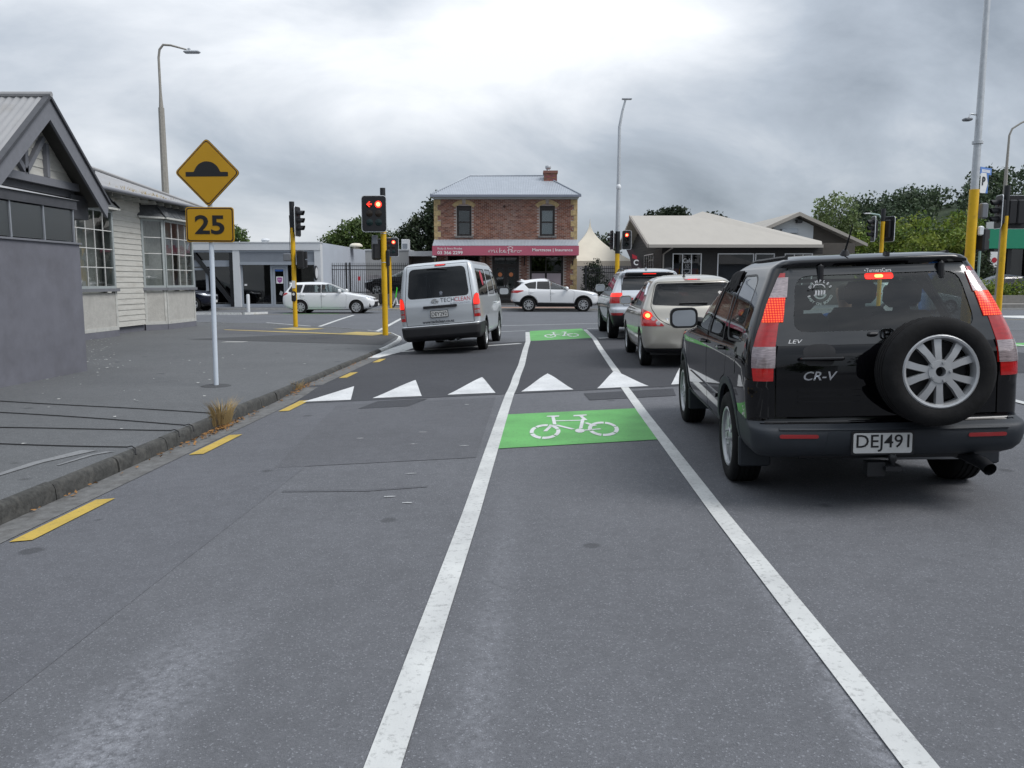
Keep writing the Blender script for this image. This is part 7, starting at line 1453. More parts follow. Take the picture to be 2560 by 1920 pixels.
# ------------------------------------------------------------------ cafe
CF = thing('cafe', 'dark boarded cafe under a broad cream roof', 'building', (13.5, 50, FZ))
rf = MB(); E0, Er, G0, G1, PK, R2, E3 = (8.15, 49.2, 3.75), (18.45, 49.2, 3.75), (8.15, 57, 6.05), (12.3, 57, 6.05), (13.2, 57.6, 6.38), (18.9, 50.5, 4.0), (21, 57, 4.0)
def thick(mb, P, t=.16):
    n = len(P); mb.add([tuple(p) for p in P] + [(p[0], p[1], p[2] - t) for p in P], [tuple(range(n)), tuple(range(2 * n - 1, n - 1, -1))] + [(i, i + n, (i + 1) % n + n, (i + 1) % n) for i in range(n)])
thick(rf, [E0, Er, PK, G1, G0]); thick(rf, [Er, R2, E3, PK]); thick(rf, [G0, G1, (12.3, 64, 4.2), (8.15, 64, 4.2)]); rf.build('roof', 'cafe_roof', CF)
MB().box(8.12, 18.5, 49.1, 49.2, 3.56, 3.74).build('gutter', 'cafe_trim', CF)
b = MB(); q = [(8.1, 49.15, 3.78), (8.1, 57, 6.08), (8.1, 57, 5.85), (8.1, 49.15, 3.55)]; b.add(q + [(x - .06, y, z) for x, y, z in q], [(0, 1, 2, 3), (4, 7, 6, 5), (0, 4, 5, 1), (1, 5, 6, 2), (2, 6, 7, 3), (3, 7, 4, 0)]); b.build('bargeboard', 'cafe_trim', CF)
cop = [(9.72, 11.48, .5, 3.25), (12.44, 15.9, .3, 3.25), (16.5, 18.2, .5, 3.25)]; cw = MB(); xs = sorted(set([9.1, 18.8] + [o[0] for o in cop] + [o[1] for o in cop])); 
for a, b2 in zip(xs, xs[1:]):
    op = [o for o in cop if o[0] <= (a + b2) / 2 <= o[1]]
    for z0, z1 in ([(.1, 3.75)] if not op else [(.1, op[0][2]), (op[0][3], 3.75)]): cw.box(a, b2, 50, 50.2, z0, z1)
cw.build('wall', 'cafe_board', CF)
lb = MB(); z = .2
while z < 3.7:
    for a, b2 in zip(xs, xs[1:]):
        op = [o for o in cop if o[0] <= (a + b2) / 2 <= o[1]]
        if op and op[0][2] - .1 < z < op[0][3]: continue
        lb.add([(a, 49.975, z), (b2, 49.975, z), (b2, 49.995, z + .15), (a, 49.995, z + .15), (a, 50, z), (b2, 50, z)], [(0, 1, 2, 3), (0, 4, 5, 1)])
    z += .155
lb.build('cladding', 'cafe_board', CF)['kind'] = 'stuff'
MB().add([(9.1, 50, .1), (9.1, 63, .1), (9.1, 63, 4.1), (9.1, 57, 5.75), (9.1, 50, 3.8), (9.3, 50, .1), (9.3, 63, .1), (9.3, 63, 4.1), (9.3, 57, 5.75), (9.3, 50, 3.8)], [(0, 1, 2, 3, 4), (5, 9, 8, 7, 6), (0, 5, 6, 1)]).build('side_wall', 'cafe_board', CF)
lb = MB(); z = .2
while z < 5.6:
    y1 = min(63, 57 + (5.75 - z) * 3.4); y0 = 50 if z < 3.8 else 50 + (z - 3.8) * 3.6; lb.add([(9.07, y0, z), (9.07, y1, z), (9.092, y1, z + .19), (9.092, y0, z + .19), (9.1, y0, z), (9.1, y1, z)], [(0, 1, 2, 3), (0, 4, 5, 1)]); z += .2
lb.build('cladding', 'cafe_board', CF)['kind'] = 'stuff'
mat('cafe_side', (.075, .068, .062), .75, var=.15)
m, L = frame((9.06, 56.6), (9.06, 53.0)); window_grid(CF, m, 0, L, 1.6, 3.35, 4, 1, .06, .06, 'glass_build', 'sign_white', 'sign_white')
def cwin(x0, x1, z0, z1, cols): m, L = frame((x0, 49.95), (x1, 49.95)); return window_grid(CF, m, 0, L, z0, z1, cols, 1, .06, .05, 'glass_shop', 'sign_white', 'sign_white')
W_ = cwin(9.72, 11.48, .5, 3.25, 3); cwin(12.44, 14.65, .3, 3.25, 1); cwin(14.72, 15.9, 2.6, 3.25, 1); cwin(14.72, 15.9, .3, 2.58, 1); cwin(16.5, 18.2, .5, 3.25, 3)
words('window_lettering', 'Cafe', .36, 'sign_white', W_, (10.62, 49.962, 2.82), width=.52, shear=.25, extrude=.001); cup = MB()
cup.tube([(10.42, 49.962, 2.3), (10.45, 49.962, 2.12), (10.6, 49.962, 2.05), (10.75, 49.962, 2.12), (10.78, 49.962, 2.3), (10.42, 49.962, 2.3)], .014, 4); cup.tube([(10.78, 49.962, 2.26), (10.88, 49.962, 2.24), (10.86, 49.962, 2.12), (10.76, 49.962, 2.12)], .012, 4); cup.tube([(10.35, 49.962, 2.0), (10.85, 49.962, 2.0)], .012, 4)
for x in (10.52, 10.62, 10.7): cup.tube([(x, 49.962, 2.36), (x + .04, 49.962, 2.45), (x - .02, 49.962, 2.52), (x + .03, 49.962, 2.62)], .01, 4)
cup.build('window_lettering', 'sign_white', W_)
for x in (10.0, 11.2): MB().bev(x - .25, x + .25, 50.25, 50.7, 1.7, 2.35, .08).build('red_chair_back', 'flag_red', CF)
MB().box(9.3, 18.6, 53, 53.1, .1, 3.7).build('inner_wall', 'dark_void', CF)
dp = MB(); dp.tube([(9.55, 49.15, 3.55), (9.15, 49.9, 3.2), (9.15, 49.9, .2)], .05, 8); dp.build('downpipe', 'cafe_trim', CF, 50); MB().box(18.8, 21, 50.6, 56, .1, 3.9).build('wing_wall', 'brown_wall', CF)
rebase(CF)
# gabled hall behind the cafe
HL = thing('gabled_hall', 'brown gabled hall with a white vent panel behind the cafe', 'building', (20.5, 60, FZ)); pk_, hz = (20.5, 6.42), Vector((4.5, 2.05))
for sd in (-1, 1):
    q = [(20.5, 59.2, 6.5), (20.5 + sd * 4.9, 59.2, 4.30), (20.5 + sd * 4.9, 72, 4.30), (20.5, 72, 6.5)]; r_ = MB(); thick(r_, q, .14); r_.build('roof', 'cafe_roof', HL)
    q = [(20.5, 59.15, 6.48), (20.5 + sd * 4.95, 59.15, 4.26), (20.5 + sd * 4.95, 59.15, 4.06), (20.5, 59.15, 6.22)]; r_ = MB(); r_.add(q + [(x, y + .06, z) for x, y, z in q], [(0, 1, 2, 3), (4, 7, 6, 5), (0, 4, 5, 1), (1, 5, 6, 2), (2, 6, 7, 3)]); r_.build('bargeboard', 'cafe_trim', HL)
MB().add([(16.2, 60, .1), (24.8, 60, .1), (24.8, 60, 4.3), (20.5, 60, 6.3), (16.2, 60, 4.3)] + [(16.2, 60.2, .1), (24.8, 60.2, .1), (24.8, 60.2, 4.3), (20.5, 60.2, 6.3), (16.2, 60.2, 4.3)], [(0, 1, 2, 3, 4), (5, 9, 8, 7, 6)]).build('gable_wall', 'brown_wall', HL)
MB().add([(18.9, 59.95, 4.4), (21.8, 59.95, 4.4), (21.8, 59.95, 5.55), (20.5, 59.95, 6.15), (18.9, 59.95, 5.45)], [(0, 1, 2, 3, 4)]).build('white_panel', 'white_panel', HL); MB().bev(19.4, 20.6, 59.6, 59.95, 5.0, 5.35, .04).build('louvre', 'louvre', HL); MB().bev(20.45, 20.85, 59.5, 59.9, 5.75, 6.0, .03).build('flood_light', 'black_metal', HL); MB().box(22.4, 24.6, 59.93, 59.98, .2, 3.6).build('pale_door', 'cafe_trim', HL); MB().box(23.3, 23.6, 59.90, 59.93, 2.6, 3.0).build('blue_notice', 'sign_blue', HL)
rebase(HL)
# green supermarket-like building
GR = thing('green_building', 'glass fronted building with a broad green fascia', 'building', (40, 60, .36))
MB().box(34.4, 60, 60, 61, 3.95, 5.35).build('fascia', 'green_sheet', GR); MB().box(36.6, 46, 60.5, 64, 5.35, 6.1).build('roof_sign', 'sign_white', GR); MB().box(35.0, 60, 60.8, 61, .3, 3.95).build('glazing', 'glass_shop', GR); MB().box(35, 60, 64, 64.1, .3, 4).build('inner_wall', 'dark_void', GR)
for x in (35.0, 36.3, 37.8, 39.5, 42): MB().box(x, x + .3, 60.5, 60.85, .3, 3.95).build('column', 'black_metal', GR)
MB().box(34.6, 35.2, 59.7, 59.75, 2.6, 3.7).build('poster', 'sign_white', GR); MB().add([(34.9 + .2 * math.cos(t), 59.69, 3.1 + .2 * math.sin(t)) for t in [i * .6 for i in range(10)]], [tuple(range(10))]).build('poster_print', 'flag_red', GR); MB().box(46, 46.1, 61, 66, .3, 4).build('side_wall', 'wall_grey', GR)
rebase(GR)
LWL = thing('low_wall', 'low concrete wall in front of the green building', 'wall', (30, 45.5, FZ)); MB().box(24.5, 60, 45.4, 45.7, .1, .8).build('wall', 'low_wall', LWL); rebase(LWL)
# ================================================================== street furniture
def pole_tube(T, name, pts, r, mt, n=14): return MB().tube(pts, r, n).build(name, mt, T, 50)
# hump warning sign
HS_ = thing('hump_sign', 'yellow diamond hump sign above a 25 plate on a pale post', 'sign', (-4.31, 11.8, FP))
pole_tube(HS_, 'post', [(0, 0, 0), (0, 0, 3.4)], .034, 'post_white')
fo = MB(); fo.lathe([(0, 0), (.22, 0), (.18, .012), (0, .018)], 14, Matrix.Rotation(R(-90), 4, 'Y')); fo.build('post_footing', 'footpath_patch', HS_)
def rotsq(h, r): return rounded([(0, h), (-h, 0), (0, -h), (h, 0)], r, 5)
zc_ = 3.03
MB().prism(rotsq(.475, .06), .012, Matrix.Translation((0, -.05, zc_))).build('diamond_panel', 'sign_border', HS_)
DP = [o for o in HS_.children if o.name.startswith('diamond_panel')][0]
MB().prism(rotsq(.468, .055), .004, Matrix.Translation((0, -.053, zc_))).build('panel_edge', 'sign_yellow', DP); MB().prism(rotsq(.452, .05), .004, Matrix.Translation((0, -.0555, zc_))).build('panel_border', 'sign_border', DP); MB().prism(rotsq(.432, .045), .004, Matrix.Translation((0, -.058, zc_))).build('panel_face', 'sign_yellow', DP)
hm = circ(.02, -.055, .19, 14, 14, 166); hm = [(.30, -.01), (.30, -.07), (-.31, -.075), (-.31, -.012)] + [(-.20, -.012)] + [(p[0], p[1]) for p in reversed(circ(.0, -.06, .195, 14, 18, 162))] + [(.20, -.01)]
MB().prism(hm, .003, Matrix.Translation((0, -.0605, zc_ + .02))).build('hump_symbol', 'sign_black', DP)
MB().prism(rrect(-.35, .35, -.245, .245, .04, 4), .012, Matrix.Translation((.01, -.05, 2.31))).build('speed_panel', 'sign_yellow', HS_); SP_ = [o for o in HS_.children if o.name.startswith('speed_panel')][0]
MB().prism(rrect(-.338, .338, -.233, .233, .035, 4), .004, Matrix.Translation((.01, -.053, 2.31))).build('panel_border', 'sign_border', SP_); MB().prism(rrect(-.322, .322, -.217, .217, .03, 4), .004, Matrix.Translation((.01, -.0555, 2.31))).build('panel_face', 'sign_yellow', SP_)
words('speed_digits', '25', .36, 'sign_black', SP_, (.01, -.058, 2.31), width=.43, bold=.008)
for z in (2.95, 3.1, 2.2, 2.42): MB().box(-.05, .05, -.04, .04, z, z + .03).build('bracket', 'galv', HS_)
HS_.rotation_euler = (0, R(.6), R(-4))
# traffic signals
def head(T, pos, yaw, cols=1, lit=None, w=None, back=False, pitch=.245, visor=True, name='signal_head', h=None):
    """three-lamp head; local -y faces the driver; lit = {(col,row): material}"""
    m = Matrix.Translation(pos) @ Matrix.Rotation(R(yaw), 4, 'Z'); W_ = w or (.34 + .30 * cols - .02); H_ = h or 1.0
    b = MB(); b.prism(rrect(-W_ / 2, W_ / 2, -H_ / 2, H_ / 2, .09, 5), .02, m); o = b.build(name, 'sig_white', T)
    b = MB(); b.prism(rrect(-W_ / 2 + .018, W_ / 2 - .018, -H_ / 2 + .018, H_ / 2 - .018, .075, 5), .012, m @ Matrix.Translation((0, -.006, 0))); b.prism(rrect(-W_ / 2 + .012, W_ / 2 - .012, -H_ / 2 + .012, H_ / 2 - .012, .075, 5), .012, m @ Matrix.Translation((0, .014, 0))); b.build('backing_board', 'sig_black', o)
    bx = MB(); xs_ = [(-.125 + .25 * c) if cols == 2 else 0 for c in range(cols)]
    for x in xs_: bx.bev(x - .12, x + .12, .02, .16, -.36, .36, .03, m)
    bx.build('lamp_housing', 'sig_black', o, 40)
    for c, x in enumerate(xs_):
        for r in range(3):
            z = (1 - r) * pitch + .01; mm = m @ Matrix.Translation((x, -.012, z)); L = MB(); L.lathe([(0, -.012), (.06, -.010), (.095, 0)], 16, mm @ Matrix.Rotation(R(90), 4, 'Z'))
            mt = (lit or {}).get((c, r)) or ('lens_redoff', 'lens_amber', 'lens_green')[r]
            if mt == 'arrow':
                L.build('lens', 'lens_redoff', o, 50); a = MB(); a.prism([(-.075, 0), (.0, .075), (.03, .075), (-.02, .02), (.07, .02), (.07, -.02), (-.02, -.02), (.03, -.075), (.0, -.075)], .004, mm @ Matrix.Translation((0, -.02, 0))); a.build('red_arrow', 'lens_red', o)
            else:
                L.build('lens', mt, o, 50)
                if mt == 'lens_red': q = MB(); q.lathe([(0, -.02), (.06, -.015)], 14, mm @ Matrix.Rotation(R(90), 4, 'Z')); q.build('lens_centre', 'lens_red_hot', o, 50)
            if visor:
                v = MB(); n = 12; vs = []
                for i in range(n + 1):
                    t = R(-25 + 230 * i / n); l = .18 + .05 * math.sin(t); vs += [mm @ Vector((.108 * math.cos(t), 0, .108 * math.sin(t))), mm @ Vector((.104 * math.cos(t), -l, .104 * math.sin(t)))]
                v.add(vs, [(2 * i, 2 * i + 2, 2 * i + 3, 2 * i + 1) for i in range(n)]); v.build('visor', 'sig_black', o, 60)
    return o
def ped(T, pos, yaw): m = Matrix.Translation(pos) @ Matrix.Rotation(R(yaw), 4, 'Z'); o = MB().bev(-.15, .15, -.12, .12, -.30, .30, .04, m).build('pedestrian_head', 'sig_black', T, 40); MB().box(-.11, .11, -.2, -.12, .02, .26, m).build('visor', 'sig_black', o); MB().box(-.11, .11, -.2, -.12, -.26, -.02, m).build('visor', 'sig_black', o); return o
RED = {(0, 0): 'lens_red'}
S1 = thing('traffic_signal', 'yellow signal pole with red arrow and red light by the corner kerb', 'traffic signal', (-3.6, 23.2, FP))
pole_tube(S1, 'pole', [(0, 0, -.05), (0, 0, 3.2)], .08, 'pole_yellow'); pole_tube(S1, 'pole_top', [(0, 0, 3.2), (0, 0, 4.1)], [.078, .075], 'black_metal')
head(S1, (-.22, -.20, 3.38), 0, 2, {(0, 0): 'arrow', (1, 0): 'lens_red'}, .70, visor=False); ped(S1, (-.22, .1, 2.42), 110); MB().bev(-.32, -.16, -.08, .06, 2.55, 2.8, .02).build('junction_box', 'sig_grey', S1)
MB().bev(.07, .16, -.08, .06, 1.95, 2.4, .02).build('cable_box', 'sig_black', S1); bt = MB().bev(-.16, -.07, -.08, .08, .88, 1.2, .03).build('push_button_box', 'sig_black', S1)
for z in (2.05, 2.85): o = MB(); o.tube([(.084 * math.cos(t), .084 * math.sin(t), z) for t in [i * math.pi / 8 for i in range(17)]], .008, 5, False); o.build('strap', 'galv', S1)
S2 = thing('traffic_signal', 'yellow signal pole seen side on in front of the white shop', 'traffic signal', (-7.31, 27.6, FP))
pole_tube(S2, 'pole', [(0, 0, -.05), (0, 0, 3.3)], .075, 'pole_yellow'); pole_tube(S2, 'pole_top', [(0, 0, 3.3), (0, 0, 4.15)], [.085, .085], 'black_metal'); head(S2, (.18, .02, 3.50), 82, 1, {}, .5); ped(S2, (.26, -.05, 2.25), 95); MB().bev(-.32, -.07, -.1, .1, 2.2, 2.45, .02).build('junction_box', 'sig_grey', S2)
pb = MB().bev(-.08, .08, -.14, -.07, .86, 1.2, .035).build('push_button_box', 'sig_black', S2); MB().add([(.045 * math.cos(t), -.145, 1.1 + .045 * math.sin(t)) for t in [i * .52 for i in range(12)]], [tuple(range(12))]).build('push_button', 'sig_white', pb); MB().box(-.06, .06, -.082, -.074, 1.3, 1.55).build('button_notice', 'sign_white', S2)
cb_ = MB(); cb_.tube([(-.09, -.02, 2.3), (-.10, -.03, 2.8), (-.07, -.04, 3.3), (-.09, -.03, 3.7)], .01, 5); cb_.build('cable', 'rubber', S2)
S3 = thing('traffic_signal', 'small far red signal between the yellow pole and the silver van', 'traffic signal', (-6.42, 43.4, FZ)); pole_tube(S3, 'pole', [(0, 0, 0), (0, 0, 3.7)], .07, 'pole_yellow'); head(S3, (.1, -.15, 3.18), 0, 2, {(1, 0): 'lens_red'}, .78, visor=False, h=.98); 
S4 = thing('lamp_and_signal_pole', 'tall grey lamp pole with banded base and a red signal beside the cafe', 'lamp pole', (5.54, 43.4, FZ))
pole_tube(S4, 'pole', [(0, 0, 0), (0, 0, 2.85)], .12, 'pole_yellow'); pole_tube(S4, 'pole_band', [(0, 0, 2.85), (0, 0, 4.0)], .125, 'black_metal'); pole_tube(S4, 'mast', [(0, 0, 4.0), (0, 0, 6.2), (0, 0, 9.3), (.14, 0, 10.1), (.3, 0, 10.7)], [.12, .1, .075, .06, .05], 'galv'); MB().bev(.1, .62, -.12, .12, 10.66, 10.74, .03).build('lamp_head', 'galv', S4)
head(S4, (.46, -.1, 3.55), 0, 1, RED, .50); head(S4, (-.32, -.1, 3.55), -75, 1, {}, .5)
cm = MB(); cm.lathe([(0, -.14), (.08, -.12), (.12, -.05), (.13, .05), (.1, .12), (.05, .2)], 14, Matrix.Translation((0, -.02, 6.25)) @ Matrix.Rotation(R(-90), 4, 'Y')); cm.build('camera_dome', 'sig_white', S4, 50)
S5 = thing('tall_signal_mast', 'very tall pole, yellow below and grey above, with a parking sign', 'pole', (12.2, 22, .2))
pole_tube(S5, 'pole', [(0, 0, -.1), (0, 0, 3.75)], [.128, .12], 'pole_yellow', 18); pole_tube(S5, 'mast', [(0, 0, 3.75), (0, 0, 5.0), (0, 0, 11)], [.10, .09, .06], 'galv', 18); pole_tube(S5, 'collar', [(0, 0, 4.92), (0, 0, 4.99)], .135, 'galv', 16)
arm = MB(); arm.tube([(-.1, 0, 5.66), (-.25, -.02, 5.68), (-.3, -.04, 5.58)], .02, 6); a_ = arm.build('camera_arm', 'galv', S5); MB().bev(-.42, -.22, -.12, .08, 5.5, 5.57, .02).build('camera', 'sig_grey', a_)
ns = MB(); ns.box(0, .6, -.006, .006, -.09, .09, Matrix.Translation((.12, 0, 4.25)) @ Matrix.Rotation(R(35), 4, 'Z')); N_ = ns.build('street_name_sign', 'sign_blue', S5)
mm_ = Matrix.Translation((.12, 0, 4.25)) @ Matrix.Rotation(R(35), 4, 'Z')
for k in range(7): MB().box(.08 + k * .065, .08 + k * .065 + .045, -.009, -.006, -.04, .035, mm_).build('street_name', 'sign_white', N_)
ps = MB(); ps.prism(rrect(.02, .32, -.26, .26, .03, 3), .008, Matrix.Translation((.1, -.06, 3.92)) @ Matrix.Rotation(R(25), 4, 'Z')); Q_ = ps.build('parking_sign', 'sign_white', S5); words('parking_letter', 'P', .3, 'sign_black', Q_, (.23, -.01, 3.97), width=.12, bold=.008, rot=(0, 0, 25)); MB().prism([(.24, .26), (.32, 0), (.24, -.26), (.32, -.26), (.32, .26)], .004, Matrix.Translation((.1, -.067, 3.92)) @ Matrix.Rotation(R(25), 4, 'Z')).build('parking_arrow', 'sign_blue', Q_)
ped(S5, (.30, .05, 2.45), 120); MB().bev(.18, .36, -.1, .1, 3.0, 3.4, .03).build('detector_box', 'sig_grey', S5); MB().bev(.13, .28, -.12, -.02, 2.55, 2.8, .03).build('junction_box', 'sig_white', S5)
S6 = thing('traffic_signal', 'yellow signal pole with black heads beyond the tall mast', 'traffic signal', (14.85, 25, .2)); pole_tube(S6, 'pole', [(0, 0, -.1), (0, 0, 3.3)], .085, 'pole_yellow'); pole_tube(S6, 'pole_top', [(0, 0, 3.3), (0, 0, 4.2)], .085, 'black_metal'); head(S6, (-.22, .0, 3.42), -100, 1, {}, .55); head(S6, (.33, .08, 3.42), 175, 2, {}, .7)
S7 = thing('traffic_signal', 'yellow signal pole standing in front of the green trees', 'traffic signal', (14.75, 33, .12)); pole_tube(S7, 'pole', [(0, 0, -.1), (0, 0, 3.8)], .08, 'pole_yellow'); pole_tube(S7, 'pole_top', [(0, 0, 3.8), (0, 0, 4.3)], .085, 'black_metal'); head(S7, (-.38, 0, 3.5), -95, 1, {}, .5); head(S7, (.28, .02, 3.5), 120, 1, {}, .5)
# street lamps
L1 = thing('street_lamp', 'concrete street lamp rising behind the weatherboard building', 'street lamp', (-13.8, 33.2, FP)); MB().tube([(0, 0, -.1), (.0, 0, 8.3)], [.185, .12], 8).build('concrete_column', 'concrete_pole', L1); pole_tube(L1, 'mast_arm', [(0, 0, 8.2), (0, 0, 8.9), (0, 0, 10.2), (.05, 0, 10.5), (.2, 0, 10.68), (.5, 0, 10.66), (1.1, 0, 10.5)], [.09, .05, .045, .045, .045, .04, .03], 'concrete_pole', 10); lh = MB().bev(1.0, 1.62, -.13, .13, 10.36, 10.46, .04).build('lamp_head', 'galv', L1, 40); MB().bev(1.15, 1.25, -.05, .05, 10.46, 10.56, .02).build('photo_cell', 'galv', L1)
L2 = thing('street_lamp', 'slim street lamp with curved arm beyond the right traffic signal', 'street lamp', (26.9, 45.5, .2)); MB().tube([(0, 0, 0), (0, 0, 7.4)], [.15, .09], 8).build('concrete_column', 'concrete_pole', L2); pole_tube(L2, 'mast_arm', [(0, 0, 7.3), (.02, 0, 9.2), (.15, 0, 9.55), (.6, 0, 9.85), (2.2, 0, 10.6)], [.075, .055, .05, .05, .04], 'concrete_pole', 10); MB().bev(2.1, 2.8, -.14, .14, 10.55, 10.68, .04).build('lamp_head', 'galv', L2)
L3 = thing('street_lamp', 'faint distant street lamp among the green trees', 'street lamp', (27.6, 62, .2)); pole_tube(L3, 'mast_arm', [(0, 0, 0), (0, 0, 6.0), (-.2, 0, 6.3), (-.9, 0, 6.4)], .06, 'green_pole', 8); MB().bev(-1.3, -.8, -.1, .1, 6.36, 6.44, .03).build('lamp_head', 'galv', L3)
L4 = thing('flag_pole', 'pale green pole beside the green building', 'pole', (28.6, 50.5, .36)); pole_tube(L4, 'pole', [(0, 0, 0), (0, 0, 3.6)], .07, 'green_pole', 10); MB().box(-.5, -.08, -.02, .02, .9, 1.5).build('banner', 'green_sheet', L4)
# white bollard, scooter, feather flag
b_ = MB(); b_.lathe([(0, 0), (.075, 0), (.075, .78), (.06, .82), (0, .83)], 14, Matrix.Rotation(R(-90), 4, 'Y')); BO = b_.build('bollard', 'shop_white', None, 50); BO.location = (-12.1, 37.6, FZ - .01); tag(BO, 'slim white bollard on the traffic island before the shop', 'bollard')
SCO = thing('electric_scooter', 'white electric scooter with bright green stem by the palisade fence', 'scooter', (-6.35, 44.0, FZ), 8)
for x, nm in ((-.05, 'wheel'), (.85, 'wheel')): w = MB(); w.lathe([(.06, -.025), (.12, -.025), (.125, 0), (.12, .025), (.06, .025)], 16, Matrix.Translation((x, 0, .125)) @ Matrix.Rotation(R(90), 4, 'Z'), True); w.build('wheel', 'tyre', SCO, 50)
f = MB(); f.bev(.12, .80, -.08, .08, .13, .19, .02); f.tube([(-.05, 0, .125), (.02, 0, .3), (.14, 0, .55)], .035, 8); f.tube([(.14, 0, .5), (.2, 0, .17)], .04, 8); f.build('deck', 'scooter_white', SCO, 40)
f = MB(); f.tube([(.10, 0, .5), (.19, 0, 1.05)], .032, 8); f.build('stem', 'lime_green', SCO, 50); f = MB(); f.tube([(.17, -.24, 1.06), (.19, 0, 1.08), (.17, .24, 1.06)], .017, 6); f.build('handlebar', 'lime_green', SCO, 50)
FF = thing('feather_flag', 'dark feather flag with a white letter C in front of the cafe', 'flag', (7.25, 48.0, FZ)); pole_tube(FF, 'flag_pole', [(-.05, 0, 0), (-.15, 0, 1.6), (-.35, 0, 2.5), (-.55, 0, 2.62)], .014, 'black_metal', 6)
fl = [(-.10, .6), (.42, .55), (.36, 1.4), (.15, 2.1), (-.2, 2.55), (-.52, 2.62), (-.32, 2.2), (-.18, 1.5)]; MB().prism(fl, .012, Matrix.Translation((0, -.02, 0))).build('flag_cloth', 'flag', FF)
words('flag_letter', 'C', .34, 'sign_white', FF, (-.03, -.026, 1.97), width=.22, bold=.01, rot=(0, 8, 0)); MB().prism([(-.22, 2.35), (.0, 2.25), (.02, 2.1), (-.2, 2.15)], .004, Matrix.Translation((0, -.027, 0))).build('flag_emblem', 'flag_red', FF); words('flag_letter', 'O', .34, 'sign_white', FF, (.09, -.026, 1.60), width=.22, bold=.01, rot=(0, 4, 0))

FF.scale = (1.27, 1.27, 1.27)
# ================================================================== vegetation
rng = np.random.default_rng(5)
def leaves(blobs, n, size, cols, flat=.0, clump=9, spread=.45):
    """leaf-clump quads through the volume of several ellipsoids; returns verts, faces, colours"""
    wts = np.array([b[3] * b[4] * b[5] for b in blobs]) ** .67; wts /= wts.sum(); nc = n // clump
    bi = rng.choice(len(blobs), nc, p=wts); B_ = np.array(blobs)[bi]
    d = rng.normal(size=(nc, 3)); d /= np.linalg.norm(d, axis=1)[:, None]; r_ = rng.uniform(.35, 1.0, nc) ** .5 * (1 + rng.normal(0, .07, nc)); c = B_[:, :3] + d * r_[:, None] * B_[:, 3:6]
    c = np.repeat(c, clump, 0) + rng.normal(0, spread, (nc * clump, 3)) * size * 3; m = len(c)
    tone = np.repeat(rng.uniform(.55, 1.35, nc), clump) * rng.uniform(.75, 1.25, m); ci = np.repeat(rng.integers(0, len(cols), nc), clump); col = np.array(cols)[ci] * tone[:, None]
    a = rng.normal(size=(m, 3)); a /= np.linalg.norm(a, axis=1)[:, None]; b = rng.normal(size=(m, 3)); b -= a * (a * b).sum(1)[:, None]; b /= np.linalg.norm(b, axis=1)[:, None]
    s = size * rng.uniform(.6, 1.4, m)[:, None]; P = np.stack([c - a * s, c + b * s * .55, c + a * s, c - b * s * .55], 1).reshape(-1, 3)
    return P, m, col
def leaf_mesh(name, P, m, col):
    me = bpy.data.meshes.new(name); me.vertices.add(m * 4); me.vertices.foreach_set('co', P.astype(np.float32).ravel()); me.loops.add(m * 4); me.loops.foreach_set('vertex_index', np.arange(m * 4, dtype=np.int32)); me.polygons.add(m); me.polygons.foreach_set('loop_start', np.arange(0, m * 4, 4, dtype=np.int32)); me.update(calc_edges=True)
    at_ = me.attributes.new('col', 'FLOAT_COLOR', 'FACE'); at_.data.foreach_set('color', np.concatenate([np.clip(col, 0, 1), np.ones((m, 1))], 1).astype(np.float32).ravel()); return me
GREEN = {'mid': [(0.086, 0.132, 0.032), (0.103, 0.149, 0.034), (0.063, 0.103, 0.029)], 'dark': [(.040, .058, .028), (.05, .07, .034), (.03, .046, .024)], 'bright': [(0.168, 0.228, 0.036), (0.12, 0.186, 0.034), (0.204, 0.246, 0.042)], 'pale': [(0.163, 0.225, 0.081), (0.138, 0.194, 0.069), (0.188, 0.237, 0.106)], 'pine': [(.020, .035, .017), (.028, .042, .02)], 'olive': [(.09, .09, .02), (.12, .10, .02), (.06, .075, .02)]}
def tree(label, x, y, z0, blobs, n, size, kind, trunk=.18, group='trees beyond the crossroads', name='tree', limbs=5):
    T = thing(name, label, 'tree' if name == 'tree' else name, (x, y, z0), 0, group)
    P, m, col = leaves(blobs, n, size, GREEN[kind]); link('crown', leaf_mesh('crown', P, m, col), 'leaf', T)
    if trunk:
        t = MB(); zt = min(b[2] for b in blobs); pts = [(0, 0, -.1), (.04, .03, zt * .5), (-.05, .05, zt)]; t.tube(pts, [trunk, trunk * .8, trunk * .6], 8)
        for i in range(limbs):
            b = blobs[i % len(blobs)]; t.tube([(-.05, .05, zt * .8), ((b[0]) * .5 + rng.normal(0, .2), b[1] * .5, (zt + b[2]) * .5), (b[0] + rng.normal(0, b[3] * .3), b[1] + rng.normal(0, b[4] * .3), b[2] + b[5] * .5)], [trunk * .55, trunk * .35, trunk * .1], 6)
        t.build('trunk', 'bark', T, 60)
    return T
tree('rounded mid green tree behind the pale shop side wall', -12.3, 66, 0, [(0, 0, 4.8, 2.0, 1.8, 1.6), (-1.6, .2, 4.2, 1.3, 1.3, 1.3), (1.7, 0, 4.4, 1.5, 1.4, 1.4), (.6, 0, 5.6, 1.2, 1.2, 1.0)], 11000, .13, 'mid')
tree('tall dark evergreen tree rising behind the brick building', -6.5, 66, 0, [(.9, 0, 6.2, 1.6, 1.6, 2.1), (-.7, 0, 5.0, 1.7, 1.5, 1.8), (-1.9, 0, 4.3, 1.2, 1.2, 1.4), (1.6, .5, 4.2, 1.6, 1.4, 1.8)], 14000, .13, 'dark', .25)
cab = thing('cabbage_tree', 'spiky cabbage tree between the two leafy trees', 'tree', (-9.2, 64, 0), 0, 'trees beyond the crossroads'); cv = MB()
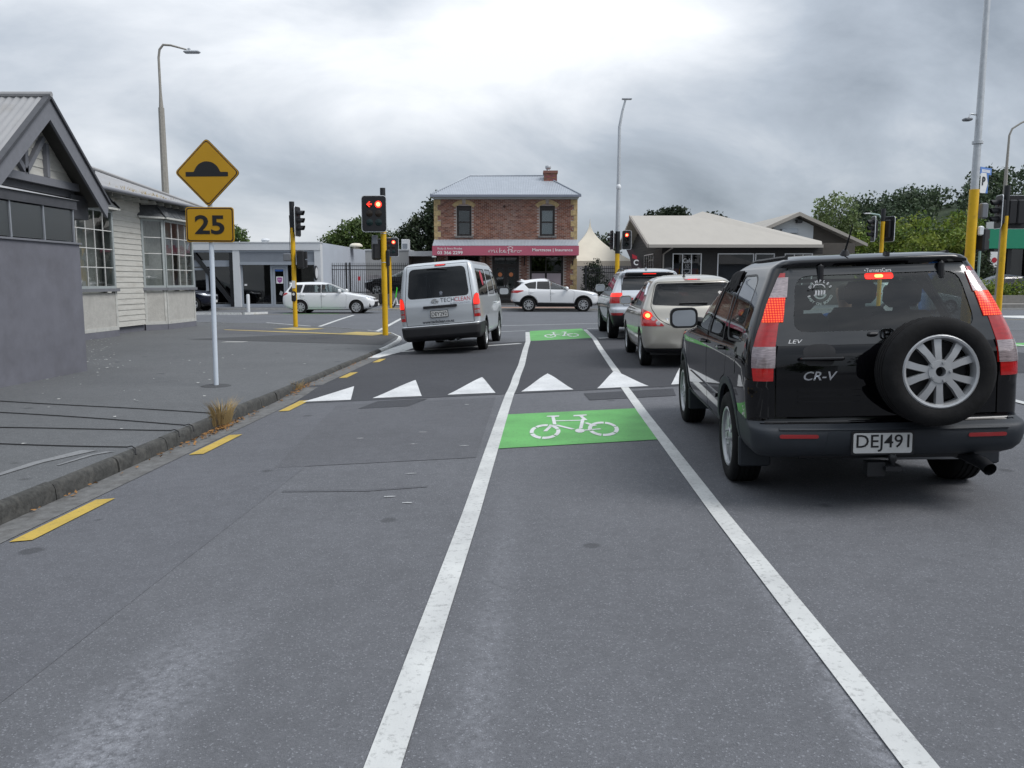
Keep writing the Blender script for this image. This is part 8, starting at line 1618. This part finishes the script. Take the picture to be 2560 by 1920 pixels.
for i in range(260):
    a = rng.uniform(0, 6.28); el = rng.uniform(-.6, 1.3); L = rng.uniform(.5, .95); d = Vector((math.cos(a) * math.cos(el), math.sin(a) * math.cos(el), math.sin(el))); s_ = d.cross(Vector((0, 0, 1))).normalized() * .03; o_ = Vector((0, 0, 4.2)); cv.curcol = tuple(np.array((.09, .12, .05)) * rng.uniform(.6, 1.3)); cv.add([o_ + s_, o_ - s_, o_ + d * L * .6 - s_ * .8, o_ + d * L + Vector((0, 0, -.15 * L)), o_ + d * L * .6 + s_ * .8], [(0, 1, 2, 3, 4)])
cv.build('crown', 'leaf', cab); MB().tube([(0, 0, 0), (.05, 0, 4.2)], [.14, .09], 8).build('trunk', 'bark', cab)
tree('small tree top showing past the speed plate', -24.2, 72, 0, [(0, 0, 5.0, 1.3, 1.2, 1.4)], 1800, .15, 'mid')
tree('tiny bush top over the shop parapet', -13.2, 80, 0, [(0, 0, 4.1, .9, .9, .45)], 500, .13, 'dark', .1)
tree('flat topped dark pine above the cafe ridge', 14.0, 76, 0, [(0, 0, 7.2, 1.9, 1.6, .9), (.9, 0, 7.6, 1.2, 1.2, .7), (-1.1, 0, 6.8, 1.0, 1.0, .6)], 4000, .14, 'pine')
tree('small dark pine right of the cafe ridge', 18.6, 77, 0, [(0, 0, 7.1, 1.3, 1.2, .6), (1.0, 0, 6.6, .8, .8, .5)], 1800, .14, 'pine')
tree('dark tree between the marquee and the cafe', 8.0, 74, 0, [(0, 0, 4.4, 1.7, 1.4, 1.2), (-1.3, 0, 3.8, 1.2, 1.2, 1.1)], 3500, .14, 'dark')
tree('airy pale green tree beside the hall gable', 28.4, 73, 0, [(0, 0, 7.4, 1.9, 1.7, 2.0), (-1.3, 0, 6.0, 1.5, 1.4, 1.4), (1.3, 0, 5.4, 1.6, 1.5, 1.6), (.2, 0, 4.4, 2.3, 1.8, 1.4)], 6500, .13, 'pale')
tree('olive flowering shrub at the hall eave', 26.6, 71, 0, [(0, 0, 4.6, 1.6, 1.3, 1.2), (-1.0, 0, 4.0, 1.2, 1.2, 1.0)], 3500, .12, 'olive')
for x, y, w_, h_, lb in ((31.0, 72, 2.4, 6.3, 'bright green tree next to the airy pale tree'), (34.6, 71, 2.4, 7.4, 'tallest bright green tree of the row'), (37.8, 70, 2.3, 7.6, 'broad bright green tree beside the tall mast'), (33.0, 66, 2.2, 5.4, 'low bright green tree in front of the row'), (36.2, 66, 2.0, 6.0, 'rounded bright green tree before the mast')):
    tree(lb, x, y, 0, [(0, 0, h_ * .62, w_, w_ * .8, h_ * .36), (-.9, 0, h_ * .45, w_ * .8, w_ * .7, h_ * .3), (.9, 0, h_ * .42, w_ * .8, w_ * .7, h_ * .32), (.2, .2, h_ * .25, w_ * .9, w_ * .7, h_ * .25)], 11000, .13, 'bright')
tree('dark shrub under the green building corner', 33.2, 59, .3, [(0, 0, 1.9, 1.2, 1.0, 1.5), (.3, 0, .9, 1.3, 1.0, .9)], 3000, .12, 'dark', .1)
tree('dark climbing shrub beside the brick building corner', 4.85, 49.2, FZ, [(0, 0, .8, .75, .5, .9), (-.1, 0, 1.7, .6, .45, .8), (.2, 0, 2.2, .3, .3, .45), (.5, 0, 1.2, .45, .4, .8)], 4200, .055, 'pine', .06, 'shrubs', 'shrub')
def hedge(label, x0, x1, y, z0, z1, kind, n, size=.09):
    T = thing('hedge', label, 'hedge', ((x0 + x1) / 2, y, z0), 0, 'hedges'); k = max(2, int((x1 - x0) / 1.2)); bl = [(x0 + (x1 - x0) * (i + .5) / k - (x0 + x1) / 2, 0, (z1 - z0) * .5, .8, .5, (z1 - z0) * .55) for i in range(k)]; P, m, col = leaves(bl, n, size, GREEN[kind]); link('foliage', leaf_mesh('foliage', P, m, col), 'leaf', T); MB().tube([(0, 0, 0), (0, 0, (z1 - z0) * .6)], .05, 6).build('stem', 'bark', T); return T
hedge('clipped green hedge behind the tall mast', 24.6, 33.5, 49.0, .3, 1.6, 'bright', 5000); hedge('low dark planting along the yard wall', 31, 42, 47.5, .3, .95, 'dark', 4000)
# wooded hill
HX = []; 
def hillz(x, y): return 22 * math.exp(-((x - 120) / 62) ** 2 - ((y - 190) / 50) ** 2) - .5
gx_ = [20 + i * 6 for i in range(40)]; gy_ = [115 + i * 6 for i in range(26)]; hv = [(x, y, hillz(x, y)) for y in gy_ for x in gx_]; me = bpy.data.meshes.new('hill'); me.from_pydata(hv, [], [(j * 40 + i, j * 40 + i + 1, (j + 1) * 40 + i + 1, (j + 1) * 40 + i) for j in range(25) for i in range(39)]); tag(link('hill', me, 'hill_ground'), 'low wooded hill on the right', kind='structure')
bl = []
for i in range(230): x = rng.uniform(48, 150); y = rng.uniform(120, 185); h_ = rng.uniform(2.5, 4.5); bl.append((x, y, hillz(x, y) + h_ * .7, h_ * .8, h_ * .8, h_))
P, m, col = leaves(bl, 100000, .36, [(.062, .095, .05), (.075, .108, .056), (.052, .08, .046)]); tag(link('hill_wood', leaf_mesh('hill_wood', P, m, col), 'leaf'), 'dark green wood covering the hill', 'wood', kind='stuff')
bl = []
for i in range(60): x = rng.uniform(-110, 30); y = rng.uniform(130, 170); h_ = rng.uniform(1.5, 2.6); bl.append((x, y, h_ * .6, 3, 2, h_))
P, m, col = leaves(bl, 9000, .4, GREEN['dark']); tag(link('far_tree_belt', leaf_mesh('far_tree_belt', P, m, col), 'leaf'), 'far belt of dark trees beyond the buildings', 'wood', kind='stuff')
# the street behind the viewer, which the paint and glass reflect
for i, (x, y, h_, k) in enumerate(((-9, -14, 7, 'dark'), (9.5, -17, 8, 'mid'), (-12, -30, 9, 'mid'), (13, -33, 9, 'dark'), (-7, -48, 8, 'dark'), (4, -60, 8, 'mid'), (20, -22, 8, 'mid'), (-20, -20, 8, 'dark'))):
    tree(['broad street tree standing behind the viewer on the left kerb', 'street tree behind the viewer on the right kerb', 'second street tree behind on the left', 'second street tree behind on the right', 'third tree behind on the left', 'tree closing the street behind', 'tree in the right yard behind', 'tree in the left yard behind'][i], x, y, 0, [(0, 0, h_ * .62, h_ * .36, h_ * .36, h_ * .36), (1, .5, h_ * .5, h_ * .3, h_ * .3, h_ * .3)], 1300, .4, k, .25, 'street trees behind the viewer')
for i, (x0, x1, y0, y1, h_, mt) in enumerate(((10.5, 20, -30, -4, 3.6, 'brick_plain'), (-24, -9.5, -40, -8, 3.8, 'board'), (-10, 12, -80, -70, 6, 'wall_grey'), (14.5, 26, -2, 12, 3.4, 'wall_pale'))):
    T = thing('house', ['brick shop on the right behind the viewer', 'boarded shop on the left behind the viewer', 'grey hall closing the street behind', 'pale workshop right of the street beside the viewer'][i], 'building', ((x0 + x1) / 2, (y0 + y1) / 2, 0)); MB().box(x0, x1, y0, y1, 0, h_).build('wall', mt, T); cx = (x0 + x1) / 2
    MB().add([(x0 - .4, y0 - .4, h_), (x1 + .4, y0 - .4, h_), (x1 + .4, y1 + .4, h_), (x0 - .4, y1 + .4, h_), (cx, y0 + 2, h_ + 2), (cx, y1 - 2, h_ + 2)], [(0, 1, 4), (2, 3, 5), (1, 2, 5, 4), (3, 0, 4, 5), (0, 3, 2, 1)]).build('roof', 'iron_roof', T)
    xs_ = x0 if x0 > 0 else x1; dd = -.03 if x0 > 0 else .03
    if i != 2:
        for k in range(int((y1 - y0) / 4)): MB().box(min(xs_, xs_ + dd), max(xs_, xs_ + dd), y0 + 1 + k * 4, y0 + 3.4 + k * 4, 1, 2.8).build('window', 'frit', T)
    rebase(T)
